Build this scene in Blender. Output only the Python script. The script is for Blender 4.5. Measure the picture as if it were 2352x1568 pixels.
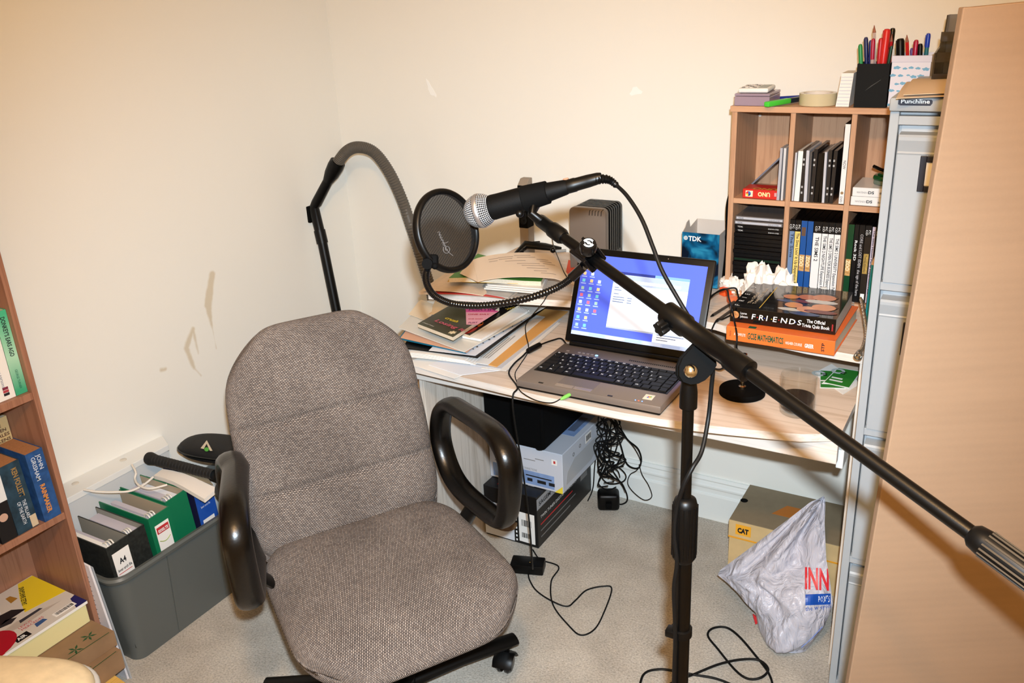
import bpy, bmesh, math, random
from mathutils import Vector, Matrix
random.seed(7)
scene = bpy.context.scene
COL = scene.collection
for _o in list(bpy.data.objects):
    bpy.data.objects.remove(_o)
pi = math.pi
V = Vector

# ---------------------------------------------------------------- camera
FPX = 2009.0
YAW, PITCH, ROLL = map(math.radians, (-31.0766, 21.4209, 2.8931))
CAM = V((2.095, -2.3875, 1.59))
_F = V((math.sin(YAW)*math.cos(PITCH), math.cos(YAW)*math.cos(PITCH), -math.sin(PITCH)))
_r = V((math.cos(YAW), -math.sin(YAW), 0)); _d = _F.cross(_r)
CR = math.cos(ROLL)*_r + math.sin(ROLL)*_d
CD = -math.sin(ROLL)*_r + math.cos(ROLL)*_d
cd = bpy.data.cameras.new('camera'); cam = bpy.data.objects.new('camera', cd); COL.objects.link(cam)
cd.sensor_width = 36; cd.lens = FPX/2352*36; cd.clip_start = .02; cd.clip_end = 50
cam.matrix_world = Matrix((( CR.x, -CD.x, -_F.x, CAM.x), (CR.y, -CD.y, -_F.y, CAM.y), (CR.z, -CD.z, -_F.z, CAM.z), (0, 0, 0, 1)))
scene.camera = cam

def _ray(u, v): return CR*((u-1176)/FPX) + CD*((v-784)/FPX) + _F
def on(ax, val, u, v):            # world point where a sight line meets the plane axis = val
    r = _ray(u, v); return CAM + r*((val-CAM[ax])/r[ax])
def at(u, v, d): return CAM + _ray(u, v)*d
def onpl(n, p0, u, v):
    r = _ray(u, v); return CAM + r*((V(p0)-CAM).dot(n)/r.dot(n))

# ---------------------------------------------------------------- world, lights, exposure
w = bpy.data.worlds.new('room_air'); scene.world = w; w.use_nodes = True
w.node_tree.nodes['Background'].inputs[0].default_value = (1, .8, .6, 1)
w.node_tree.nodes['Background'].inputs[1].default_value = .02

def lamp(name, kind, loc, energy, color, size, aim=None):
    d = bpy.data.lights.new(name, kind); d.energy = energy; d.color = color; d.shadow_soft_size = size
    o = bpy.data.objects.new(name, d); COL.objects.link(o); o.location = loc
    if aim is not None:
        o.rotation_euler = (V(aim)-V(loc)).to_track_quat('-Z', 'Y').to_euler()
    return o
# flash just above the lens, beam tilted up to the back wall
flash = lamp('camera_flash', 'SPOT', CAM - CD*.078 + CR*.02 - _F*.04, 280, (.74, .88, 1.0), .016, aim=CAM + _F*1.0 + CR*.01 + CD*.08)
flash.data.spot_size = math.radians(88); flash.data.spot_blend = 1.0
# warm ceiling bulb of the room
bulb = lamp('ceiling_bulb', 'POINT', (1.95, -2.3, 2.2), 60, (1.0, .57, .20), .05)
vs = scene.view_settings
vs.view_transform = 'Standard'; vs.look = 'None'; vs.exposure = 0.0; vs.gamma = 1.0; vs.use_curve_mapping = False
scene.cycles.use_denoising = True
scene.cycles.max_bounces = 10; scene.cycles.diffuse_bounces = 2

# ---------------------------------------------------------------- materials
def lin(c):
    return tuple(((x/255)/12.92 if x/255 <= .04045 else ((x/255+.055)/1.055)**2.4) for x in c)
_M = {}
def mat(name, c, rough=.55, metal=0, spec=.5, noise=0, nscale=60, bump=0, bscale=200, emit=0, alpha=1, trans=0, ior=1.45, coat=0):
    if name in _M: return _M[name]
    m = bpy.data.materials.new(name); m.use_nodes = True; nt = m.node_tree; b = nt.nodes['Principled BSDF']
    L = lin(c); b.inputs['Base Color'].default_value = (*L, 1)
    b.inputs['Roughness'].default_value = rough; b.inputs['Metallic'].default_value = metal
    b.inputs['Specular IOR Level'].default_value = spec; b.inputs['IOR'].default_value = ior
    b.inputs['Alpha'].default_value = alpha; b.inputs['Transmission Weight'].default_value = trans
    b.inputs['Coat Weight'].default_value = coat
    if emit:
        b.inputs['Emission Color'].default_value = (*L, 1); b.inputs['Emission Strength'].default_value = emit
    if noise or bump:
        tc = nt.nodes.new('ShaderNodeTexCoord')
        if noise:
            n = nt.nodes.new('ShaderNodeTexNoise'); n.inputs['Scale'].default_value = nscale; n.inputs['Detail'].default_value = 6
            nt.links.new(tc.outputs['Object'], n.inputs['Vector'])
            r = nt.nodes.new('ShaderNodeValToRGB')
            r.color_ramp.elements[0].position = .3; r.color_ramp.elements[1].position = .7
            r.color_ramp.elements[0].color = (*[x*(1-noise) for x in L], 1)
            r.color_ramp.elements[1].color = (*[min(1, x*(1+noise)) for x in L], 1)
            nt.links.new(n.outputs['Fac'], r.inputs[0]); nt.links.new(r.outputs[0], b.inputs['Base Color'])
        if bump:
            n2 = nt.nodes.new('ShaderNodeTexNoise'); n2.inputs['Scale'].default_value = bscale; n2.inputs['Detail'].default_value = 4
            nt.links.new(tc.outputs['Object'], n2.inputs['Vector'])
            bp = nt.nodes.new('ShaderNodeBump'); bp.inputs['Strength'].default_value = bump; bp.inputs['Distance'].default_value = .002
            nt.links.new(n2.outputs['Fac'], bp.inputs['Height']); nt.links.new(bp.outputs['Normal'], b.inputs['Normal'])
    _M[name] = m; return m
class NT:                          # tiny node-graph helper
    def __init__(s, name, rough=.5, spec=.5):
        s.m = bpy.data.materials.new(name); s.m.use_nodes = True; s.t = s.m.node_tree; s.b = s.t.nodes['Principled BSDF']
        s.b.inputs['Roughness'].default_value = rough; s.b.inputs['Specular IOR Level'].default_value = spec
        s.tc = s.n('ShaderNodeTexCoord'); _M[name] = s.m
    def n(s, typ, **kw):
        x = s.t.nodes.new(typ)
        for k, v in kw.items():
            if k in x.inputs.keys(): x.inputs[k].default_value = v
            else: setattr(x, k, v)
        return x
    def l(s, a, b): s.t.links.new(a, b)
    def math(s, op, a, b=None, c=None):
        x = s.t.nodes.new('ShaderNodeMath'); x.operation = op
        for i, q in enumerate((a, b, c)):
            if q is None: continue
            if isinstance(q, (int, float)): x.inputs[i].default_value = q
            else: s.l(q, x.inputs[i])
        return x.outputs[0]
    def mix(s, f, a, b):
        x = s.t.nodes.new('ShaderNodeMix'); x.data_type = 'RGBA'
        for i, q in ((0, f), (6, a), (7, b)):
            if isinstance(q, (int, float)): x.inputs[i].default_value = q
            elif isinstance(q, tuple): x.inputs[i].default_value = (*lin(q), 1)
            else: s.l(q, x.inputs[i])
        return x.outputs[2]
    def ramp(s, f, stops):
        x = s.t.nodes.new('ShaderNodeValToRGB'); e = x.color_ramp.elements
        while len(e) < len(stops): e.new(.5)
        for k, (p, c) in zip(e, stops):
            k.position = p; k.color = (*lin(c), 1)
        s.l(f, x.inputs[0]); return x.outputs[0]
    def mapping(s, out='Object', scale=(1, 1, 1), loc=(0, 0, 0), rot=(0, 0, 0)):
        x = s.n('ShaderNodeMapping'); x.inputs['Scale'].default_value = scale; x.inputs['Location'].default_value = loc
        x.inputs['Rotation'].default_value = rot; s.l(s.tc.outputs[out], x.inputs['Vector']); return x.outputs[0]
    def bump(s, h, strength=.3, dist=.002):
        x = s.n('ShaderNodeBump'); x.inputs['Strength'].default_value = strength; x.inputs['Distance'].default_value = dist
        s.l(h, x.inputs['Height']); s.l(x.outputs[0], s.b.inputs['Normal'])
    def color(s, c): s.l(c, s.b.inputs['Base Color'])

# ---------------------------------------------------------------- mesh builder
def rotz(a): return Matrix.Rotation(a, 4, 'Z')
def frame(o, x, y=None, z=None):   # 4x4 frame from an origin and two directions
    x = V(x).normalized()
    if z is not None:
        z = V(z).normalized(); y = z.cross(x).normalized(); z = x.cross(y)
    else:
        y = V(y); z = x.cross(y).normalized(); y = z.cross(x)
    m = Matrix.Identity(4)
    for i, q in enumerate((x, y, z)):
        for j in range(3): m[j][i] = q[j]
    for j in range(3): m[j][3] = o[j]
    return m
def wloc(o):
    p = V((0, 0, 0))
    while o is not None: p += o.location; o = o.parent
    return p

class MB:
    def __init__(s, M=None): s.bm = bmesh.new(); s.M = M or Matrix.Identity(4); s.uv = None
    def _v(s, p): return s.bm.verts.new(s.M @ V(p))
    def face(s, vs, mi=0):
        try:
            f = s.bm.faces.new(vs); f.material_index = mi; return f
        except ValueError: return None
    def poly(s, pts, mi=0): return s.face([s._v(p) for p in pts], mi)
    def box(s, lo, hi, bev=0, seg=2, mi=0, M=None):
        lo, hi = V(lo), V(hi); t = bmesh.new(); bmesh.ops.create_cube(t, size=1)
        c, d = (lo+hi)/2, hi-lo
        for v in t.verts: v.co = V((v.co.x*d.x, v.co.y*d.y, v.co.z*d.z)) + c
        if bev > 0:
            bmesh.ops.bevel(t, geom=list(t.edges), offset=min(bev, .49*min(abs(x) for x in d)), segments=seg, affect='EDGES', profile=.5)
        s.merge(t, mi, M); return s
    def merge(s, t, mi=0, M=None):
        MM = s.M @ M if M is not None else s.M
        mp = {v: s.bm.verts.new(MM @ v.co) for v in t.verts}
        for f in t.faces:
            g = s.face([mp[v] for v in f.verts], mi)
        t.free()
    def prism(s, pts, ext, mi=0, bev=0):
        t = bmesh.new(); e = V(ext)
        a = [t.verts.new(V(p)) for p in pts]; b = [t.verts.new(V(p)+e) for p in pts]
        n = len(pts); t.faces.new(a[::-1]); t.faces.new(b)
        for i in range(n): t.faces.new((a[i], a[(i+1) % n], b[(i+1) % n], b[i]))
        bmesh.ops.recalc_face_normals(t, faces=t.faces)
        if bev: bmesh.ops.bevel(t, geom=list(t.edges), offset=bev, segments=2, affect='EDGES', profile=.5)
        s.merge(t, mi); return s
    def tube(s, pts, r, n=8, closed=False, mi=0, caps=True, flat=None):
        pts = [V(p) for p in pts]; N = len(pts); rings = []
        up = None
        for i, p in enumerate(pts):
            if closed: t = pts[(i+1) % N]-pts[i-1]
            else: t = pts[min(i+1, N-1)]-pts[max(i-1, 0)]
            t = t.normalized() if t.length > 1e-9 else V((0, 0, 1))
            if flat is not None: a = V(flat)
            elif up is None: a = V((0, 0, 1)) if abs(t.z) < .9 else V((1, 0, 0))
            else: a = up
            a = (a - t*a.dot(t)).normalized(); b = t.cross(a); up = a
            rr = r[i] if isinstance(r, (list, tuple)) else r
            ra, rb = rr if isinstance(rr, (list, tuple)) else (rr, rr)
            ring = []
            for k in range(n):
                th = 2*pi*k/n
                ring.append(s._v(p + a*(ra*math.cos(th)) + b*(rb*math.sin(th))))
            rings.append(ring)
        for i in range(N if closed else N-1):
            A, B = rings[i], rings[(i+1) % N]
            for k in range(n): s.face((A[k], A[(k+1) % n], B[(k+1) % n], B[k]), mi)
        if caps and not closed:
            s.face(rings[0][::-1], mi); s.face(rings[-1], mi)
        return s
    def lathe(s, prof, n=24, M=None, mi=0, caps=True):
        MM = M or Matrix.Identity(4); rings = []
        for r, z in prof:
            rings.append([s._v(MM @ V((r*math.cos(2*pi*k/n), r*math.sin(2*pi*k/n), z))) for k in range(n)])
        for A, B in zip(rings, rings[1:]):
            for k in range(n): s.face((A[k], A[(k+1) % n], B[(k+1) % n], B[k]), mi)
        if caps: s.face(rings[0][::-1], mi); s.face(rings[-1], mi)
        return s
    def cyl(s, a, b, r, n=16, r2=None, mi=0):
        a, b = V(a), V(b); d = b-a
        x = d.orthogonal().normalized(); return s.lathe([(r, 0), (r2 if r2 is not None else r, d.length)], n, frame(a, x, z=d), mi)
    def sphere(s, c, r, n=16, m=10, mi=0, sc=(1, 1, 1)):
        t = bmesh.new(); bmesh.ops.create_uvsphere(t, u_segments=n, v_segments=m, radius=1)
        for v in t.verts: v.co = V((v.co.x*r*sc[0], v.co.y*r*sc[1], v.co.z*r*sc[2])) + V(c)
        s.merge(t, mi); return s
    def surf(s, fn, nu, nv, closeu=False, mi=0, uvfn=None):
        g = [[s._v(fn(i/nu, j/nv)) for j in range(nv+1)] for i in range(nu if closeu else nu+1)]
        for i in range(nu):
            for j in range(nv):
                A = g[i]; B = g[(i+1) % len(g)]
                s.face((A[j], B[j], B[j+1], A[j+1]), mi)
        return g
    def slab(s, c, t, n=6, h=None, mi=0, mi_side=None):   # sheet over four corners (list of 3D pts, counter-clockwise from above), thickness t up
        c = [V(p) for p in c]; ms = mi if mi_side is None else mi_side
        def P(u, v, top):
            p = (c[0]*(1-u)+c[1]*u)*(1-v) + (c[3]*(1-u)+c[2]*u)*v
            if h: p = p + V((0, 0, h(u, v)))
            return p + V((0, 0, t if top else 0))
        T = [[s._v(P(i/n, j/n, 1)) for j in range(n+1)] for i in range(n+1)]
        B = [[s._v(P(i/n, j/n, 0)) for j in range(n+1)] for i in range(n+1)]
        for i in range(n):
            for j in range(n):
                s.face((T[i][j], T[i+1][j], T[i+1][j+1], T[i][j+1]), mi)
                s.face((B[i][j], B[i][j+1], B[i+1][j+1], B[i+1][j]), ms)
        for i in range(n):
            s.face((B[i][0], B[i+1][0], T[i+1][0], T[i][0]), ms); s.face((T[i][n], T[i+1][n], B[i+1][n], B[i][n]), ms)
            s.face((T[0][i], T[0][i+1], B[0][i+1], B[0][i]), ms); s.face((B[n][i], B[n][i+1], T[n][i+1], T[n][i]), ms)
        return s
    def bounds(s):
        xs = [v.co for v in s.bm.verts]
        return V([min(p[i] for p in xs) for i in range(3)]), V([max(p[i] for p in xs) for i in range(3)])
    def build(s, name, mats, parent=None, smooth=None, origin=None, recalc=True):
        me = bpy.data.meshes.new(name)
        if recalc: bmesh.ops.recalc_face_normals(s.bm, faces=list(s.bm.faces))
        if parent is not None: off = wloc(parent)
        else:
            if origin is None:
                lo, hi = s.bounds(); origin = V(((lo.x+hi.x)/2, (lo.y+hi.y)/2, lo.z))
            off = V(origin)
        for v in s.bm.verts: v.co -= off
        s.bm.to_mesh(me); s.bm.free()
        if not isinstance(mats, (list, tuple)): mats = [mats]
        for m in mats: me.materials.append(m)
        if smooth is not None:
            me.shade_smooth()
            if smooth < 180: me.set_sharp_from_angle(angle=math.radians(smooth))
        o = bpy.data.objects.new(name, me); COL.objects.link(o)
        if parent is not None: o.parent = parent
        else: o.location = off
        return o
def tag(o, label, cat, group=None, kind=None):
    o['label'] = label; o['category'] = cat
    if group: o['group'] = group
    if kind: o['kind'] = kind
    return o
def thing(name, label, cat, loc, group=None):
    o = bpy.data.objects.new(name, None); COL.objects.link(o); o.location = loc; o.empty_display_size = .05
    return tag(o, label, cat, group)
def struct(o): o['kind'] = 'structure'; return o
def text(body, parent, m, M, size, width=None, name='lettering', bold=0, align='LEFT', shear=0, depth=0, height=None):
    """flat lettering: M = frame whose x runs along the line and z points out of the surface"""
    c = bpy.data.curves.new(name, 'FONT'); c.body = body; c.size = size; c.offset = bold*size; c.align_x = align; c.shear = shear; c.resolution_u = 2
    t = bpy.data.objects.new('tmp', c); me = bpy.data.meshes.new_from_object(t)
    bpy.data.objects.remove(t); bpy.data.curves.remove(c)
    if not me.vertices: return None
    off = wloc(parent)
    xs = [v.co.x for v in me.vertices]; sx = 1
    if width and max(xs)-min(xs) > 0: sx = width/(max(xs)-min(xs))
    ys = [v.co.y for v in me.vertices]; sy = 1
    if height: sy = height/max(1e-6, max(ys)-min(ys))
    for v in me.vertices: v.co = M @ V((v.co.x*sx, v.co.y*sy, .0006)) - off
    me.name = name; me.materials.clear(); me.materials.append(m)
    o = bpy.data.objects.new(name, me); COL.objects.link(o); o.parent = parent
    return o
def smooth_path(pts, k=6, closed=False):     # Catmull-Rom
    pts = [V(p) for p in pts]; n = len(pts); out = []
    for i in range(n if closed else n-1):
        if closed: p0, p1, p2, p3 = pts[i-1], pts[i], pts[(i+1) % n], pts[(i+2) % n]
        else: p0, p1, p2, p3 = pts[max(i-1, 0)], pts[i], pts[i+1], pts[min(i+2, n-1)]
        for j in range(k):
            t = j/k
            out.append(.5*((2*p1) + (-p0+p2)*t + (2*p0-5*p1+4*p2-p3)*t*t + (-p0+3*p1-3*p2+p3)*t**3))
    if not closed: out.append(pts[-1])
    return out
def card(M, w, h, m, parent, name, t=.0004, x0=0, y0=0):   # thin printed patch lying on a surface, frame M (x right, y up, z out)
    b = MB(M); b.box((x0, y0, 0), (x0+w, y0+h, t)); return b.build(name, m, parent)
# ================================================================ SETTING
WN = V((1, -.05, 0)).normalized()          # the left wall is not quite square to the back wall
def onwall(u, v): return onpl(WN, (0, 0, 0), u, v)
def wall_mat():
    g = NT('wall_paint', .62, .3)
    n = g.n('ShaderNodeTexNoise', Scale=2.0, Detail=3.0); g.l(g.tc.outputs['Object'], n.inputs['Vector'])
    c = g.mix(g.math('MULTIPLY', n.outputs['Fac'], .25), (243, 239, 229), (236, 230, 217))
    n2 = g.n('ShaderNodeTexNoise', Scale=420.0, Detail=3.0); g.l(g.tc.outputs['Object'], n2.inputs['Vector'])
    g.color(c); g.bump(n2.outputs['Fac'], .12, .0008)
    return g.m
WALL = wall_mat()
def stain_wall():                 # the same paint with its dried drip marks and scuffs
    g = NT('wall_paint_stained', .62, .3)
    sp = g.n('ShaderNodeSeparateXYZ'); geo = g.n('ShaderNodeNewGeometry'); g.l(geo.outputs['Position'], sp.inputs[0])
    n = g.n('ShaderNodeTexNoise', Scale=2.0, Detail=3.0); g.l(geo.outputs['Position'], n.inputs['Vector'])
    wob = g.n('ShaderNodeTexNoise', Scale=14.0, Detail=4.0); g.l(geo.outputs['Position'], wob.inputs['Vector'])
    base = g.mix(g.math('MULTIPLY', n.outputs['Fac'], .25), (243, 239, 229), (236, 230, 217))
    tot = None
    segs = []
    P = [((488, 630), (478, 700), 13, 17), ((478, 700), (484, 735), 15, 6), ((484, 735), (497, 800), 5, 3),
         ((444, 755), (428, 800), 7, 8), ((428, 800), (446, 845), 9, 7), ((446, 845), (462, 862), 5, 3), ((444, 760), (456, 812), 5, 3), ((370, 850), (380, 848), 5, 5)]
    for a, b, ra, rb in P:
        A, B = onwall(*a), onwall(*b); segs.append((A.y, A.z, B.y, B.z, ra*.00078, rb*.00078))
    for (ay, az, by, bz, ra, rb) in segs:
        dy, dz = by-ay, bz-az; L2 = dy*dy+dz*dz
        t = g.math('ADD', g.math('MULTIPLY', g.math('SUBTRACT', sp.outputs[1], ay), dy/L2), g.math('MULTIPLY', g.math('SUBTRACT', sp.outputs[2], az), dz/L2))
        tcl = g.n('ShaderNodeClamp'); g.l(t, tcl.inputs[0]); t = tcl.outputs[0]
        ey = g.math('SUBTRACT', g.math('SUBTRACT', sp.outputs[1], ay), g.math('MULTIPLY', t, dy))
        ez = g.math('SUBTRACT', g.math('SUBTRACT', sp.outputs[2], az), g.math('MULTIPLY', t, dz))
        d = g.math('SQRT', g.math('ADD', g.math('MULTIPLY', ey, ey), g.math('MULTIPLY', ez, ez)))
        d = g.math('ADD', d, g.math('MULTIPLY', g.math('SUBTRACT', wob.outputs['Fac'], .5), .022))
        r = g.math('ADD', ra, g.math('MULTIPLY', t, rb-ra))
        mr = g.n('ShaderNodeMapRange'); g.l(g.math('SUBTRACT', r, d), mr.inputs[0]); mr.inputs[1].default_value = -.003; mr.inputs[2].default_value = .004
        tot = mr.outputs[0] if tot is None else g.math('MAXIMUM', tot, mr.outputs[0])
    c = g.mix(g.math('MULTIPLY', tot, .55), base, (196, 172, 128))
    n2 = g.n('ShaderNodeTexNoise', Scale=420.0, Detail=3.0); g.l(geo.outputs['Position'], n2.inputs['Vector'])
    g.color(c); g.bump(n2.outputs['Fac'], .12, .0008)
    return g.m
def carpet():
    g = NT('carpet', .95, .05)
    a = g.n('ShaderNodeTexNoise', Scale=190.0, Detail=5.0, Roughness=.7); g.l(g.tc.outputs['Object'], a.inputs['Vector'])
    b = g.n('ShaderNodeTexNoise', Scale=9.0, Detail=4.0); g.l(g.tc.outputs['Object'], b.inputs['Vector'])
    c1 = g.ramp(a.outputs['Fac'], [(.3, (164, 156, 145)), (.5, (200, 192, 181)), (.72, (226, 218, 207))])
    c2 = g.ramp(b.outputs['Fac'], [(.35, (228, 225, 220)), (.65, (255, 253, 249))])
    x = g.n('ShaderNodeMix', data_type='RGBA', blend_type='MULTIPLY'); x.inputs[0].default_value = .8; g.l(c1, x.inputs[6]); g.l(c2, x.inputs[7])
    g.color(x.outputs[2]); g.bump(a.outputs['Fac'], .7, .004)
    return g.m
RX, RY, RZ = 3.45, -3.7, 2.42
def slabbox(name, lo, hi, m):
    b = MB(); b.box(lo, hi); return struct(b.build(name, m))
slabbox('floor', (-.32, RY-.1, -.1), (RX+.1, .1, 0), carpet())
wb = slabbox('wall_back', (-.12, 0, 0), (RX+.1, .1, RZ), WALL)
b = MB(); b.prism([(0, 0, 0), (RY*-.05*-1, RY, 0), (RY*.05-.1, RY, 0), (-.1, 0, 0)], (0, 0, RZ)); wl = struct(b.build('wall_left', stain_wall()))
slabbox('wall_right', (RX, RY, 0), (RX+.1, 0, RZ), WALL)
slabbox('wall_front', (-.32, RY-.1, 0), (RX+.1, RY, RZ), WALL)
slabbox('ceiling', (-.32, RY-.1, RZ), (RX+.1, .1, RZ+.1), mat('ceiling_paint', (246, 242, 234), .7))
GLOSS = mat('white_gloss_paint', (236, 235, 228), .35)
prof = [(0, 0), (.019, 0), (.019, .086), (.017, .092), (.0135, .094), (.0135, .108), (.0155, .113), (.0155, .118), (.012, .123), (.009, .132), (.011, .137), (.007, .147), (0, .147)]
b = MB(); b.prism([(0.0, -d, z) for d, z in prof], (RX, 0, 0)); struct(b.build('baseboard_back', GLOSS))
b = MB(); b.prism([(d-.019*.05, -.019, z) for d, z in prof], ((RY+.019)*.05, RY+.019, 0)); struct(b.build('baseboard_left', GLOSS))
# white scuffs where the paint of the back wall was touched up (thin filler patches, proud of the wall)
FILL = mat('filler_patch', (252, 250, 244), .5)
for (u, v, rw, rh, sl) in ((990, 205, .010, .026, .5), (1460, 210, .017, .011, -.2)):
    p = on(1, 0, u, v); b = MB(); pts = []
    for k in range(12):
        a = 2*pi*k/12; q = 1+.3*math.sin(3*a+u)
        x, z = rw*q*math.cos(a), rh*q*math.sin(a); pts.append((p.x+x-sl*z, 0, p.z+z))
    b.prism(pts, (0, -.0006, 0)); o = b.build('filler_patch', FILL, wb)
# ================================================================ FURNITURE
def wood(name, light, dark, stretch, rough=.45, fine=60, contrast=1.0):
    g = NT(name, rough, .35)
    a = g.n('ShaderNodeTexNoise', Scale=1.0, Detail=6.0, Roughness=.62, Distortion=.6); g.l(g.mapping(scale=stretch), a.inputs['Vector'])
    f = g.n('ShaderNodeTexNoise', Scale=1.0, Detail=3.0); g.l(g.mapping(scale=tuple(s*5 for s in stretch)), f.inputs['Vector'])
    x = g.math('ADD', g.math('MULTIPLY', a.outputs['Fac'], .75), g.math('MULTIPLY', f.outputs['Fac'], .25))
    mid = tuple((p+q)/2 for p, q in zip(light, dark))
    g.color(g.ramp(x, [(.36, dark), (.45, mid), (.52, light), (.7, light)])); g.bump(x, .08, .0006)
    return g.m
DESK_TOP = wood('limed_oak_top', (228, 206, 186), (208, 182, 158), (3, 70, 70))
DESK_EDGE = wood('limed_oak_edge', (230, 219, 208), (208, 194, 180), (3, 60, 90))
DESK_PANEL = wood('limed_oak_panel', (216, 206, 194), (190, 178, 164), (60, 60, 3))
BEECH = wood('beech_veneer', (196, 152, 118), (178, 134, 102), (90, 90, 4))
BEECH_H = wood('beech_edge', (204, 158, 122), (186, 140, 106), (4, 90, 90))
BOOKCASE = wood('cherry_veneer', (158, 112, 88), (138, 94, 72), (70, 70, 3))
BLACK = mat('black_plastic', (4, 4, 4), .40, spec=.3)
BLACKG = mat('black_gloss', (6, 6, 7), .2)
BLACKM = mat('black_matt', (4, 4, 4), .8, spec=.12)
RUBBER = mat('cable_rubber', (8, 8, 8), .5, spec=.3)
WHITEP = mat('white_plastic', (234, 233, 228), .4)
CHROME = mat('chrome', (225, 222, 215), .15, metal=1)
PAPER = mat('white_paper', (240, 236, 230), .8, spec=.2)
PAGES = mat('page_block', (222, 208, 184), .85, spec=.1, noise=.08, nscale=300)
INK = mat('black_ink', (24, 24, 26), .6)
WHITE_INK = mat('white_ink', (242, 242, 240), .5)
GREYINK = mat('grey_ink', (120, 118, 116), .7)

# ---- desk
desk = thing('computer_desk', 'pale wood-grain desk with bowed top and raised rear shelf under the laptop', 'desk', (1.27, -.4, 0))
DZ, RZ0, RZ1 = .72, .820, .838
fr = [(.70, -.725), (.793, -.738), (.957, -.748), (1.177, -.762), (1.30, -.766), (1.40, -.765), (1.481, -.760), (1.56, -.750), (1.631, -.737), (1.702, -.722), (1.77, -.705), (1.842, -.668)]
b = MB(); b.prism([(x, y, .702) for x, y in fr] + [(1.842, -.012, .702), (.70, -.012, .702)], (0, 0, .018))
o = b.build('desktop', [DESK_TOP, DESK_EDGE], desk)
for p in o.data.polygons:
    if abs(p.normal.z) < .5: p.material_index = 1
b = MB(); b.box((.70, -.668, .645), (1.838, -.65, .702), .002); b.build('front_rail', DESK_EDGE, desk)
b = MB(); b.box((.742, -.645, 0), (.758, -.02, .645), .001); b.build('side_panel', DESK_PANEL, desk)
b = MB(); b.box((1.843, -.515, 0), (1.859, -.02, RZ0), .001); b.build('side_panel', DESK_PANEL, desk)
b = MB(); b.box((1.827, -.60, .60), (1.842, -.54, .645), .002); b.build('corner_bracket', WHITEP, desk)
rs = [(.705, -.520), (.80, -.500), (.90, -.478), (1.0, -.452), (1.10, -.432), (1.2, -.424), (1.32, -.424), (1.42, -.434), (1.5, -.446), (1.57, -.475), (1.65, -.497), (1.73, -.512), (1.858, -.522)]
b = MB(); b.prism([(x, y, RZ0) for x, y in rs] + [(1.858, -.012, RZ0), (.705, -.012, RZ0)], (0, 0, RZ1-RZ0))
o = b.build('raised_shelf', [DESK_TOP, DESK_EDGE], desk)
for p in o.data.polygons:
    if abs(p.normal.z) < .5: p.material_index = 1
b = MB(); b.box((.712, -.29, DZ), (.728, -.02, RZ0), .001); b.build('shelf_support', DESK_PANEL, desk)
b = MB(); b.box((1.12, -.30, DZ), (1.136, -.02, RZ0), .001); b.build('shelf_support', DESK_PANEL, desk)
b = MB(); b.box((.73, -.024, DZ), (1.84, -.014, RZ0), 0); b.build('shelf_back', DESK_PANEL, desk)

# ---- pigeonhole unit on the raised shelf
cub = thing('pigeonhole_unit', 'beech six-hole pigeonhole unit holding discs and game boxes', 'shelf unit', (1.655, -.12, RZ1))
CY0, CY1 = -.225, -.03
for k, (x0, x1) in enumerate(((1.452, 1.465), (1.593, 1.605), (1.731, 1.743), (1.846, 1.859))):
    b = MB(); b.box((x0, CY0, RZ1), (x1, CY1, 1.306), .0008); b.build('upright', BEECH, cub)
for nm, z0, z1, bx in (('bottom_board', RZ1, .852, 0), ('middle_board', 1.081, 1.094, 0), ('top_board', 1.306, 1.320, .004)):
    for i, (x0, x1) in enumerate(((1.452, 1.859),) if nm == 'top_board' else ((1.465, 1.593), (1.605, 1.731), (1.743, 1.846))):
        b = MB(); b.box((x0-bx, CY0-bx, z0), (x1, CY1, z1), .0008); b.build(nm, BEECH_H, cub)
b = MB(); b.box((1.452, CY1, RZ1), (1.859, CY1+.004, 1.306)); b.build('back_board', BEECH, cub)
b = MB(); b.lathe([(.004, 0), (.004, .002), (.002, .003)], 12, frame(on(1, CY1, 1746, 264), (1, 0, 0), z=(0, -1, 0))); b.build('screw_cover', WHITEP, cub, smooth=40)

# ---- filing cabinet
CAB = mat('grey_enamel', (166, 171, 175), .42, bump=.03, bscale=600)
cab = thing('filing_cabinet', 'light grey steel four-drawer filing cabinet beside the desk', 'filing cabinet', (2.1, -.31, 0))
cx0, cx1, cyf = 1.863, 2.333, -.62
b = MB(); b.box((cx0, cyf+.024, 0), (cx1, -.235, 1.364))
b.box((cx0, cyf, 0), (1.879, cyf+.024, 1.364), .0015); b.box((2.317, cyf, 0), (cx1, cyf+.024, 1.364), .0015)
b.box((1.879, cyf, 0), (2.317, cyf+.024, .05), .001)
ztops = (1.340, 1.022, .702, .382)
for z in ztops: b.box((1.879, cyf+.001, z), (2.317, cyf+.024, z+.016), .001)
b.build('body', CAB, cab)
b = MB(); b.box((cx0-.001, cyf-.014, 1.3655), (cx1+.002, -.232, 1.390), .004, 2); b.build('top_cap', CAB, cab, smooth=40)
ZB = (1.040, .720, .400, .052)
DARK = mat('shadow_gap', (34, 36, 46), .8)
LBLF = mat('label_holder_black', (22, 22, 34), .45)
frames = {0: ((2115, 358), (2112, 440)), 1: ((2075, 741), (2069, 815)), 2: ((2040, 1062), (2032, 1130)), 3: None}
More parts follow.
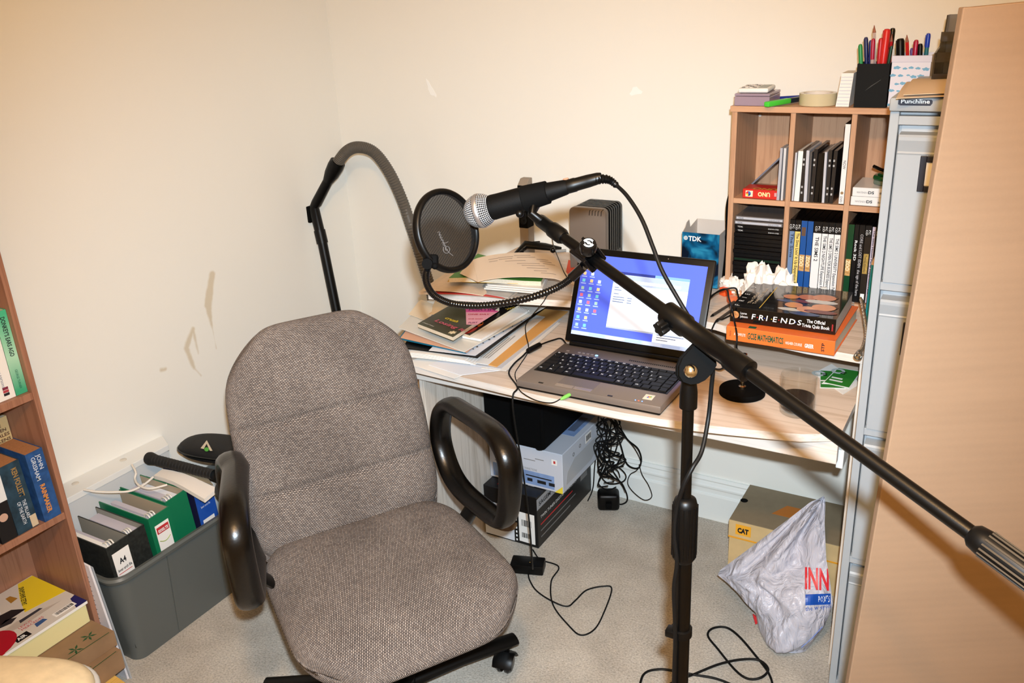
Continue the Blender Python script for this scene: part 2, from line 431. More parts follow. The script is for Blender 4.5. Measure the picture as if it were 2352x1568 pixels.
for k, z0 in enumerate(ztops):
    zb = ZB[k]
    pr = [(.021, z0-.001), (.019, z0-.014), (-.008, z0-.016), (-.011, z0-.020), (-.011, z0-.026), (-.004, z0-.047), (-.0055, z0-.050), (-.004, z0-.053), (-.004, zb), (.021, zb)]
    b = MB(); b.prism([(1.8835, cyf+d, z) for d, z in pr], (.429, 0, 0)); dr = b.build('drawer', CAB, cab)
    zc = (z0+zb)/2
    b = MB()
    if k < 2:
        P0 = on(1, cyf-.007, *frames[k][0]); P1 = on(1, cyf-.007, *frames[k][1]); x0 = P0.x; zt, zl = P0.z, P1.z
    else:
        x0, zt, zl = 1.975, z0-.105, z0-.170
    wd = .10; t = .011
    for lo, hi in (((x0, zl), (x0+t, zt)), ((x0+wd-t, zl), (x0+wd, zt)), ((x0+t, zt-t), (x0+wd-t, zt)), ((x0+t, zl), (x0+wd-t, zl+t))):
        b.box((lo[0], cyf-.009, lo[1]), (hi[0], cyf-.003, hi[1]), .001)
    lf = b.build('label_holder', LBLF, dr)
    b = MB(); b.box((x0+t, cyf-.0055, zl+t), (x0+wd-t, cyf-.0045, zt-t)); b.build('label_card', PAPER, dr)
    b = MB(); b.box((2.29, cyf-.006, z0-.075), (2.304, cyf-.003, z0-.061), .001); b.build('latch', CHROME, dr)
b = MB(); Pq = on(1, cyf-.0145, 2064, 228); Pe = on(1, cyf-.0145, 2141, 243)
M = frame((Pq.x, cyf-.0142, Pe.z), (1, 0, 0), z=(0, -1, 0)); W = Pe.x-Pq.x; H = Pq.z-Pe.z
b = MB(M); b.prism([(0, .002, 0), (.004, 0, 0), (W*.95, 0, 0), (W, .004, 0), (W, H*.8, 0), (W*.96, H, 0), (W*.2, H, 0), (0, H*.9, 0)], (0, 0, .0006)); st = b.build('sticker', mat('sticker_navy', (28, 30, 48), .5), cab)
text('Punchline', st, WHITE_INK, M @ Matrix.Translation((.004, .004, .0006)), .016, W-.009, bold=.02, height=H*.72)

# ---- tall cardboard sheet at the right
def cardboard():
    g = NT('corrugated_card', .8, .15)
    wv = g.n('ShaderNodeTexWave', Scale=1.0, Distortion=4.0, Detail=3.0); wv.bands_direction = 'Z'; wv.inputs['Detail Scale'].default_value = .6
    g.l(g.mapping(scale=(.6, .6, 24)), wv.inputs['Vector'])
    nz = g.n('ShaderNodeTexNoise', Scale=5.0, Detail=5.0); g.l(g.mapping(scale=(1, 1, 5)), nz.inputs['Vector'])
    nf = g.n('ShaderNodeTexNoise', Scale=300.0, Detail=2.0); g.l(g.tc.outputs['Object'], nf.inputs['Vector'])
    x = g.math('ADD', g.math('MULTIPLY', wv.outputs['Fac'], .12), g.math('MULTIPLY', nz.outputs['Fac'], .88))
    c = g.ramp(x, [(.25, (136, 112, 90)), (.7, (142, 117, 94))])
    c = g.mix(g.math('MULTIPLY', nf.outputs['Fac'], .2), c, (124, 98, 76))
    g.color(c); g.bump(wv.outputs['Fac'], .05, .001); return g.m
TL = at(2213, 17, .98); nrm = V((math.sin(-YAW), -math.cos(YAW), 0)).normalized()
dirx = V((math.cos(YAW), -math.sin(YAW), 0)).normalized()
BL = onpl(nrm, TL, 1949, 1568); k = (TL.z-0)/(TL.z-BL.z); BL = TL + (BL-TL)*k; BL.z = 0
b = MB(); ex = -nrm*.012
b.prism([BL, BL+dirx*.72, TL+dirx*.64+V((0, 0, .012)), TL+dirx*.10+V((0, 0, .004)), TL+dirx*.012, TL], ex, bev=.0015)
tag(b.build('cardboard_sheet', cardboard()), 'tall flattened brown cardboard carton standing upright in front of filing cabinet', 'cardboard')

# ---- bookcase by the left wall
bc = thing('bookcase', 'cherry-brown wooden bookcase filled with paperbacks, against the left wall', 'bookcase', (.11, -1.8, 0))
bx, by0, by1 = .222, -2.22, -1.378
b = MB(); b.box((.004, by1-.0125, 0), (bx, by1, 1.86), .001); b.build('side_panel', BOOKCASE, bc)
b = MB(); b.box((.004, by0, 0), (bx, by0+.018, 1.86), .001); b.build('side_panel', BOOKCASE, bc)
b = MB(); b.box((.003, by0+.018, .06), (.009, by1-.0125, 1.84)); b.build('back_panel', BOOKCASE, bc)
BSH = (.075, .476, .792, 1.12, 1.46)
for z in BSH:
    b = MB(); b.box((.009, by0+.018, z), (bx-.004, by1-.0125, z+.018), .001); b.build('shelf', BOOKCASE, bc)
b = MB(); b.box((.004, by0+.018, 1.842), (bx, by1-.0125, 1.86), .001); b.build('top_board', BOOKCASE, bc)
b = MB(); b.box((.19, by0+.018, 0), (.206, by1-.0125, .075), .001); b.build('plinth', BOOKCASE, bc)

# ---- office chair
def weave():
    g = NT('woven_tweed', .9, .15)
    br = g.n('ShaderNodeTexBrick', Scale=1.0); br.offset = .5
    br.inputs['Brick Width'].default_value = .0066; br.inputs['Row Height'].default_value = .0034; br.inputs['Mortar Size'].default_value = .00085
    br.inputs['Mortar Smooth'].default_value = .6; br.inputs['Color1'].default_value = (*lin((180, 169, 161)), 1); br.inputs['Color2'].default_value = (*lin((145, 135, 129)), 1)
    br.inputs['Mortar'].default_value = (*lin((26, 23, 23)), 1)
    mp = g.n('ShaderNodeMapping'); g.l(g.tc.outputs['UV'], mp.inputs['Vector']); mp.inputs['Rotation'].default_value = (0, 0, .35); g.l(mp.outputs[0], br.inputs['Vector'])
    nz = g.n('ShaderNodeTexNoise', Scale=8.0, Detail=4.0); g.l(g.tc.outputs['Object'], nz.inputs['Vector'])
    c2 = g.ramp(nz.outputs['Fac'], [(.35, (214, 208, 204)), (.65, (255, 250, 246))])
    x = g.n('ShaderNodeMix', data_type='RGBA', blend_type='MULTIPLY'); x.inputs[0].default_value = .7; g.l(br.outputs['Color'], x.inputs[6]); g.l(c2, x.inputs[7])
    g.color(x.outputs[2]); g.bump(g.math('SUBTRACT', 1.0, br.outputs['Fac']), .6, .0012); return g.m
TWEED = weave()
cf = V((.854, -.52, 0)); cl = V((.52, .854, 0)); cz = V((0, 0, 1))
S0 = V((1.024, -1.18, .46))
chair = thing('office_chair', 'grey tweed swivel office chair with black loop armrests in front of the desk', 'chair', (1.0, -1.165, 0))
def sgnp(a, e): return math.copysign(abs(a)**e, a)
def pad(name, O, ax, ay, az, A, B, Cc, kfun, shape, parent, n=84, m=None):
    """cushion over a rounded rectangle: half sizes A along ax, B along ay, Cc along az; UV laid over its skin"""
    mb = MB(); uvl = mb.bm.loops.layers.uv.new('UVMap'); uvs = {}
    gr = [math.sin(pi/2*(-1+2*i/n)) for i in range(n+1)]
    def pt(x, y, sg):
        kx, ky = kfun(x, y); X, Y = x*(1-kx*y**6), y*(1-ky*x**6)
        mm = min(1, (abs(x)**10+abs(y)**10)**.1)
        h = (1-mm**6)**.5
        p = shape(X*A, Y*B, sg*h*Cc, sg)
        return p, (p[0]+x*(1-h)*Cc*1.2*abs(x)**3, p[1]+y*(1-h)*Cc*1.2*abs(y)**3)
    top = {}; bot = {}
    for i in range(n+1):
        for j in range(n+1):
            p, uv = pt(gr[i], gr[j], 1); v = mb._v(O+ax*p[0]+ay*p[1]+az*p[2]); top[i, j] = v; uvs[v] = uv
            if 0 < i < n and 0 < j < n:
                p, uv = pt(gr[i], gr[j], -1); v = mb._v(O+ax*p[0]+ay*p[1]+az*p[2]); bot[i, j] = v; uvs[v] = uv
            else: bot[i, j] = v
    for i in range(n):
        for j in range(n):
            for g, rev in ((top, 0), (bot, 1)):
                q = [g[i, j], g[i+1, j], g[i+1, j+1], g[i, j+1]]
                f = mb.face(q[::-1] if rev else q)
                if f:
                    for lp in f.loops: lp[uvl].uv = uvs[lp.vert]
    return mb.build(name, m or TWEED, parent, smooth=180)
def seat_shape(x, y, z, sg):      # x forward, y lateral
    if x > .07: z -= 1.0*(x-.07)**2
    if sg > 0: z += .006*(abs(y)/.23)**2
    return x, y*(1+.03*(x/.25)), z
pad('seat', S0 + cf*.0 - cz*.036, cf, cl, cz, .250, .243, .040, lambda x, y: (.20, .22) if x > 0 else (.20, .10), seat_shape, chair)
TB = math.radians(15); bu = cz*math.cos(TB) - cf*math.sin(TB); bn = cf*math.cos(TB) + cz*math.sin(TB)   # back: up and outward normal
B0 = S0 - cf*.225
def back_shape(x, y, z, sg):      # x lateral, y up, z thickness
    t = y + .232                  # height above the seat line
    if sg > 0:
        for t0 in (.128, .287): z -= .010*math.exp(-((t-t0)/.006)**2)
        if .128 < t < .287: z += .005*math.sin((t-.128)/.159*pi)
        elif t <= .128: z += .005*math.sin(max(0, t)/.128*pi)
    w = 1.0 - .06*max(0, (t-.12)/.38)**2
    z += .25*x*x                  # wraps slightly round the sitter
    return x*w, y, z
pad('backrest', B0 + bu*.215 - bn*.028, cl, bu, bn, .230, .272, .040, lambda x, y: (.30, .17) if y > 0 else (.06, .06), back_shape, chair, 110)
ARM = mat('armrest_foam', (6, 5, 4), .3, bump=.12, bscale=160)
def arm(sd):
    O = S0 + cl*(.262*sd if sd > 0 else -.25); O.z = 0; K = .88
    prof = [(-.315, .585), (-.285, .665), (-.225, .710), (-.15, .722), (0, .737), (.065, .728), (.105, .695), (.108, .64), (.088, .55), (.06, .50), (.01, .482), (-.06, .472), (-.17, .462), (-.245, .475), (-.295, .52)]
    pts = [O + cl*((-.20*max(0, x+.15)) if sd < 0 else 0) + cf*((x+.105)*K-.105+.012-(.02 if sd < 0 else 0)) + cz*((z-.598)*K+.600) for x, z in smooth_closed2(prof)]
    m = MB(); m.tube(pts, [(.028, .018)]*len(pts), 14, closed=True, flat=cl); a = m.build('armrest', ARM, chair, smooth=70)
    m = MB(); Q = O + cz*.475; m.tube([Q - cf*.10 + cz*.0, Q - cf*.10 - cz*.06 - cl*(.05*sd), Q - cf*.10 - cz*.085 - cl*(.14*sd)], [(.028, .009)]*3, 10, flat=cf); m.build('arm_bracket', BLACK, chair, smooth=50)
def smooth_closed2(p):
    return [(q.x, q.y) for q in smooth_path([(a, b_, 0) for a, b_ in p], 5, True)]
arm(1); arm(-1)
# underside, column, star base and castors
m = MB(); m.box((-.11, -.09, .352), (.12, .09, .372), .006, M=frame((S0.x, S0.y, 0), cf, cl)); m.build('seat_plate', BLACK, chair)
m = MB(); Q = B0 - bn*.072; m.tube([S0 - cf*.06 - cz*.10, S0 - cf*.20 - cz*.10, S0 - cf*.285 - cz*.075, S0 - cf*.325 + cz*.0, Q + bu*.12 - bn*.006, Q + bu*.26 - bn*.002], [(.032, .008)]*6, 12, flat=cl); m.build('back_stem', BLACK, chair, smooth=50)
SC = V((.982, -1.150, 0))
m = MB(); m.lathe([(.030, .11), (.030, .22), (.026, .23), (.022, .23), (.022, .355)], 20, Matrix.Translation(SC)); m.build('gas_column', BLACK, chair, smooth=40)
m = MB(); m.lathe([(.045, .075), (.05, .085), (.046, .118), (.03, .125)], 24, Matrix.Translation(SC)); m.build('hub', BLACK, chair, smooth=40)
for k in range(5):
    a = math.radians(60 + 72*k); d = V((math.cos(a), math.sin(a), 0)); s = V((-d.y, d.x, 0))
    m = MB(); m.tube([SC + d*.035 + cz*.098, SC + d*.17 + cz*.092, SC + d*.29 + cz*.080, SC + d*.325 + cz*.078], [(.030, .018), (.025, .015), (.023, .013), (.021, .012)], 12, flat=s); m.build('base_leg', BLACK, chair, smooth=50)
    C0 = SC + d*.298; q = d*math.cos(.7) + s*math.sin(.7); r_ = V((-q.y, q.x, 0))
    m = MB(); m.cyl(C0 + cz*.045, C0 + cz*.078, .009, 12)
    hd = MB()
    cc = C0 - q*.012 + cz*.027
    m.tube([cc + q*.027 + cz*.004, cc + q*.020 + cz*.018, cc + cz*.028, cc - q*.020 + cz*.018, cc - q*.027 + cz*.002], [(.026, .004)]*5, 10, flat=r_)
    cs = m.build('castor', BLACK, chair, smooth=50)
    for sg in (-1, 1):
        m = MB(); m.lathe([(.012, 0), (.025, .001), (.0265, .008), (.022, .014), (.008, .016)], 22, frame(cc + r_*(.004*sg), q, z=r_*sg)); m.build('wheel', BLACKG, cs, smooth=40)
# ================================================================ MICROPHONE, STAND, POP FILTER
STEEL_BLK = mat('black_powder_coat', (3, 3, 3), .32, spec=.35, bump=.04, bscale=900)
stand = thing('microphone_stand', 'tall black boom microphone stand reaching across the laptop', 'microphone stand', at(1582, 890, 1.12)*1)
PP = at(1582, 890, 1.12); stand.location = (PP.x, PP.y, 0)
def pz(v): return onpl(nrm, PP, 1575, v).z
zA, zB, zC, zD = pz(1270), pz(1140), pz(935), pz(880)
m = MB(); m.lathe([(.0, 0), (.125, 0), (.125, .012), (.12, .018), (.03, .024), (.02, .035), (.0, .035)], 40, Matrix.Translation((PP.x, PP.y, 0)), caps=False); m.build('round_base', STEEL_BLK, stand, smooth=40)
m = MB(); m.cyl((PP.x, PP.y, .03), (PP.x, PP.y, zA+.01), .0118, 24); m.build('lower_tube', STEEL_BLK, stand, smooth=40)
m = MB(); m.cyl((PP.x, PP.y, zB-.01), (PP.x, PP.y, zC+.01), .0076, 20); m.build('upper_tube', STEEL_BLK, stand, smooth=40)
m = MB(); zz = zA; m.lathe([(.012, zA-.012), (.0165, zA-.004), (.0165, zB-.012), (.0145, zB-.004), (.009, zB)], 28, Matrix.Translation((PP.x, PP.y, 0)))
for k in range(14):
    a = 2*pi*k/14; m.box((PP.x+.0165*math.cos(a)-.001, PP.y+.0165*math.sin(a)-.001, zA-.002), (PP.x+.0165*math.cos(a)+.001, PP.y+.0165*math.sin(a)+.001, zB-.012))
m.build('height_clutch', BLACK, stand, smooth=40)
m = MB(); m.lathe([(.0085, zC-.002), (.0115, zC), (.0115, zD-.012), (.010, zD), (.010, zD+.01)], 24, Matrix.Translation((PP.x, PP.y, 0))); m.build('neck', STEEL_BLK, stand, smooth=40)
m = MB(); zc = pz(1448); m.lathe([(.0125, zc-.007), (.015, zc-.006), (.015, zc+.006), (.0125, zc+.007)], 24, Matrix.Translation((PP.x, PP.y, 0)));
m.box((-.004, -.008, -.006), (.014, .008, .006), .002, M=Matrix.Translation(V((PP.x, PP.y, zc)) - CR*.018)); m.build('cable_clip', BLACK, stand, smooth=40)
# boom: straight line in space
BA, BE = at(1262, 522, 1.27), at(2300, 1275, .80); BD = (BE-BA).normalized()
def boom(u):                        # point of the boom whose picture column is u
    lo, hi = -.2, 1.4
    for _ in range(50):
        t = (lo+hi)/2; p = BA + (BE-BA)*t; q = p-CAM
        x = 1176 + FPX*q.dot(CR)/q.dot(_F)
        if x < u: lo = t
        else: hi = t
    return BA + (BE-BA)*lo
m = MB(); m.cyl(boom(1285), boom(2420), .0079, 22); bo = m.build('boom_arm', STEEL_BLK, stand, smooth=40)
E0 = boom(2238); m = MB(); m.lathe([(.0085, -.004), (.012, 0), (.0135, .01), (.0135, .13), (.011, .14), (0, .14)], 28, frame(E0, BD.orthogonal(), z=BD), caps=False)
fr_ = frame(E0, BD.orthogonal(), z=BD)
for k in range(16):
    a = 2*pi*k/16; c, s_ = .0135*math.cos(a), .0135*math.sin(a); m.box((c-.0009, s_-.0009, .012), (c+.0009, s_+.0009, .128), M=fr_)
m.build('boom_grip', BLACK, bo, smooth=40)
# sleeve with end collars
c0, c1, c2, c3 = boom(1530), boom(1580), boom(1672), boom(1722)
m = MB(); L = (c3-c0).length; l1, l2 = (c1-c0).length, (c2-c0).length
m.lathe([(.0085, -.001), (.0150, .001), (.0150, l1-.004), (.0125, l1), (.0122, l2), (.0142, l2+.004), (.0142, L-.002), (.0085, L)], 28, frame(c0, BD.orthogonal(), z=BD)); m.build('boom_sleeve', STEEL_BLK, stand, smooth=40)
# clamp head: two cheek plates hung under the sleeve
fw = -_F; side = BD; dn = (CD - BD*CD.dot(BD)).normalized()
hc = (PP + V((0, 0, 0))) ; hc = onpl(fw, boom(1590)+_F*.014, 1582, 851)
ncheek = BD.cross(dn).normalized()
if ncheek.dot(fw) < 0: ncheek = -ncheek
sl = boom(1625)
m = MB(); pts = []
for (u, v) in ((1598, 786), (1640, 822), (1642, 838), (1632, 856), (1616, 872), (1600, 880), (1582, 882), (1566, 876), (1557, 862), (1557, 842), (1565, 822)):
    pts.append(onpl(fw, hc, u, v))
m.prism([p + fw*.010 for p in pts], _F*.010); m.prism([p - fw*.006 for p in pts], _F*.010)
m.build('clamp_plate', mat('plate_black', (7, 7, 7), .75, spec=.06), stand)
m = MB(); m.cyl(hc - fw*.018, hc + fw*.010, .0085, 18); m.build('clamp_core', STEEL_BLK, stand, smooth=40)
m = MB(); m.sphere(hc + fw*.011, .0095, 16, 10); m.build('clamp_bolt', CHROME, stand, smooth=60)
kn = onpl(fw, boom(1552), 1525, 748) + fw*.006
kd = (kn - boom(1552)).normalized()
m = MB(); m.cyl(boom(1552) + kd*.012, kn, .004, 12)
fk = frame(kn, kd.orthogonal(), z=kd)
lob = [(.0088*(1+.16*math.cos(6*t))*math.cos(t), .0088*(1+.16*math.cos(6*t))*math.sin(t)) for t in [2*pi*k/48 for k in range(48)]]
m.prism([fk @ V((x, y, 0)) for x, y in lob], kd*.011, bev=.0008); m.build('clamp_knob', BLACK, stand, smooth=40)
# clip end
m = MB(); q0, q1 = boom(1238), boom(1296); m.lathe([(.0085, 0), (.0098, .004), (.0098, .030), (.0118, .034), (.0118, (q1-q0).length*.9), (.009, (q1-q0).length)], 22, frame(q0, BD.orthogonal(), z=BD)); m.build('thread_adapter', BLACK, stand, smooth=40)

# ---- microphone
MA, MT = at(1103, 484, 1.31), at(1372, 410, 1.25); MD = (MT-MA).normalized(); mx = MD.orthogonal().normalized(); fm = frame(MA, mx, z=MD)
mic = thing('microphone', 'black handheld microphone with silver mesh ball head clipped to the boom', 'microphone', MA)
def grille():
    g = NT('steel_mesh', .3, .6)
    br = g.n('ShaderNodeTexChecker', Scale=1.0); g.l(g.mapping('UV', scale=(92, 46, 1), rot=(0, 0, 0)), br.inputs['Vector'])
    sx = g.n('ShaderNodeSeparateXYZ'); g.l(g.tc.outputs['UV'], sx.inputs[0])
    a = g.math('SINE', g.math('MULTIPLY', g.math('ADD', sx.outputs[0], g.math('MULTIPLY', sx.outputs[1], .5)), 2*pi*22)); b_ = g.math('SINE', g.math('MULTIPLY', g.math('SUBTRACT', sx.outputs[0], g.math('MULTIPLY', sx.outputs[1], .5)), 2*pi*22))
    h = g.math('MULTIPLY', a, b_)
    mr = g.n('ShaderNodeMapRange'); g.l(h, mr.inputs[0]); mr.inputs[1].default_value = -.10; mr.inputs[2].default_value = .22
    g.color(g.mix(mr.outputs[0], (22, 22, 24), (232, 234, 238))); g.b.inputs['Metallic'].default_value = .55
    g.bump(h, .8, .0015); return g.m
m = MB(fm); uvl = m.bm.loops.layers.uv.new('UVMap'); prof = []
R = .0255
for k in range(25):
    a = pi - (pi-.72)*k/24; prof.append((max(R*math.sin(a), .0002), R*math.cos(a)))
rings = []
for r, z in prof: rings.append([m._v((r*math.cos(2*pi*i/40), r*math.sin(2*pi*i/40), z)) for i in range(40)])
for j in range(24):
    for i in range(40):
        f = m.face((rings[j][i], rings[j][(i+1) % 40], rings[j+1][(i+1) % 40], rings[j+1][i]))
        for lp, (a, c) in zip(f.loops, ((i, j), (i+1, j), (i+1, j+1), (i, j+1))): lp[uvl].uv = (a/40, c/24)
gr_ = m.build('mesh_head', grille(), mic, smooth=180)
m = MB(fm); m.lathe([(.0254, -.0035), (.0262, -.002), (.0262, .002), (.0254, .0035)], 40, caps=False); m.build('head_band', mat('brushed_steel', (190, 190, 194), .35, metal=.9), gr_, smooth=40)
m = MB(fm); Lm = (MT-MA).length
m.lathe([(.0165, .0155), (.0185, .017), (.0190, .022), (.0186, .030), (.0182, .062), (.0150, .100), (.0112, .135), (.0098, .140), (0, .140)], 32, caps=False); m.build('handle', mat('microphone_black', (4, 4, 4), .6, spec=.15, bump=.2, bscale=1200), mic, smooth=40)
m = MB(fm); m.lathe([(.0, .136), (.0100, .137), (.0103, .140), (.0103, .150), (.0096, .152), (.0094, .17), (.0084, .185), (.0070, .19)], 24, caps=False); m.build('plug', BLACK, mic, smooth=40)
m = MB(); P = onpl(fw, MA+MD*.125, 1300, 414); m.box((-.004, -.003, -.002), (.004, .003, .003), .001, M=frame(P, MD, z=-CD)); m.build('release_tab', mat('brown_tab', (150, 100, 75), .5), mic)
# mic clip (belongs to the stand)
m = MB(fm); m.lathe([(.0178, .070), (.0192, .071), (.0168, .108), (.0150, .109)], 28, caps=False); cp = m.build('microphone_clip', BLACKM, stand, smooth=40)
m = MB(); pv = at(1222, 492, 1.275); m.tube([MA + MD*.088 - V((0, 0, .012)), pv, boom(1245)], [(.012, .007), (.011, .007), (.010, .008)], 14); m.sphere(pv + fw*.006 - CR*.018 , .006, 12, 8); m.build('clip_pivot', BLACK, stand, smooth=50)

# ---- pop filter with its gooseneck and clamp
FC = at(1026, 530, 1.33); fa = (CR*.69 + _F*.72).normalized(); fu = (-CD*.985 - CR*.10); fu = (fu - fa*fu.dot(fa)).normalized(); fn = fa.cross(fu)
pf = thing('pop_filter', 'round black mesh pop filter on a gooseneck in front of the microphone head', 'pop filter', FC)
fp = frame(FC, fa, fu)
m = MB(fp); R1 = .0648; prof = []
for k in range(14):
    a = 2*pi*k/14; prof.append((R1-.0048+.0048*math.cos(a), .0075*math.sin(a)))
rings = [[m._v((r*math.cos(2*pi*i/72), r*math.sin(2*pi*i/72), z)) for i in range(72)] for r, z in prof]
for j in range(14):
    for i in range(72): m.face((rings[j][i], rings[j][(i+1) % 72], rings[(j+1) % 14][(i+1) % 72], rings[(j+1) % 14][i]))
m.build('hoop', BLACK, pf, smooth=60)
def nylon():
    g = NT('black_nylon', .7, .2); g.b.inputs['Base Color'].default_value = (*lin((20, 18, 17)), 1)
    v1 = g.n('ShaderNodeTexWave', Scale=260.0); v1.bands_direction = 'X'; g.l(g.tc.outputs['Object'], v1.inputs['Vector'])
    v2 = g.n('ShaderNodeTexWave', Scale=262.0, Distortion=.4); v2.bands_direction = 'Z'; g.l(g.tc.outputs['Object'], v2.inputs['Vector'])
    g.l(g.math('ADD', .84, g.math('MULTIPLY', g.math('MULTIPLY', v1.outputs['Fac'], v2.outputs['Fac']), .25)), g.b.inputs['Alpha']); return g.m
for nm, zz, mm in (('mesh_front', .003, nylon()),):
    m = MB(fp); m.lathe([(.0001, zz), (.030, zz), (.0605, zz)], 64, caps=False); m.build('mesh_screen', mm, pf)
GL = mat('grey_logo_print', (84, 80, 78), .7)
def pfp(u, v): return onpl(fn, FC, u, v) + (fn if fn.dot(fw) > 0 else -fn)*.0045
m = MB(); m.tube(smooth_path([pfp(u, v) for u, v in ((1004, 536), (1008, 548), (1013, 556), (1019, 570), (1026, 580), (1036, 588))], 4), .0006, 5)
for k in range(6):
    u, v = 1003+k*2.6, 533+k*6.0; m.tube([pfp(u-3, v+2), pfp(u+1, v), pfp(u+4, v+3)], .0005, 5)
m.tube(smooth_path([pfp(1022+r*math.cos(t), 573+r*1.25*math.sin(t)) for r, t in [(1+.75*k, k*.9) for k in range(12)]], 3), .0006, 5)
m.tube([pfp(1012, 562), pfp(1025, 556)], .0006, 5); m.build('logo_print', GL, pf)
g0 = at(984, 606, 1.30)
m = MB(); m.box((-.010, -.010, -.009), (.012, .010, .009), .003, M=frame(at(988, 600, 1.305), CR, z=fw)); m.cyl(at(983, 604, 1.30), at(981, 606, 1.285), .008, 16); m.sphere(at(999, 611, 1.285), .005, 12, 8); m.build('hoop_clamp', mat('plate_black', (7, 7, 7)), pf, smooth=50)
gp = smooth_path([at(*q) for q in ((984, 610, 1.30), (978, 634, 1.295), (983, 658, 1.29), (1000, 680, 1.285), (1035, 696, 1.28), (1085, 702, 1.27), (1145, 698, 1.265), (1215, 684, 1.26), (1275, 662, 1.245), (1310, 640, 1.235), (1338, 613, 1.222))], 26)
m = MB(); m.tube(gp, [(.0054 if k % 3 else .0044) for k in range(len(gp))], 10); m.build('gooseneck', mat('gooseneck_black', (7, 7, 8), .22, spec=.6), pf, smooth=40)
m = MB(); q = at(1322, 628, 1.23); m.tube([at(1312, 638, 1.233), at(1340, 612, 1.221)], .0068, 14); m.build('gooseneck_ferrule', BLACKG, pf, smooth=50)
bq = boom(1352); fb = frame(bq, BD, z=fw)
m = MB(); m.box((-.017, -.012, -.013), (.017, .013, -.009), .001, M=fb); m.box((-.017, -.0145, -.012), (.017, -.009, .017), .001, M=fb); m.box((-.017, .010, -.012), (.017, .0145, .017), .001, M=fb); m.box((-.012, -.012, .012), (.012, .013, .017), .001, M=fb); m.build('boom_clamp', BLACKG, pf)
kc = at(1351, 566, 1.165); ks = onpl(fw, bq, 1356, 596)
m = MB(); m.cyl(ks, kc, .0042, 12); kq = (kc - ks).normalized(); kq = (fw*.8 - CD*.6).normalized()
fk2 = frame(kc - kq*.008, kq.orthogonal(), z=kq)
m.lathe([(.008, -.004), (.0105, -.001), (.0115, .003), (.0115, .012), (.0102, .0145), (.0, .0148)], 28, fk2, caps=False); kk = m.build('clamp_knob', BLACKG, pf, smooth=40)
fk3 = frame(kc + kq*.0072, CR, z=kq); m = MB()
def arc(r0, r1, a0, a1, n=14):
    P = [(r1*math.cos(a0+(a1-a0)*k/n), r1*math.sin(a0+(a1-a0)*k/n)) for k in range(n+1)] + [(r0*math.cos(a1-(a1-a0)*k/n), r0*math.sin(a1-(a1-a0)*k/n)) for k in range(n+1)]
    m.prism([fk3 @ V((x, y, 0)) for x, y in P], kq*.0004)
arc(.0068, .0076, .5, 2.6); arc(.0068, .0076, 3.6, 5.8); arc(.0050, .0057, .2, 2.9); arc(.0050, .0057, 3.4, 6.0); arc(0.0001, .0024, 0, 6.28)
for a in (pi*.78, -pi*.22): m.prism([fk3 @ V((r*math.cos(a+d), r*math.sin(a+d), 0)) for r, d in ((.0026, -.5), (.0072, -.12), (.0072, .12), (.0026, .5))], kq*.0005)
m.build('knob_emblem', WHITE_INK, kk)

# ---- microphone cable: from the plug, over the boom, down the pole, coiled on the carpet
def plp(u, v, off): return onpl(nrm, PP + nrm*off, u, v)
up_ = [at(1366, 412, 1.25), at(1395, 412, 1.245), at(1414, 424, 1.24), at(1442, 452, 1.22), at(1474, 503, 1.20), at(1500, 568, 1.185), at(1521, 622, 1.175), at(1555, 682, 1.165), at(1594, 748, 1.155), at(1622, 800, 1.16)]
dn_ = [plp(1637, 835, -.03), plp(1634, 890, -.03), plp(1627, 960, -.025), plp(1612, 1035, .0), plp(1590, 1075, .016), plp(1570, 1115, .018), plp(1555, 1165, .012), plp(1549, 1225, .012), plp(1555, 1290, .014), plp(1548, 1350, .014), plp(1550, 1420, .014), plp(1551, 1480, .014), plp(1548, 1560, .014)]
e = dn_[-1]; bt = [V((e.x, e.y, .30)), V((e.x-.02, e.y-.01, .08)), V((e.x-.10, e.y+.02, .012))]
fl = [on(2, .004, *q) for q in ((1420, 1700), (1465, 1585), (1480, 1547), (1512, 1537), (1545, 1540), (1592, 1549), (1650, 1560), (1720, 1590), (1765, 1610), (1775, 1580), (1765, 1545), (1735, 1505), (1698, 1462), (1668, 1441), (1637, 1443), (1626, 1460), (1650, 1492), (1690, 1540), (1720, 1559), (1750, 1559), (1764, 1540), (1742, 1520), (1700, 1519), (1650, 1530), (1592, 1549), (1540, 1570), (1480, 1620))]
for k, p in enumerate(fl): p.z = .0045 + (.006 if k in (19, 20, 21, 22, 23) else 0)
m = MB(); m.tube(smooth_path(up_ + dn_ + bt + fl, 8), .0030, 8)
cbl = tag(m.build('microphone_cable', RUBBER, smooth=60), 'thick black cable hanging from the microphone, down the stand pole and coiled on the carpet', 'cable')
rp = smooth_path(up_[:4], 9)[1:20]
m = MB(); m.tube(rp, [(.0082-.0035*k/len(rp) if k % 2 else .0064-.0030*k/len(rp)) for k in range(len(rp))], 12); m.build('strain_relief', BLACK, cbl, smooth=30)

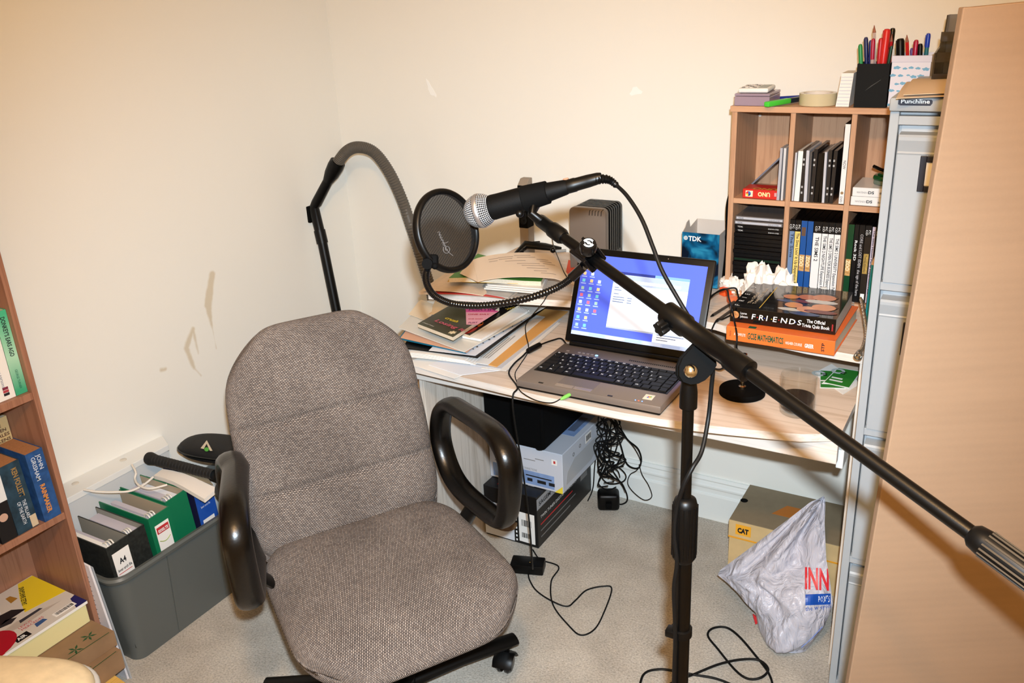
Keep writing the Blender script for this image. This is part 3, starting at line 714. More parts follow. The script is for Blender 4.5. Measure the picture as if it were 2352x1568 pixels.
# ================================================================ LAPTOP
TAUPE = mat('laptop_taupe', (134, 121, 111), .35, metal=.3, spec=.5)
LX0, LX1, LY0, LY1, LZ0, LZ1 = 1.116, 1.480, -.754, -.497, .7215, .746
lap = thing('laptop', 'open dark laptop with a blue desktop on its screen, on the desk', 'laptop', ((LX0+LX1)/2, (LY0+LY1)/2, DZ))
m = MB(); m.box((LX0, LY0, LZ0+.006), (LX1, LY1, LZ1), .004, 2); m.build('palm_rest', TAUPE, lap, smooth=40)
m = MB(); m.box((LX0+.003, LY0+.004, LZ0), (LX1-.003, LY1-.003, LZ0+.012), .003); m.build('base_shell', BLACK, lap)
m = MB(); m.box((LX0+.15, LY0+.0015, LZ0+.004), (LX0+.27, LY0+.006, LZ0+.013), .001); m.build('front_port_bay', BLACKM, lap)
KX0, KX1, KY0, KY1 = LX0+.012, LX1-.010, -.688, -.560
m = MB(); m.box((KX0, KY0, LZ1-.001), (KX1, KY1, LZ1+.0006), .0006); kb = m.build('keyboard', BLACK, lap)
KEY = mat('key_black', (12, 12, 12), .5, spec=.25); rows_ = ["` 1 2 3 4 5 6 7 8 9 0 - = <", "> Q W E R T Y U I O P [ ] #", "^ A S D F G H J K L ; ' @ ~", "^ \\ Z X C V B N M , . / ^ _"]
def key(x, y, w, h, s):
    m = MB(); z = LZ1+.0006
    t = .0012; lo = [(x, y, z), (x+w, y, z), (x+w, y+h, z), (x, y+h, z)]; hi = [(x+t, y+t, z+.0028), (x+w-t, y+t, z+.0028), (x+w-t, y+h-t, z+.0028), (x+t, y+h-t, z+.0028)]
    A = [m._v(p) for p in lo]; B = [m._v(p) for p in hi]
    m.face(B); [m.face((A[i], A[(i+1) % 4], B[(i+1) % 4], B[i])) for i in range(4)]
    k = m.build('key', KEY, kb)
    if s.strip(): 
        c = bpy.data.curves.new('k', 'FONT'); c.body = s; c.size = .0072; c.resolution_u = 1; c.offset = .0003; o = bpy.data.objects.new('k', c); me = bpy.data.meshes.new_from_object(o); bpy.data.objects.remove(o); bpy.data.curves.remove(c)
        bm = bmesh.new(); bm.from_mesh(k.data); n0 = len(bm.verts); nf = len(bm.faces); bm.from_mesh(me); bm.verts.ensure_lookup_table(); bm.faces.ensure_lookup_table()
        off = wloc(kb)
        for v in bm.verts[n0:]: v.co = V((x+.0035+v.co.x, y+h*.42+v.co.y, z+.0031)) - off
        for f in bm.faces[nf:]: f.material_index = 1
        bm.to_mesh(k.data); bm.free(); bpy.data.meshes.remove(me); k.data.materials.append(WHITE_INK)
px = (KX1-KX0-.008)/15.6; y = KY1-.006
fw_ = (KX1-KX0-.008)/17
for k in range(17): key(KX0+.004+k*fw_, y-.0125, fw_-.0012, .0115, ('Esc' if k == 0 else 'F%d' % k if k < 13 else '')[:2])
y -= .0145; ph = .0202
for r, row in enumerate(rows_):
    y -= ph; x = KX0+.004; toks = row.split(' ')
    x_off = (0, .4, .6, .25)[r]
    for i, t in enumerate(toks):
        w = px*(1.6 if i == len(toks)-1 else 1) + (px*x_off if i == 0 else 0); w = min(w, KX1-.004-px-x) if i == len(toks)-1 else w
        key(x, y, w-.0014, ph-.0016, t if t not in '<>^~_' else ''); x += w
    key(KX1-.004-px+.001, y, px-.0016, ph-.0016, '')
y -= ph; x = KX0+.004
for w, s in ((1.3, 'Ct'), (1, 'Fn'), (1, ''), (1.1, 'Al'), (5.2, ''), (1.1, 'Al'), (1, ''), (1, 'Ct'), (1, ''), (1, ''), (.9, '')):
    key(x, y, w*px-.0014, ph-.0016, s); x += w*px
m = MB(); m.box((LX0+.10, LY0+.022, LZ1-.0005), (LX0+.192, LY0+.064, LZ1+.0004), .0003); m.build('touchpad', mat('touchpad_grey', (118, 106, 97), .45), lap)
m = MB(); m.box((LX0+.10, LY0+.007, LZ1-.0004), (LX0+.145, LY0+.019, LZ1+.0012), .0006); m.box((LX0+.147, LY0+.007, LZ1-.0004), (LX0+.192, LY0+.019, LZ1+.0012), .0006); m.build('touchpad_buttons', mat('button_silver', (176, 160, 146), .3, metal=.5), lap)
for dx in (.058, .235):
    m = MB(); m.box((LX0+dx, LY0+.004, LZ1), (LX0+dx+.012, LY0+.009, LZ1+.0007), .0003); m.build('lid_latch', BLACK, lap)
st = card(frame((LX1-.052, LY0+.022, LZ1+.0001), (1, .04, 0), z=(0, 0, 1)), .022, .026, mat('sticker_cream', (236, 226, 200), .5), lap, 'sticker')
for (dx, dy, c) in ((.008, .013, (215, 70, 50)), (.0125, .014, (80, 170, 70)), (.007, .009, (60, 100, 200)), (.0115, .010, (240, 190, 60))):
    card(frame((LX1-.052+dx, LY0+.022+dy, LZ1+.0006), (1, .04, 0), z=(0, 0, 1)), .004, .0035, mat('flag_%d' % c[0], c), st, 'colour_patch')
for k, c in enumerate(((90, 140, 255), (255, 70, 40), (90, 140, 255))):
    m = MB(); m.sphere((LX1-.063+.008*k, LY0+.009, LZ1+.0003), .0014, 8, 6); m.build('status_light', mat('led_%d' % c[0], c, emit=3), lap)
for k in range(6):
    m = MB(); m.box((LX0+.03+k*.012+.02*(k > 0), LY1-.050, LZ1), (LX0+.037+k*.012+.02*(k > 0), LY1-.045, LZ1+.0012), .0004)
    m.build('hot_button', mat('led_blue', (130, 190, 255), emit=2.5) if k == 5 else mat('button_silver', (176, 160, 146)), lap)
m = MB()
for k in range(30): m.box((LX0+.20+k*.005, LY1-.046, LZ1), (LX0+.2028+k*.005, LY1-.040, LZ1+.0005))
m.build('speaker_grille', BLACK, lap)
m = MB(); m.cyl((LX0+.02, LY1-.006, LZ1+.004), (LX1-.02, LY1-.006, LZ1+.004), .007, 16); m.build('hinge', BLACK, lap, smooth=40)
lu = V((0, .104, .231)).normalized(); HO = V((LX0, LY1-.004, LZ1+.004)); ln = V((1, 0, 0)).cross(lu); LH = .252
fl_ = frame(HO, (1, 0, 0), lu)
m = MB(fl_); m.box((.0, .004, -.012), (LX1-LX0, LH, 0), .005, 2); lid = m.build('screen_lid', BLACK, lap, smooth=40)
def lp(u, v): 
    q = onpl(ln, HO, u, v) - HO; return (q.dot(V((1, 0, 0))), q.dot(lu))
def patch(pts, m_, name, h, par=lid):
    mm = MB(fl_); mm.prism([(x, y, h) for x, y in pts], (0, 0, .0002)); return mm.build(name, m_, par)
def rect(x0, y0, x1, y1): return [(x0, y0), (x1, y0), (x1, y1), (x0, y1)]
SX0, SX1, SY0, SY1 = .016, .347, .024, .234
EM = lambda n, c, e=1.0: mat('lit_'+n, c, rough=.4, emit=e)
scr = patch(rect(SX0, SY0, SX1, SY1), EM('blue', (72, 92, 214)), 'screen', .0002)
def rp4(a, b): 
    (x0, y0), (x1, y1) = lp(*a), lp(*b); return x0, y0, x1, y1
wx0, wy1 = lp(1413, 622); wx1, wy0 = lp(1556, 776); wx1 = lp(1587, 645)[0]-.002
patch(rect(wx0, wy0, wx1, wy1), EM('window', (198, 208, 224)), 'window', .0004)
patch(rect(wx0, wy1-.007, wx1, wy1), EM('title', (36, 48, 120)), 'window_title', .0006)
patch(rect(wx0+(wx1-wx0)*.55, wy1-.007, wx1, wy1), EM('title2', (110, 150, 220)), 'window_title', .0007)
patch(rect(wx0, wy1-.032, wx1, wy1-.0075), EM('toolbar', (150, 164, 190)), 'window_toolbar', .0006)
patch(rect(wx0+.012, wy1-.027, wx1-.02, wy1-.020), EM('field', (226, 234, 242)), 'window_field', .0008)
patch(rect(wx0, wy0, wx1, wy0+.004), EM('statusbar', (150, 160, 180)), 'window_status', .0006)
for k, (x, y, w_) in enumerate(((.006, .040, .012), (.006, .046, .02), (.006, .056, .014), (.006, .064, .030), (.006, .070, .032), (.006, .076, .030), (.055, .040, .01), (.085, .041, .01), (.045, .064, .012), (.045, .070, .012), (.045, .076, .012))):
    patch(rect(wx0+x, wy1-y-.0022, wx0+x+w_, wy1-y), EM('textline', (96, 110, 140)), 'text_line', .0006)
for r, y in enumerate((.198, .180, .162, .142, .124, .106, .086, .066, .046)):
    for c, x in enumerate((.008, .030, .052)):
        if (c == 2 and r in (0, 1, 7, 8)) or (r == 0 and c == 1): continue
        cc = [(184, 200, 228), (100, 180, 205), (190, 96, 120), (205, 180, 130), (140, 175, 170)][(r*3+c*2) % 5]
        patch(rect(SX0+x, y, SX0+x+.008, y+.008), EM('icon_%d' % cc[0], cc), 'desktop_icon', .0004); patch(rect(SX0+x-.003, y-.005, SX0+x+.011, y-.0025), EM('icontext', (150, 170, 225)), 'icon_name', .0004)
patch(rect(SX0, SY0, SX1, SY0+.010), EM('taskbar', (160, 178, 214)), 'taskbar', .0004)
for k in range(5): patch(rect(SX0+.05+k*.05, SY0+.0015, SX0+.095+k*.05, SY0+.0085), EM('task_%d' % (k % 2), ((146, 168, 208), (176, 192, 222))[k % 2]), 'task_button', .0006)
patch(rect(SX1-.11, SY0+.010, SX1-.004, SY0+.036), EM('balloon', (226, 232, 240)), 'message_balloon', .0006)
for k in range(3): patch(rect(SX1-.10, SY0+.028-k*.006, SX1-.03-.02*k, SY0+.0302-k*.006), EM('textline', (96, 110, 140)), 'text_line', .0008)
m = MB(fl_); m.sphere((.245, .243, .0002), .0016, 8, 6); m.build('webcam', CHROME, lid)
# ================================================================ PAPERS AND THINGS ON THE DESK
def C_(name, c, r=.55, **k): return mat(name, c, r, **k)
def zpx(z, *pts): return [on(2, z, *p) for p in pts]
def sheet(name, label, cat, z, pts, m, t=.0012, h=None, n=6, group=None, mats=None):
    b = MB(); b.slab(zpx(z, *pts), t, n, h)
    o = b.build(name, mats or m, smooth=40); return tag(o, label, cat, group)
def lines_on(par, Mf, w, h, n, m, name='print_line', gap=.5, x0=0, y0=0, seed=1, z=.0003):
    rnd = random.Random(seed); b = MB(Mf)
    for k in range(n):
        y = y0 + h*(1-(k+.5)/n); ww = w*rnd.uniform(.55, 1)
        b.prism([(x0, y, z), (x0+ww, y, z), (x0+ww, y+h/n*gap, z), (x0, y+h/n*gap, z)], (0, 0, .00025))
    return b.build(name, m, par)
def qframe(pts):                   # frame on the plane of a px quad: origin first point, x to the second, z out
    a, b_, c = pts[0], pts[1], pts[-1]
    x = (b_-a).normalized(); z = x.cross(c-a).normalized(); return frame(a, x, z=z)

sheet('paper_sheet', 'lowest white sheet of the pile, its corner hanging over the desk edge', 'paper', .7205, [(930, 834), (1043, 870), (1100, 845), (990, 812)], PAPER, .0012)
sheet('paper_sheet', 'white sheet lying just right of the overhanging sheet, under the stack', 'paper', .7222, [(985, 838), (1058, 862), (1172, 848), (1090, 800)], C_('paper_cool', (232, 232, 236), .8), .001)
sheet('paper_sheet', 'long white sheet sticking out farthest right from under the pile, beside the laptop', 'paper', .7235, [(1105, 846), (1163, 852), (1287, 742), (1215, 730)], C_('paper_warm', (236, 226, 214), .8), .001)
sheet('document_wallet', 'clear grey plastic wallet under the orange folder', 'plastic wallet', .7248, [(1080, 838), (1150, 848), (1290, 733), (1200, 725)], C_('wallet_plastic', (206, 206, 210), .25), .0015)
sheet('document_folder', 'orange-tan paper folder showing as a strip in the pile beside the laptop', 'folder', .7266, [(1080, 828), (1141, 843), (1305, 716), (1225, 708)], C_('folder_orange', (226, 166, 92), .7), .002)
P5 = [(1040, 826), (1121, 838), (1252, 728), (1160, 712)]
ps = sheet('printed_sheet', 'white page with grey printed lines on top of the orange folder', 'paper', .729, P5, PAPER, .0012)
Mq = qframe([p + V((0, 0, .0014)) for p in zpx(.729, (1175, 722), (1252, 728), (1121, 838), (1075, 822))]); Mq = qframe([p + V((0, 0, .0014)) for p in zpx(.729, (1121, 832), (1245, 728), (1200, 722), (1082, 824))])
lines_on(ps, Mq, .20, .05, 7, C_('faint_print', (176, 168, 160), .8), x0=.02, y0=.005)
b = MB()
for k in range(5):
    q = [(932+3*k, 822-k), (1092-6*k, 836-k), (1180-3*k, 748), (960, 752)]
    b.slab([p + V((0, 0, .0016*k)) for p in zpx(.7305, *q)], .0012, 6, lambda u, v: .003*math.sin(3*u+1)*(1-v))
tag(b.build('paper_stack', PAPER, smooth=40), 'thick stack of loose white paper under the black-edged folder', 'paper stack')
sheet('document_folder', 'thin black-edged presentation folder across the middle of the pile', 'folder', .7425, [(925, 800), (1097, 822), (1260, 702), (990, 694)], BLACK, .0025)
sheet('document_folder', 'black-edged folder leaf, white inside, on the black folder', 'folder', .7455, [(985, 805), (1092, 817), (1250, 704), (1100, 694)], C_('paper_cool', (232, 232, 236)), .0008)
sheet('booklet', 'teal blue booklet showing as a strip at the left of the pile', 'booklet', .747, [(916, 782), (1070, 812), (1200, 712), (985, 694)], C_('teal_cover', (22, 104, 132), .4), .003, lambda u, v: .004*(1-u)*(1-v))
sheet('paper_sheet', 'peach coloured sheet between the teal booklet and the punched pocket', 'paper', .7548, [(920, 776), (1072, 810), (1200, 706), (985, 690)], C_('peach_paper', (216, 168, 140), .8), .001)
PP_ = [(915, 757), (1066, 809), (1258, 703), (985, 690)]
pk = sheet('punched_pocket', 'punched plastic pocket holding a pale page, under the two paperbacks', 'plastic pocket', .757, PP_, C_('pocket_page', (226, 222, 212), .3), .002, lambda u, v: .005*(1-u)*(1-v))
HOLE = C_('punch_hole', (18, 18, 18), .6)
for (u, v, r) in ((1087, 801, 2.2), (1096, 796, 3), (1110, 787.5, 2.2), (1124, 779.5, 3), (1135, 773, 3), (1156, 761, 2), (1177, 749, 2.2), (1198, 737, 2.4)):
    p = on(2, .7595, u, v); b = MB(); b.lathe([(.0001, 0), (r*.00095, 0), (r*.00095, .0004), (.0001, .0004)], 12, Matrix.Translation(p), caps=False); b.build('punch_hole', HOLE, pk)
gr = [on(2, .7598, *p) for p in ((960, 764), (1050, 797), (1120, 760), (1010, 735))]
sheet('scribbled_note', 'cream scrap with handwriting poking out behind the dark green paperback', 'paper', .764, [(938, 722), (982, 738), (1012, 702), (968, 694)], C_('note_cream', (232, 214, 186), .8), .001, lambda u, v: .012*math.sin(2.5*v+u)*v)
sheet('scribbled_note', 'crumpled tan scrap behind the dark green paperback, next to the riser shelf', 'paper', .768, [(985, 722), (1020, 724), (1050, 694), (1000, 690)], C_('note_tan', (222, 186, 140), .8), .001, lambda u, v: .010*math.sin(4*u)*v)

# spiral notepad, magazine, paperback on top of the pile
npd = thing('spiral_notepad', 'white spiral-bound notepad under the magazine', 'notepad', on(2, .761, 1150, 740))
b = MB(); b.slab(zpx(.761, (1062, 776), (1105, 784), (1216, 716), (1160, 697)), .006, 4); b.build('page_block', PAPER, npd)
b = MB(); p0, p1 = on(2, .766, 1163, 698), on(2, .766, 1213, 714)
for k in range(16):
    c = p0 + (p1-p0)*(k/15); b.tube([c + V((.0, 0, 0)) + (V((0, 1, 0))*math.cos(a) + V((0, 0, 1))*math.sin(a))*.005 for a in [2*pi*j/10 for j in range(10)]], .0006, 4, closed=True)
b.build('spiral_wire', CHROME, npd)
mg = thing('magazine', 'glossy black and red magazine with gold lettering under the green paperback', 'magazine', on(2, .768, 1130, 735))
Q = zpx(.768, (1040, 762), (1079, 776), (1194, 704), (1140, 692))
b = MB(); b.slab(Q, .007, 3); b.build('page_block', PAGES, mg)
b = MB(); b.slab([p + V((0, 0, .007)) for p in Q], .0006, 3); mc = b.build('cover', C_('magazine_black', (14, 14, 16), .25), mg)
Mq = qframe([p + V((0, 0, .0078)) for p in (Q[1], Q[2], Q[3], Q[0])])
for (x, y, w_, h_, c) in ((.0, .006, .07, .036, (170, 30, 26)), (.05, .010, .05, .030, (230, 110, 40)), (.062, .026, .012, .012, (250, 210, 150)), (.082, .014, .012, .014, (250, 220, 170)), (.10, .024, .010, .010, (250, 200, 140))):
    b = MB(Mq); b.prism([(x+w_/2+w_/2*math.cos(a), y+h_/2+h_/2*math.sin(a), 0) for a in [2*pi*k/14 for k in range(14)]], (0, 0, .0003)); b.build('cover_picture', C_('mag_%d_%d' % c[:2], c, .3), mc)
text('2007', mc, C_('gold_ink', (226, 186, 62), .5), qframe([on(2, .7765, 1164, 712), on(2, .7765, 1192, 706), on(2, .7765, 1180, 697)]), .018, .030, bold=.02)
pb = thing('paperback_book', 'dark green paperback with pink lettering, topmost on the paper pile', 'book', on(2, .777, 1055, 735))
Q = zpx(.777, (960, 752), (1041, 783), (1147, 714), (1068, 690))
b = MB(); b.slab([p + V((0, 0, .001)) for p in Q], .0095, 2); b.build('page_block', PAGES, pb)
b = MB(); b.slab(Q, .0008, 2); b.slab([p + V((0, 0, .0105)) for p in Q], .0009, 2); pcv = b.build('cover', C_('green_cover', (58, 60, 38), .35, noise=.25, nscale=40), pb)
Mt = qframe([p + V((0, 0, .0116)) for p in Q])     # x along the front edge, y away
W_, H_ = (Q[1]-Q[0]).length, (Q[3]-Q[0]).length
PINK = C_('pink_ink', (226, 110, 146), .5); 
zq = .7886
def on4(q): return on(2, zq, *q)
b = MB(); b.prism([on4(q) for q in ((1071, 745), (1096, 746), (1145, 715), (1069, 692))], (0, 0, .0003)); pp = b.build('printed_panel', C_('pale_pink', (232, 168, 182), .5), pcv)
b = MB(); b.prism([on4(q)+V((0, 0, .0003)) for q in ((1070, 717), (1141, 717), (1145, 715), (1069, 692))], (0, 0, .0003)); b.build('printed_panel', C_('hot_pink', (214, 92, 150), .5), pcv)
RED = C_('red_ink', (196, 40, 44), .5); YEL = C_('yellow_ink', (232, 200, 50), .5)
def pxline(body, a, c, m_, hgt, bold=.02):
    A, B = on4(a)+V((0, 0, .0008)), on4(c)+V((0, 0, .0008)); text(body, pp, m_, frame(A, B-A, z=(0, 0, 1)), .015, (B-A).length, height=hgt, bold=bold)
pxline('FLIRTIN', (1075, 714), (1136, 714), C_('plum_ink', (120, 40, 90), .5), .022)
pxline('ONE DAY', (1074, 724), (1124, 724), RED, .010)
pxline('SHE SAID', (1075, 734), (1108, 734), RED, .007)
pxline('FLIRT', (1075, 743), (1096, 743), C_('plum_ink', (120, 40, 90)), .010)
text('crush', pcv, YEL, Mt @ Matrix.Translation((W_*.16, H_*.30, 0)), .02, W_*.34, bold=.02)
text('Losing it', pcv, PINK, Mt @ Matrix.Translation((W_*.12, H_*.17, 0)), .022, W_*.80, bold=.02)
text('CHAPTERS', pcv, WHITE_INK, Mt @ Matrix.Translation((W_*.03, H_*.05, 0)), .006, W_*.32)
b = MB(Mt); b.prism([(W_*.83+.009*(1+.25*math.cos(6*a))*math.cos(a), H_*.08+.009*(1+.25*math.cos(6*a))*math.sin(a), 0) for a in [2*pi*k/36 for k in range(36)]], (0, 0, .0004)); b.build('flower_print', C_('flower_cream', (240, 226, 190), .5), pcv)

# papers on the left of the raised shelf
RZ = RZ1
sheet('newspaper', 'folded cream newspaper at the bottom of the raised shelf pile', 'newspaper', RZ+.001, [(962, 676), (1170, 690), (1200, 664), (1040, 622)], C_('newsprint', (222, 202, 180), .85, noise=.06, nscale=50), .008, lambda u, v: .006*math.sin(2.6*u)*(1-v))
sheet('magazine', 'thin magazine with a red edge on the folded newspaper', 'magazine', RZ+.012, [(985, 675), (1160, 688), (1178, 668), (1040, 640)], C_('mag_red', (190, 60, 54), .5), .002, lambda u, v: .006*math.sin(2.6*u)*(1-v))
sheet('newspaper', 'pale open newspaper sheet draped over the red-edged magazine', 'newspaper', RZ+.0165, [(972, 668), (1110, 682), (1150, 650), (1050, 622)], C_('newsprint2', (230, 208, 184), .85, noise=.05, nscale=60), .0015, lambda u, v: .006*math.sin(2.6*u)*(1-v))
sheet('magazine', 'grey magazine with a green picture at the right end of the pile', 'magazine', RZ+.0165, [(1098, 674), (1168, 686), (1196, 660), (1120, 644)], C_('mag_grey', (176, 172, 166), .4, noise=.2, nscale=30), .004)
b = MB()
for k in range(3): b.slab([p + V((0, 0, .005*k)) for p in zpx(RZ+.024, (1112+4*k, 664), (1246, 676-k), (1260, 640), (1130, 634))], .0036, 4)
tag(b.build('plastic_binder', C_('binder_white', (236, 230, 222), .35), smooth=40), 'white plastic ring binder, right under the green exercise book', 'binder')
eb = thing('exercise_book', 'green covered exercise book with cream pages under the letter', 'book', on(2, RZ+.04, 1150, 630))
Q = zpx(RZ+.040, (1032, 648), (1243, 654), (1256, 634), (1098, 592))
b = MB(); b.slab(Q, .012, 5, lambda u, v: .003*math.sin(5*u)*(1-v)); b.build('page_block', PAGES, eb)
b = MB(); b.slab([p + V((0, 0, .012)) for p in Q], .001, 5, lambda u, v: .003*math.sin(5*u)*(1-v)); b.build('cover', C_('grass_green', (76, 132, 46), .6), eb)
b = MB(); b.slab([p + V((0, 0, .004)) for p in zpx(RZ+.037, (1028, 650), (1190, 655), (1180, 640), (1050, 622))], .0012, 4); b.build('divider_sheet', C_('amber_card', (206, 164, 70), .7), eb)
LT = zpx(RZ+.062, (1098, 648), (1322, 640), (1268, 578), (1085, 598))
lh = lambda u, v: .010*math.sin(3.2*u+.4) + .022*max(0, u-.80)*-3*(1-v) - .03*max(0, .10-u)
b = MB(); b.slab(LT, .0008, 14, lh)
b.slab([LT[0] + V((0, 0, .0)), LT[3], on(2, RZ+.060, 1080, 600), on(2, RZ+.058, 1056, 628)], .0008, 4)
lt = tag(b.build('letter', C_('letter_paper', (236, 214, 190), .8), smooth=60), 'folded white letter with printed paragraphs, topmost on the raised shelf pile', 'letter')
b = MB(); rnd = random.Random(5)
def lpos(u, v): return (LT[0]*(1-u)+LT[1]*u)*(1-v)+(LT[3]*(1-u)+LT[2]*u)*v + V((0, 0, lh(u, v)+.0012))
for k, (u0, v0, u1) in enumerate(((.18, .80, .30), (.18, .70, .28), (.30, .82, .48), (.30, .74, .46), (.36, .64, .60), (.50, .86, .70), (.52, .78, .74), (.48, .52, .74), (.52, .44, .78), (.56, .34, .80), (.62, .24, .76), (.68, .16, .84), (.74, .70, .88), (.76, .62, .90), (.78, .54, .92))):
    n_ = 6
    for i in range(n_):
        a0, a1 = u0+(u1-u0)*i/n_, u0+(u1-u0)*(i+1)/n_; b.poly([lpos(a0, v0), lpos(a1, v0), lpos(a1, v0+.022), lpos(a0, v0+.022)])
b.build('print_lines', C_('print_tan', (186, 164, 146), .8), lt, recalc=False)
b = MB(); b.slab(zpx(RZ+.003, (1298, 634), (1330, 648), (1336, 622), (1306, 612)), .001, 2, lambda u, v: .02*v); tag(b.build('red_card', C_('card_red', (206, 70, 34), .5)), 'orange-red card half hidden between the letter and the laptop lid', 'card')
b = MB(); b.slab(zpx(RZ+.001, (1312, 680), (1328, 680), (1332, 662), (1316, 660)), .004, 1); tag(b.build('paper_slip', PAPER), 'small white slip on the shelf edge next to the laptop lid', 'paper')

# speaker, hard drive, adapter
sp = thing('speaker', 'tall slim black and grey desktop speaker against the back wall', 'speaker', on(2, RZ, 1208, 568))
P = on(1, -.125, 1190, 470); x0, x1 = P.x, P.x+.030; zt = on(1, -.125, 1195, 426).z; zl = on(1, -.125, 1205, 524).z
SPG = C_('speaker_grey', (150, 136, 120), .5)
b = MB(); b.prism([(x0, -.125, zt), (x0, -.105, zt+.018), (x0, -.085, zt+.018), (x0, -.085, zt)], (x1-x0, 0, 0), bev=.0015); b.build('top_cap', SPG, sp)
b = MB(); b.box((x0, -.122, RZ), (x1, -.085, zl), .0015); b.build('foot', SPG, sp)
b = MB(); b.box((x0, -.125, zl+.0003), (x1, -.085, zt-.0003), .001); gl = b.build('black_body', BLACKM, sp)
for z in (zt-.045, zt-.09, zl+.025):
    b = MB(); b.lathe([(.013, 0), (.0135, .0012), (.010, .0006), (.003, -.0), (.0001, .001)], 24, frame(((x0+x1)/2, -.1252, z), (1, 0, 0), z=(0, -1, 0)), caps=False); b.build('driver', BLACK, gl, smooth=50)
hd = thing('external_drive', 'rounded grey and black external hard drive standing on the raised shelf', 'hard drive', (1.02, -.17, RZ))
A, B, D = on(1, -.205, 1307, 510), on(1, -.205, 1391, 510), on(0, on(1, -.205, 1391, 510).x, 1420, 520)
zt = on(1, -.205, 1340, 477).z
TP = C_('drive_taupe', (122, 110, 100), .4, metal=.2)
def rrect(x0, x1, z0, z1, r, n=6):
    p = []
    for cx, cz, a0 in ((x1-r, z1-r, 0), (x0+r, z1-r, pi/2)):
        for k in range(n+1):
            a = a0+pi/2*k/n; p.append((cx+r*math.cos(a), cz+r*math.sin(a)))
    return p + [(x0, z0), (x1, z0)]
dy1 = -.205+.062
b = MB(); b.prism([(x, -.205, z) for x, z in rrect(A.x, B.x, RZ, zt, .016)], (0, .022, 0), bev=.003); b.build('grey_shell', TP, hd, smooth=40)
b = MB(); b.prism([(x, -.183, z) for x, z in rrect(A.x+.001, B.x+.0, RZ, zt-.001, .016)], (0, .095, 0), bev=.001); bl = b.build('black_core', BLACK, hd, smooth=40)
b = MB()
for k in range(6):
    y = -.178+.0145*k; b.prism([(x, y, z) for x, z in rrect(A.x+.003, B.x+.0015, RZ+.06, zt+.0005, .016)], (0, .005, 0))
b.build('vent_ribs', BLACKG, bl)
b = MB(); M = frame((B.x+.0018, -.150, RZ+.035), (0, 1, 0), (0, 0, 1))
b.tube([M @ V((-.004, .0, 0)), M @ V((.006, .002, 0)), M @ V((.012, .005, 0))] , .0008, 6); b.tube([M @ V((.014+.006*math.cos(a), .010+.006*math.sin(a), 0)) for a in [pi*1.3-k*.5 for k in range(10)]], .0009, 6); b.build('swirl_logo', WHITE_INK, bl)
b = MB()
for k in range(5): b.tube([V((B.x-.050+.009*k, -.2055, zt-.020)), V((B.x-.049+.009*k, -.2055, zt-.008)), V((B.x-.043+.009*k, -.203, zt-.001))], .0009, 5)
b.build('vent_slots', BLACK, hd)
text('Seagate', hd, C_('grey_print', (84, 76, 70), .5), frame((A.x+.028, -.2056, RZ+.040), (1, 0, 0), z=(0, -1, 0)), .012, .04)
ad = thing('cable_adapter', 'black cable adapter with grey plug behind the letter', 'adapter', on(2, RZ+.03, 1245, 575))
b = MB(); P0, P1 = on(2, RZ+.055, 1200, 572), on(2, RZ+.05, 1262, 583)
b.tube([on(2, RZ+.03, 1180, 588), on(2, RZ+.055, 1208, 562), on(2, RZ+.055, 1250, 566), on(2, RZ+.05, 1288, 572)], [(.006, .008), (.012, .016), (.009, .014), (.006, .008)], 12); b.tube(smooth_path([on(2, RZ+.045, 1200, 578), on(2, RZ+.05, 1212, 560), on(2, RZ+.05, 1240, 556)], 4), .004, 8); b.build('housing', BLACK, ad, smooth=50)
b = MB(); b.cyl(on(2, RZ+.05, 1276, 577), on(2, RZ+.05, 1300, 575), .0045, 12); b.build('plug', C_('plug_grey', (150, 150, 146), .35), ad, smooth=40)
b = MB(); b.sphere(on(2, RZ+.055, 1270, 574), .009, 14, 9); b.build('knob', BLACKG, ad, smooth=60)

# thin audio lead and power lead
af = [on(2, RZ+.065, 1268, 545), on(2, RZ+.070, 1272, 566), on(2, RZ+.080, 1282, 592), on(2, RZ+.078, 1294, 622), on(2, RZ+.06, 1304, 642), on(2, RZ+.02, 1296, 652), on(2, RZ+.004, 1276, 660), on(2, RZ+.004, 1264, 672), on(2, RZ+.003, 1256, 680), V(on(1, -.468, 1246, 696)), on(2, .775, 1222, 724), on(2, .765, 1208, 745), on(2, .75, 1208, 768), on(2, .735, 1214, 795), on(2, .7235, 1211, 812), on(2, .7235, 1194, 838), on(2, .7235, 1183, 858), on(2, .724, 1188, 880), V((1.142, -.777, .728)), V((1.185, -.785, .718)), V((1.225, -.783, .718)), V((1.245, -.772, .728))]
b = MB(); b.tube(smooth_path(af, 7), .0013, 6); au = tag(b.build('audio_lead', RUBBER, smooth=60), 'thin black audio lead with green jack plugged into the laptop front', 'cable')
b = MB(); p0, p1 = V((1.247, -.772, .728)), V((1.260, -.748, .7335)); d_ = (p1-p0)
b.lathe([(.0015, -.004), (.0035, 0), (.0042, .004), (.0046, .010), (.0046, .024), (.0035, .027)], 14, frame(p0, d_.orthogonal(), z=d_)); b.build('jack_plug', C_('lime_green', (128, 200, 90), .45), au, smooth=40)
fer0, fer1 = on(2, .7305, 1213, 806), on(2, .7305, 1240, 792)
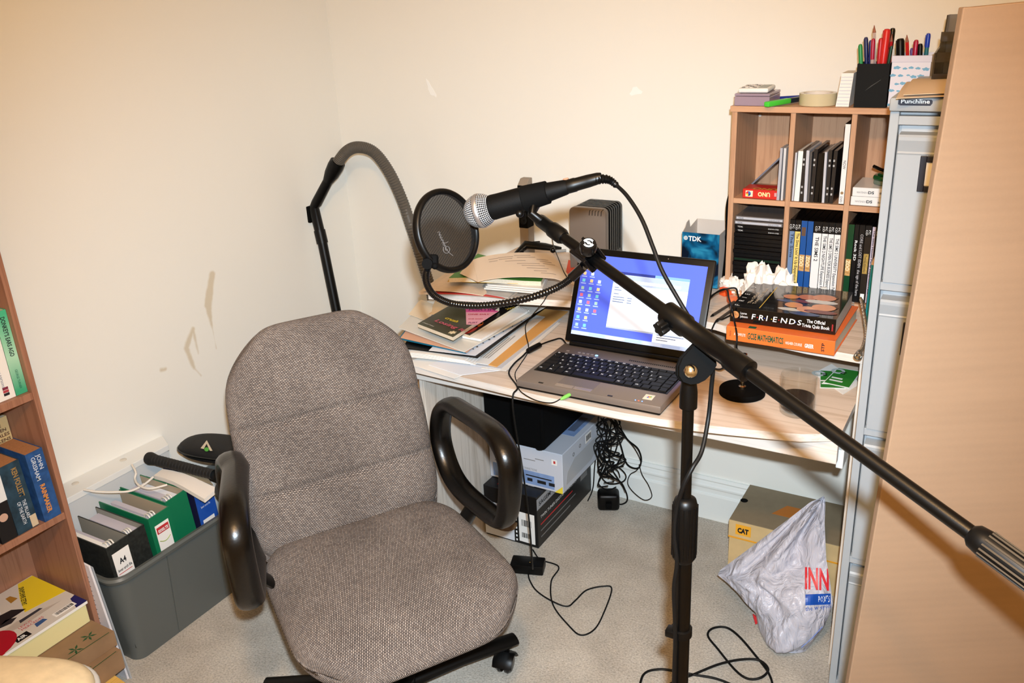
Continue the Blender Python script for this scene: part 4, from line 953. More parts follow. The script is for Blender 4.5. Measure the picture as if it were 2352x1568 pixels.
pw = [V((1.128, -.50, .735)), on(2, .7262, 1290, 778), on(2, .7262, 1270, 781), fer1, fer0, on(2, .7262, 1200, 818), on(2, .724, 1180, 836), on(2, .724, 1169, 858), V((1.118, -.752, .7245)), V((1.122, -.781, .716)), V((1.125, -.786, .66)), V((1.130, -.765, .50)), V((1.115, -.72, .32)), V((1.06, -.62, .10)), on(2, .012, 1222, 1262), on(2, .004, 1240, 1284), on(2, .004, 1283, 1301), on(2, .004, 1266, 1335), on(2, .004, 1270, 1388), on(2, .004, 1308, 1438), on(2, .004, 1335, 1458), on(2, .004, 1366, 1444), on(2, .004, 1388, 1404), on(2, .004, 1405, 1352), on(2, .004, 1385, 1346), on(2, .004, 1347, 1355), on(2, .004, 1322, 1378), on(2, .004, 1302, 1392), on(2, .008, 1266, 1379), on(2, .004, 1232, 1356), on(2, .006, 1217, 1333), V((1.000, -.545, .012))]
b = MB(); b.tube(smooth_path(pw, 8), .0022, 8); pl_ = tag(b.build('power_lead', RUBBER, smooth=60), 'black laptop power lead running off the desk to the adapter on the carpet', 'cable')
d_ = (fer1-fer0); b = MB(); b.lathe([(.003, -.002), (.0072, 0), (.0078, .003), (.0078, d_.length-.003), (.0072, d_.length), (.003, d_.length+.002)], 18, frame(fer0, d_.orthogonal(), z=d_)); b.build('ferrite_bead', BLACK, pl_, smooth=40)
pa = thing('power_adapter', 'small black power adapter brick on the carpet beside the chair', 'power adapter', (.975, -.50, 0))
b = MB(frame((.985, -.51, 0), (math.cos(.32), math.sin(.32), 0), z=(0, 0, 1))); b.box((-.055, -.026, .001), (.045, .026, .032), .004, 2); b.build('case', BLACK, pa, smooth=40)
b = MB(); b.tube(smooth_path([on(2, .018, 1237, 1300), on(2, .02, 1247, 1295), on(2, .014, 1250, 1288), on(2, .006, 1244, 1286)], 5), .003, 8); b.build('lead', RUBBER, pa, smooth=60)
b = MB(); b.cyl((.99, -.515, .0318), (.99, -.515, .0326), .0015, 8); b.build('indicator', C_('amber_led', (190, 150, 60)), pa)

# right of the laptop
ds = thing('desk_stand', 'round black weighted base with a short chrome stem right of the laptop', 'stand', (1.604, -.563, DZ))
b = MB(); b.lathe([(.0495, .0005), (.0515, .002), (.0515, .012), (.050, .0145), (.0, .0148)], 48, Matrix.Translation((1.604, -.563, DZ)), caps=False); b.build('base', BLACKM, ds, smooth=40)
zt = on(1, -.563, 1706, 812).z
b = MB(); b.lathe([(.0085, .0148), (.0085, .020), (.0045, .022), (.0045, zt-DZ-.014), (.0075, zt-DZ-.012), (.0075, zt-DZ)], 20, Matrix.Translation((1.604, -.563, DZ))); b.build('stem', C_('brass_chrome', (206, 186, 150), .2, metal=1), ds, smooth=40)
b = MB(); b.lathe([(.0050, zt-DZ-.001), (.0050, zt-DZ+.001)], 16, Matrix.Translation((1.604, -.563, DZ))); b.build('socket', BLACKM, ds)
b = MB(); b.tube(smooth_path([V((1.596, -.572, zt-.016)), on(2, .80, 1672, 838), on(2, .76, 1655, 848), on(2, .735, 1640, 846), on(2, .727, 1625, 838)], 6), .0025, 8); b.build('lead', RUBBER, ds, smooth=60)
gl = thing('drinking_glass', 'short clear tumbler a third full of dark red drink', 'glass', (1.737, -.607, DZ))
GC = Matrix.Translation((1.737, -.607, DZ)); 
def thin_glass():
    g = NT('clear_glass'); t = g.t; out = t.nodes['Material Output']; lw = g.n('ShaderNodeLayerWeight', Blend=.35)
    tr_ = g.n('ShaderNodeBsdfTransparent'); tr_.inputs[0].default_value = (.96, .965, .96, 1); gl_ = g.n('ShaderNodeBsdfGlossy'); gl_.inputs['Roughness'].default_value = .03; gl_.inputs[0].default_value = (.9, .9, .9, 1)
    mx_ = g.n('ShaderNodeMixShader'); f_ = g.math('ADD', .03, g.math('MULTIPLY', g.math('POWER', lw.outputs['Facing'], 3.0), .5)); g.l(f_, mx_.inputs[0]); g.l(tr_.outputs[0], mx_.inputs[1]); g.l(gl_.outputs[0], mx_.inputs[2]); g.l(mx_.outputs[0], out.inputs['Surface']); return g.m
GLASS = thin_glass()
b = MB(); b.lathe([(.0001, .0005), (.033, .0005), (.0358, .003), (.0368, .012), (.0378, .090), (.0372, .0915), (.0362, .0905), (.0350, .016), (.030, .0105), (.0001, .010)], 48, GC, caps=False); b.build('tumbler', GLASS, gl, smooth=50)
b = MB(); b.lathe([(.0001, .0103), (.030, .0108), (.0348, .0163), (.0353, .040), (.0001, .040)], 48, GC, caps=False); b.build('drink', mat('dark_red_drink', (16, 2, 3), .2, spec=.15), gl, smooth=50)
CGN = C_('card_green', (44, 128, 44), .5)
sheet('paper_slip', 'white paper slips under the two green cards', 'paper', DZ+.0005, [(1868, 858), (1936, 906), (1978, 880), (1910, 836)], PAPER, .001)
def gcard(label, z, q):
    t_ = thing('green_card', label, 'card', on(2, z, *q[0])); Q = zpx(z, *q)
    b = MB(); b.slab(Q, .0007, 1); cb = b.build('card', WHITE_INK, t_)
    c = sum(Q, V((0, 0, 0)))/4; b = MB(); b.slab([c+(p-c)*.93 + V((0, 0, .0007)) for p in Q], .0003, 1); b.build('green_print', CGN, cb)
    Mx = qframe([p + V((0, 0, .0012)) for p in Q]); w, h = (Q[1]-Q[0]).length, (Q[3]-Q[0]).length
    lines_on(cb, Mx, w*.62, h*.30, 2, WHITE_INK, x0=w*.12, y0=h*.12, seed=3, gap=.42); lines_on(cb, Mx, w*.3, h*.16, 2, BLACK, x0=w*.28, y0=h*.62, seed=4, gap=.5)
    b = MB(Mx); b.lathe([(h*.08, 0), (h*.15, 0), (h*.15, .0003), (h*.08, .0003)], 20, Matrix.Translation((w*.14, h*.78, 0)), caps=False); b.build('round_emblem', C_('emblem_grey', (190, 200, 200), .5), cb)
gcard('green loyalty card lying underneath, partly covered by the other green card', DZ+.0018, [(1883, 891), (1942, 893), (1922, 852), (1883, 850)])
gcard('green card with white border lying on top of the other green card', DZ+.0035, [(1890, 879), (1951, 892), (1979, 853), (1925, 844)])

# books on the raised shelf
ORG = C_('orange_cover', (236, 112, 48), .35); BLKC = C_('black_cover', (12, 12, 13), .12, coat=.4)
gm = thing('textbook', 'thick orange mathematics textbook under the black quiz book', 'book', on(2, RZ, 1800, 790))
def zb(u, v, z): return on(2, z, u, v)
g0, g1 = zb(1668, 779, RZ), zb(1916, 817, RZ); gx = (g1-g0).normalized(); gyv = V((-gx.y, gx.x, 0)); GLn = (g1-g0).length; GD = .245; GT = .034
Mg = frame(g0, gx, gyv)
b = MB(Mg); b.box((.002, .002, .0015), (GLn-.003, GD-.003, GT-.0015)); b.build('page_block', PAGES, gm)
b = MB(Mg); b.box((0, 0, 0), (GLn, GD, .0016)); b.box((0, 0, GT-.0016), (GLn, GD, GT)); b.box((0, -.001, 0), (GLn, .0016, GT), .001); gc = b.build('cover', ORG, gm)
Ms = Mg @ Matrix(((1, 0, 0, 0), (0, 0, -1, -.0012), (0, 1, 0, 0), (0, 0, 0, 1)))      # spine face frame: x along, y up, z toward viewer
DG = C_('dark_green_ink', (14, 80, 54), .5)
text('GCSE MATHEMATICS', gc, DG, Ms @ Matrix.Translation((GLn*.205, .010, 0)), .02, GLn*.335, bold=.03, height=.0155)
text('A COMPLETE', gc, WHITE_INK, Ms @ Matrix.Translation((GLn*.075, .014, 0)), .01, GLn*.11, height=.0065)
text('HIGHER COURSE', gc, WHITE_INK, Ms @ Matrix.Translation((GLn*.56, .011, 0)), .01, GLn*.15, height=.0065)
text('GREER', gc, WHITE_INK, Ms @ Matrix.Translation((GLn*.735, .010, 0)), .012, GLn*.08, bold=.03, height=.0095)
text('STP', gc, INK, Ms @ Matrix.Translation((GLn*.91, .006, 0)) @ Matrix.Rotation(pi/2, 4, 'Z'), .009, .02, bold=.03)
text('Stanley', gc, INK, Ms @ Matrix.Translation((GLn*.045, .010, 0)) @ Matrix.Rotation(pi/2, 4, 'Z'), .006, .014)
b = MB(Mg); b.box((GLn*.20, .004, GT), (GLn*.27, .016, GT+.0006)); b.build('title_print', DG, gc)
fz = RZ+GT+.0005
fb_ = thing('quiz_book', 'black glossy quiz book with a group photograph cover, on the orange textbook', 'book', on(2, fz, 1810, 740))
f0, f1 = zb(1677, 737, fz), zb(1918, 769, fz); fx = (f1-f0).normalized(); fyv = V((-fx.y, fx.x, 0)); FL = (f1-f0).length; FD = .20; FT = .036
Mf = frame(f0, fx, fyv)
b = MB(Mf); b.box((.001, .002, .001), (FL-.001, FD-.001, FT-.001)); b.build('page_block', C_('page_grey', (206, 196, 180), .85, noise=.1, nscale=400), fb_)
b = MB(Mf); b.box((0, 0, 0), (FL, FD, .001)); b.box((0, 0, FT-.001), (FL, FD, FT)); b.box((0, -.0012, 0), (FL, .001, FT), .001); fc = b.build('cover', BLKC, fb_)
Ms = Mf @ Matrix(((1, 0, 0, 0), (0, 0, -1, -.0014), (0, 1, 0, 0), (0, 0, 0, 1)))
xs = (.215, .285, .355, .42, .495, .575, .655); 
for ch, x in zip('FRIENDS', xs): text(ch, fc, WHITE_INK, Ms @ Matrix.Translation((FL*x-.002, .0125, 0)), .02, .004 if ch == 'I' else None, shear=.12, height=.0125, bold=.01)
for k, c in enumerate(((200, 40, 40), (60, 90, 200), (220, 190, 60), (200, 40, 40), (220, 190, 60), (60, 90, 200))):
    b = MB(Ms); x = (xs[k]+xs[k+1])/2*FL+.003; b.box((x, .017, 0), (x+.002, .019, .0003)); b.build('title_dot', C_('dot_%d' % c[0], c), fc)
text('Lauren\nJohnson', fc, WHITE_INK, Ms @ Matrix.Translation((FL*.10, .021, 0)), .008, FL*.075)
text('The Official\nTrivia Quiz Book', fc, WHITE_INK, Ms @ Matrix.Translation((FL*.82, .021, 0)), .011, FL*.255, align='CENTER', bold=.015)
b = MB(Ms); b.lathe([(.0001, 0), (.0085, 0), (.0085, .0003), (.0001, .0003)], 20, Matrix.Translation((FL*.05, .018, 0)), caps=False); b.build('oval_picture', C_('tan_print', (190, 130, 80), .4, noise=.5, nscale=200), fc)
b = MB(Ms); b.box((FL*.965, .008, 0), (FL*.978, .024, .0003)); b.build('publisher_mark', C_('mark_red', (150, 30, 30)), fc)
Mt = Mf @ Matrix.Translation((0, 0, FT+.0001))
for ch, y in zip('FRIENDS', (.04, .20, .335, .46, .59, .73, .89)): text(ch, fc, WHITE_INK, Mt @ Matrix.Translation((FL*.075, FD*y, 0)) @ Matrix.Rotation(pi/2, 4, 'Z'), .017, .004 if ch == 'I' else None, shear=.12)
text('The Official\nTrivia Quiz Book', fc, C_('cream_ink', (214, 196, 170)), Mt @ Matrix.Translation((FL*.155, FD*.17, 0)) @ Matrix.Rotation(pi/2, 4, 'Z'), .011, FD*.62)
b = MB(Mt); b.box((FL*.265, FD*.06, 0), (FL*.272, FD*.86, .0003)); b.build('gold_rule', C_('gold_ink', (200, 160, 40)), fc)
SK = [(206, 128, 82), (222, 150, 104), (196, 116, 74), (228, 164, 120)]
def blob(x, y, rx, ry, c, h, nm):
    b = MB(Mt); b.prism([(FL*x+rx*math.cos(a), FD*y+ry*math.sin(a), h) for a in [2*pi*k/18 for k in range(18)]], (0, 0, .00015)); b.build(nm, C_('print_%d_%d' % (c[0], c[1]), c, .18), fc)
for k, (x, y, rx, ry) in enumerate(((.47, .58, .018, .015), (.55, .30, .020, .018), (.63, .62, .022, .018), (.70, .20, .024, .020), (.78, .66, .026, .022), (.83, .32, .026, .022))):
    blob(x-.01, y+.05, rx*1.25, ry*1.15, (36, 22, 16), .0001+.0001*k, 'cover_hair'); blob(x, y, rx, ry, SK[k % 4], .0004+.0001*k, 'cover_face'); blob(x-.002, y-.16, rx*1.4, ry*.55, ((70, 84, 120), (210, 206, 200), (120, 60, 50))[k % 3], .0003+.0001*k, 'cover_clothes')
# computer lead looping over the books
b = MB(); zt = fz+FT+.003
ld = [V((1.44, -.375, .845)), on(1, -.395, 1642, 674), on(1, -.41, 1668, 664), on(1, -.45, 1674, 684), on(1, -.52, 1681, 706), V(f0)+V((.012, -.012, .012)), V(g0)+V((.028, -.014, .020)), V(g0)+V((.030, -.018, -.008)), on(2, .80, 1694, 803), V((1.602, -.560, .800))]
b.tube(smooth_path(ld, 7), .0022, 7); l2 = [V((1.43, -.36, .845)), on(1, -.385, 1645, 672), on(1, -.37, 1686, 661), on(1, -.365, 1694, 674), on(1, -.36, 1698, 690), on(2, RZ+.004, 1702, 704)]
b.tube(smooth_path(l2, 6), .0022, 7); b.tube(smooth_path([V((1.488, -.56, .735)), on(2, RZ+.006, 1640, 745), on(2, RZ+.006, 1660, 733), on(2, RZ+.006, 1682, 722)], 6), .0020, 7)
tag(b.build('computer_lead', RUBBER, smooth=60), 'black lead looping from the laptop side over the two stacked books', 'cable')
oc = thing('orange_sharpener', 'small orange plastic sharpener beside the crumpled tissues', 'sharpener', on(2, RZ, 1672, 690))
b = MB(frame(on(2, RZ, 1672, 676), (.5, .85, 0), z=(0, 0, 1))); b.box((-.022, -.011, 0), (.022, .011, .022), .003); b.build('body', C_('bright_orange', (240, 92, 40), .4), oc)
b = MB(frame(on(2, RZ, 1682, 694), (.5, .85, 0), z=(0, 0, 1))); b.box((-.012, -.010, 0), (.010, .010, .016), .003); b.build('cap', C_('salmon_orange', (244, 122, 74), .4), oc)
for (a, c, lb) in (((1632, 727), (1686, 693), 'dark pencil lying farther from the laptop edge, behind the other pencil'), ((1642, 740), (1693, 703), 'dark pen lying beside the quiz book, nearest the shelf edge')):
    pr = thing('pen', lb, 'pen', on(2, RZ, *a)); A, B = on(2, RZ+.0045, *a), on(2, RZ+.0045, *c); d_ = (B-A).normalized()
    b = MB(); b.cyl(A+d_*.012, B, .0036, 10); b.build('barrel', C_('pen_grey', (64, 56, 50), .4), pr, smooth=40); b = MB(); b.cyl(A, A+d_*.012, .0008, 10, .0036); b.build('tip', BLACK, pr, smooth=40)
def crumple(name, label, c, r, sc, seed, m):
    from mathutils import noise
    bm = bmesh.new(); bmesh.ops.create_icosphere(bm, subdivisions=4, radius=1)
    for v in bm.verts:
        p = v.co.normalized(); q = V((p.x, p.y, p.z*sc[2]))*1.6 + V((seed, seed*1.7, 0))
        d_ = .95 + .55*abs(noise.noise(q))*1.2 + .30*abs(noise.noise(q*2.7)) - .16*abs(noise.noise(q*6))
        v.co = V((p.x*sc[0], p.y*sc[1], max(-.45, p.z)*sc[2]))*r*d_
    zmin = min(v.co.z for v in bm.verts)
    b = MB(); 
    for v in bm.verts: v.co = v.co + V((c.x, c.y, c.z - zmin))
    b.merge(bm); return tag(b.build(name, m, smooth=30), label, 'tissue', 'crumpled tissues')
TIS = C_('tissue_white', (244, 232, 220), .9, bump=.3, bscale=120)
crumple('crumpled_tissue', 'small cream crumpled tissue beside the orange sharpener', on(2, RZ, 1682, 672), .031, (1.0, .8, .9), 3.1, TIS)
def tis(label, u, vtop, y, rx, seed):
    top = on(1, y, u, vtop); hgt = top.z-RZ; r = rx; crumple('crumpled_tissue', label, V((top.x, y, RZ)), r, (1.0, .75, hgt/r/1.75), seed, TIS)
tis('larger white crumpled tissue in front of the disc stack, left half', 1748, 606, -.292, .037, 5.3)
tis('white crumpled tissue touching the pale blue game box', 1796, 624, -.290, .033, 8.7)
# clear sleeves, glue cap, pencil, gooseneck
CLR = mat('clear_film', (214, 220, 226), .08, alpha=.42, spec=.9)
for k in range(3):
    q = [(1806+6*k, 700-2*k), (1955+4*k, 712-3*k), (1962, 692), (1812, 680)]
    b = MB(); b.slab(zpx(RZ+.006+.004*k, *q), .0006, 14, lambda u, v, k=k: .0035*math.sin(26*u+5*v+k)*math.sin(3*v+.4))
    tag(b.build('plastic_sleeve', CLR, smooth=70), ('lowest clear plastic sleeve', 'middle clear plastic sleeve', 'uppermost clear plastic sleeve')[k] + ' lying in front of the white game boxes', 'plastic sleeve', 'clear disc sleeves')
cp_ = thing('glue_cap', 'white cylindrical cap standing on the clear sleeves behind the quiz book', 'cap', on(2, RZ+.02, 1891, 688))
b = MB(); P = on(2, RZ+.02, 1891, 684); b.lathe([(.0088, 0), (.0088, .020), (.0082, .026), (.007, .0275), (.0, .0278)], 24, Matrix.Translation(P), caps=False); b.build('shell', WHITEP, cp_, smooth=40)
pc = thing('jumbo_pencil', 'thick turquoise pencil standing upright between the books and filing cabinet', 'pencil', on(2, RZ, 1996, 735))
A, B = V((1.826, -.335, RZ)), on(1, -.335, 2010, 607); B.x = min(B.x, 1.845); d_ = (B-A); L = d_.length; fm_ = frame(A, d_.orthogonal(), z=d_)
b = MB(); b.lathe([(.0088, 0), (.0088, L)], 6, fm_); b.build('barrel', C_('turquoise', (28, 140, 150), .35), pc)
b = MB(); b.lathe([(.0086, L), (.0026, L+.022)], 12, fm_); b.build('sharpened_wood', C_('pencil_wood', (226, 190, 150), .7), pc, smooth=40)
b = MB(); b.lathe([(.0026, L+.022), (.0002, L+.028)], 10, fm_); b.build('lead', C_('graphite', (40, 70, 74), .4), pc)
b = MB(fm_); 
for z in (.03, .045, .075): b.box((-.004, -.0098, z), (.003, -.0076, z+.006))
b.build('printed_marks', RED, pc)
gn = thing('gooseneck_light', 'chrome flexible gooseneck light hanging over the right end of the shelf', 'light', on(2, RZ, 1982, 745))
gpts = smooth_path([on(1, -.40, 1978, 688), on(1, -.42, 1981, 700), on(1, -.47, 1987, 735), on(1, -.51, 1990, 768), on(1, -.55, 1983, 795), on(1, -.575, 1975, 808)], 14)
b = MB(); b.tube(gpts, [(.0042 if k % 3 else .0034) for k in range(len(gpts))], 10); b.build('gooseneck', CHROME, gn, smooth=40)
A, B = on(1, -.575, 1975, 806), on(1, -.605, 1969, 824); d_ = (B-A).normalized(); b = MB(); b.lathe([(.004, 0), (.0058, .004), (.0085, .018), (.0088, .022), (.0070, .022), (.0055, .010), (.0, .008)], 22, frame(A, d_.orthogonal(), z=d_), caps=False); b.build('lamp_cup', CHROME, gn, smooth=50)
b = MB(); b.cyl(gpts[0], gpts[0]+(gpts[0]-gpts[1]).normalized()*.008, .0024, 10); b.build('tip', C_('brass', (206, 170, 110), .25, metal=1), gn, smooth=40)

# disc box and black bag left of the pigeonholes
tb = thing('disc_box', 'open-topped blue and black cardboard disc box behind the laptop lid', 'box', (1.375, -.13, RZ))
bx0, bx1, byf, byb = 1.322, 1.424, -.195, -.075; zf = on(1, byf, 1600, 535).z; zk = on(1, byb, 1620, 503).z
TB_ = NT('disc_box_print', .3); sp_ = TB_.n('ShaderNodeTexNoise', Scale=14.0, Detail=2.0, Distortion=1.5); TB_.l(TB_.tc.outputs['Object'], sp_.inputs['Vector']); TB_.color(TB_.ramp(sp_.outputs['Fac'], [(.38, (4, 18, 36)), (.52, (8, 86, 128)), (.62, (40, 132, 168))]))
b = MB(); b.box((bx0, byf, RZ), (bx1, byf+.0015, zf)); fr_p = b.build('front_panel', TB_.m, tb)
GRC = C_('grey_card', (206, 196, 186), .7)
b = MB(); b.prism([(bx0, byf+.0015, RZ), (bx0, byb, RZ), (bx0, byb, zk), (bx0, byf+.06, zk-.01), (bx0, byf+.05, zf+.022), (bx0, byf+.03, zf+.018), (bx0, byf+.02, zf+.008), (bx0, byf+.0015, zf)], (.0015, 0, 0)); b.prism([(bx1-.0015, byf+.0015, RZ), (bx1-.0015, byb, RZ), (bx1-.0015, byb, zk), (bx1-.0015, byf+.06, zk-.005), (bx1-.0015, byf+.0015, zf)], (.0015, 0, 0)); b.box((bx0, byb-.0015, RZ), (bx1, byb, zk)); b.box((bx0, byf, RZ), (bx1, byb, RZ+.0015)); b.build('card_shell', GRC, tb)
text('TDK', fr_p, WHITE_INK, frame((bx0+.018, byf-.0004, zf-.022), (1, 0, 0), z=(0, -1, 0)), .018, .036, bold=.03)
b = MB(); 
M_ = frame((bx0+.0105, byf-.0004, zf-.0155), (1, 0, 0), z=(0, -1, 0)); b.lathe([(.0042, 0), (.0056, 0), (.0056, .0004), (.0042, .0004)], 20, M_, caps=False)
for a in (0, pi/3, 2*pi/3): b.box((-.0045, -.0007, 0), (.0045, .0007, .0004), M=M_ @ Matrix.Rotation(a, 4, 'Z'))
b.build('round_logo', WHITE_INK, fr_p)
for k in range(2):
    b = MB(); b.box((bx0+.078+.011*k, byf+.004, RZ+.002), (bx0+.0875+.011*k, byb-.006, RZ+.127), .0006); tag(b.build('disc_case', C_('case_smoke', (92, 84, 80), .2)), 'smoky disc case standing in the blue disc box, ' + ('nearer its middle', 'against its right side')[k], 'disc case', 'disc cases in the blue box')
bg = thing('black_bag', 'black fabric bag slumped between the disc box and pigeonhole unit', 'bag', (1.44, -.13, RZ))
from mathutils import noise as _nz
b = MB(); ct = V((1.438, -.10, RZ))
def bagf(u, v):
    a = 2*pi*u; r = (.012+.0*v)*(1.0 if v < .9 else (1-v)*9+.1); z = v*.275
    rx, ry = (.0115, .07) if v < .75 else (.0115*(1-(v-.75)*1.6), .07*(1-(v-.75)*2.6))
    n_ = 1+.25*_nz.noise(V((math.cos(a)*1.5, math.sin(a)*1.5, v*5)))
    return ct + V((rx*math.cos(a)*n_, ry*math.sin(a)*n_, z))
b.surf(bagf, 20, 16, True); b.build('body', C_('black_nylon_bag', (9, 9, 10), .8, bump=.3, bscale=80), bg, smooth=60)
b = MB(); b.tube(smooth_path([ct + V((0, -.05, .26)), ct + V((-.004, -.07, .22)), ct + V((.002, -.082, .12)), ct + V((-.004, -.078, .03))], 5), [(.008, .002)]*16, 8); b.build('strap', BLACKM, bg, smooth=50)
# ================================================================ PIGEONHOLE CONTENTS
CYF = CY0 - .001
def yx(v, u, y=None): return on(1, CYF if y is None else y, u, v)
def spine_frame(x, z, y): return frame((x, y, z), (0, 0, -1), z=(0, -1, 0))   # text runs downwards
# bottom-left: stack of disc cases
def disc_case(z, label, edge, txt, tone, i):
    jx = .0012*math.sin(i*2.7); jy = .003*math.sin(i*1.9); x0, x1 = 1.4675+jx*.5, 1.5895+jx*.5; y0 = CY0+.012+jy
    t = thing('disc_case', label, 'disc case', ((x0+x1)/2, y0+.06, z), 'disc cases stacked in the lower left pigeonhole')
    b = MB(); b.box((x0, y0, z), (x1, y0+.14, z+.0098), .0007, 1); c = b.build('shell', tone, t)
    b = MB(); b.box((x0+.003, y0-.0006, z+.0022), (x1-.003, y0+.001, z+.0076)); s = b.build('edge_label', edge, t)
    if txt:
        text('TDK', s, WHITE_INK if txt == 1 else INK, frame((x0+.008, y0-.0007, z+.003), (1, 0, 0), z=(0, -1, 0)), .005, .014)
        text('DVD+R 4.7GB', s, WHITE_INK if txt == 1 else INK, frame((x1-.036, y0-.0007, z+.003), (1, 0, 0), z=(0, -1, 0)), .004, .026)
SMK = C_('case_smoke_dark', (22, 20, 20), .15); SIL = C_('case_silver', (150, 150, 160), .25); SILB = C_('silver_label', (186, 188, 196), .4); BLB = C_('black_label', (14, 14, 15), .3); GNB = C_('green_label', (16, 40, 26), .35); CLRC = C_('case_clear_grey', (120, 112, 108), .1, alpha=.75)
N = 18; z = .8525
for i in range(N):
    k = N-1-i
    if i == 0: a = ('bottom disc case of the stack, with a pale silver edge', SILB, 2, SMK)
    elif k == 0: a = ('top disc case of the stack, silver edged and clear lidded', SILB, 2, CLRC)
    elif k == 1: a = ('second disc case from the top, silver edged', SILB, 2, CLRC)
    elif k == 2: a = ('black disc case with white top line, third from the top', BLB, 1, SMK)
    elif k == 3: a = ('black lettered disc case, fourth from the top of the stack', BLB, 1, SMK)
    elif i == 7: a = ('disc case with a dark green edge, in the middle of the black stack', GNB, 0, SMK)
    else: a = ('plain black disc case, %s from the bottom of the stack' % ('first second third fourth fifth sixth seventh eighth ninth tenth eleventh twelfth thirteenth fourteenth'.split()[i]), BLB, 0, SMK)
    disc_case(z, a[0], a[1], a[2], a[3], i); z += .0108
b = None
# bottom-middle and bottom-right: game boxes
def game(u0, u1, vt, label, base, strip, title, tcol, tsize, t0, tlen, corner=None, extra=None, x=None, h=.196, group='game boxes standing in the lower pigeonholes', dpt=.135):
    x0, x1 = x; z0 = .8525; z1 = z0+h; y0 = CY0+.012
    t = thing('game_box', label, 'game box', ((x0+x1)/2, y0+dpt/2, z0), group)
    b = MB(); b.box((x0, y0, z0), (x1, y0+dpt, z1), .001, 1); bd = b.build('case', C_('case_black_gloss', (10, 10, 11), .12), t)
    b = MB(); b.box((x0+.0004, y0-.0006, z0+.002), (x1-.0004, y0+.001, z1-.002)); sl = b.build('spine_sleeve', base, t)
    if strip is not None:
        b = MB(); b.box((x0+.0004, y0-.0009, z1-.030), (x1-.0004, y0, z1-.002)); b.build('spine_band', strip, sl)
        text('PC\nCD', sl, WHITE_INK, spine_frame(x0+(x1-x0)*.55, z1-.012, y0-.001), .0065, .013)
    if title: text(title, sl, tcol, spine_frame(x0+(x1-x0)*.32, z0+h*t0, y0-.0007), tsize, tlen, bold=.015)
    if corner is not None:
        b = MB(); b.prism([(x0+.0004, y0-.0007, z0+.001), (x1-.0004, y0-.0007, z0+.001), (x1-.0004, y0-.0007, z0+.010), (x0+.0004, y0-.0007, z0+.028)], (0, -.0003, 0)); b.build('spine_corner', corner, sl)
    if extra: extra(sl, x0, x1, y0, z0, z1)
    return t
BK = C_('strip_black', (12, 12, 13), .3); WHT = C_('sleeve_white', (234, 232, 230), .25); BLU = C_('sleeve_blue', (34, 82, 150), .15); GRYB = C_('sleeve_greyblue', (112, 136, 170), .25); YLW = C_('sleeve_yellow', (236, 206, 116), .3); GRN = C_('sleeve_green', (22, 66, 40), .2); DBR = C_('sleeve_dark', (34, 28, 22), .3); PUR = C_('sleeve_white_purple', (200, 190, 206), .3); NVY = C_('navy_ink', (30, 36, 60), .5)
TAN = C_('tan_logo', (196, 150, 90), .4, noise=.4, nscale=200)
def zoo(sl, x0, x1, y0, z0, z1):
    text('ZOO', sl, C_('logo_cream', (230, 214, 170), .5), spine_frame(x0+(x1-x0)*.15, z0+.105, y0-.0012), .012, .028, bold=.06)
    b = MB(); b.box((x0+.001, y0-.0009, z0+.066), (x1-.001, y0-.0004, z0+.108), .0); b.build('logo_plate', TAN, sl)
def zoo_top(sl, x0, x1, y0, z0, z1):
    zoo(sl, x0, x1, y0, z0, z1); b = MB(); b.box((x0+.002, y0-.001, z1-.04), (x1-.003, y0-.0004, z1-.018), .0); b.build('animal_print', C_('brown_print', (96, 70, 50), .5), sl)
X = 1.6065
def nx(w):
    global X
    a = X; X += w + .0006; return (a, a+w)
game(0, 0, 0, 'slim pale grey-blue game box, first in the middle row next to the white tissue', GRYB, BK, 'The Sims', NVY, .01, .82, .062, x=nx(.0128))
game(0, 0, 0, 'yellow game box with black lettering, second in the middle pigeonhole', YLW, BK, "The Sims Livin' It Up Expansion Pack", INK, .01, .83, .145, corner=BK, x=nx(.0136))
game(0, 0, 0, 'blue game box beside the yellow game box', BLU, None, None, None, 0, 0, 0, extra=zoo_top, x=nx(.0146))
game(0, 0, 0, 'blue game box beside the widest white game box', BLU, None, None, None, 0, 0, 0, extra=zoo, x=nx(.0140))
game(0, 0, 0, 'widest white game box, short black title and a black corner', WHT, BK, 'THE SIMS 2', INK, .012, .80, .062, corner=BK, x=nx(.0198))
game(0, 0, 0, 'white game box just right of the widest white one', WHT, BK, 'THE SIMS 2 NIGHTLIFE Expansion Pack', INK, .01, .82, .145, corner=BK, x=nx(.0146))
game(0, 0, 0, 'white game box without a black corner, third of the white row', WHT, BK, 'THE SIMS 2 OPEN FOR BUSINESS Expansion Pack', INK, .01, .80, .15, x=nx(.0138))
game(0, 0, 0, 'rightmost white game box, against the upright divider', WHT, BK, 'THE SIMS 2 UNIVERSITY Expansion Pack', INK, .01, .80, .14, corner=C_('corner_slate', (60, 74, 80), .3), x=nx(.0146))
X = 1.7445
game(0, 0, 0, 'dark green game box with a tan logo, right of the divider', GRN, None, None, None, 0, 0, 0, extra=zoo, x=nx(.0140))
game(0, 0, 0, 'thin black game box beside the dark green one', BK, None, 'Rock 3D', WHITE_INK, .008, .80, .05, x=nx(.0100))
game(0, 0, 0, 'black game box with a long grey title down its spine', BK, None, 'CORE and LOST EDEN  the age of the hero', C_('ink_grey', (170, 168, 170), .5), .009, .88, .155, x=nx(.0130))
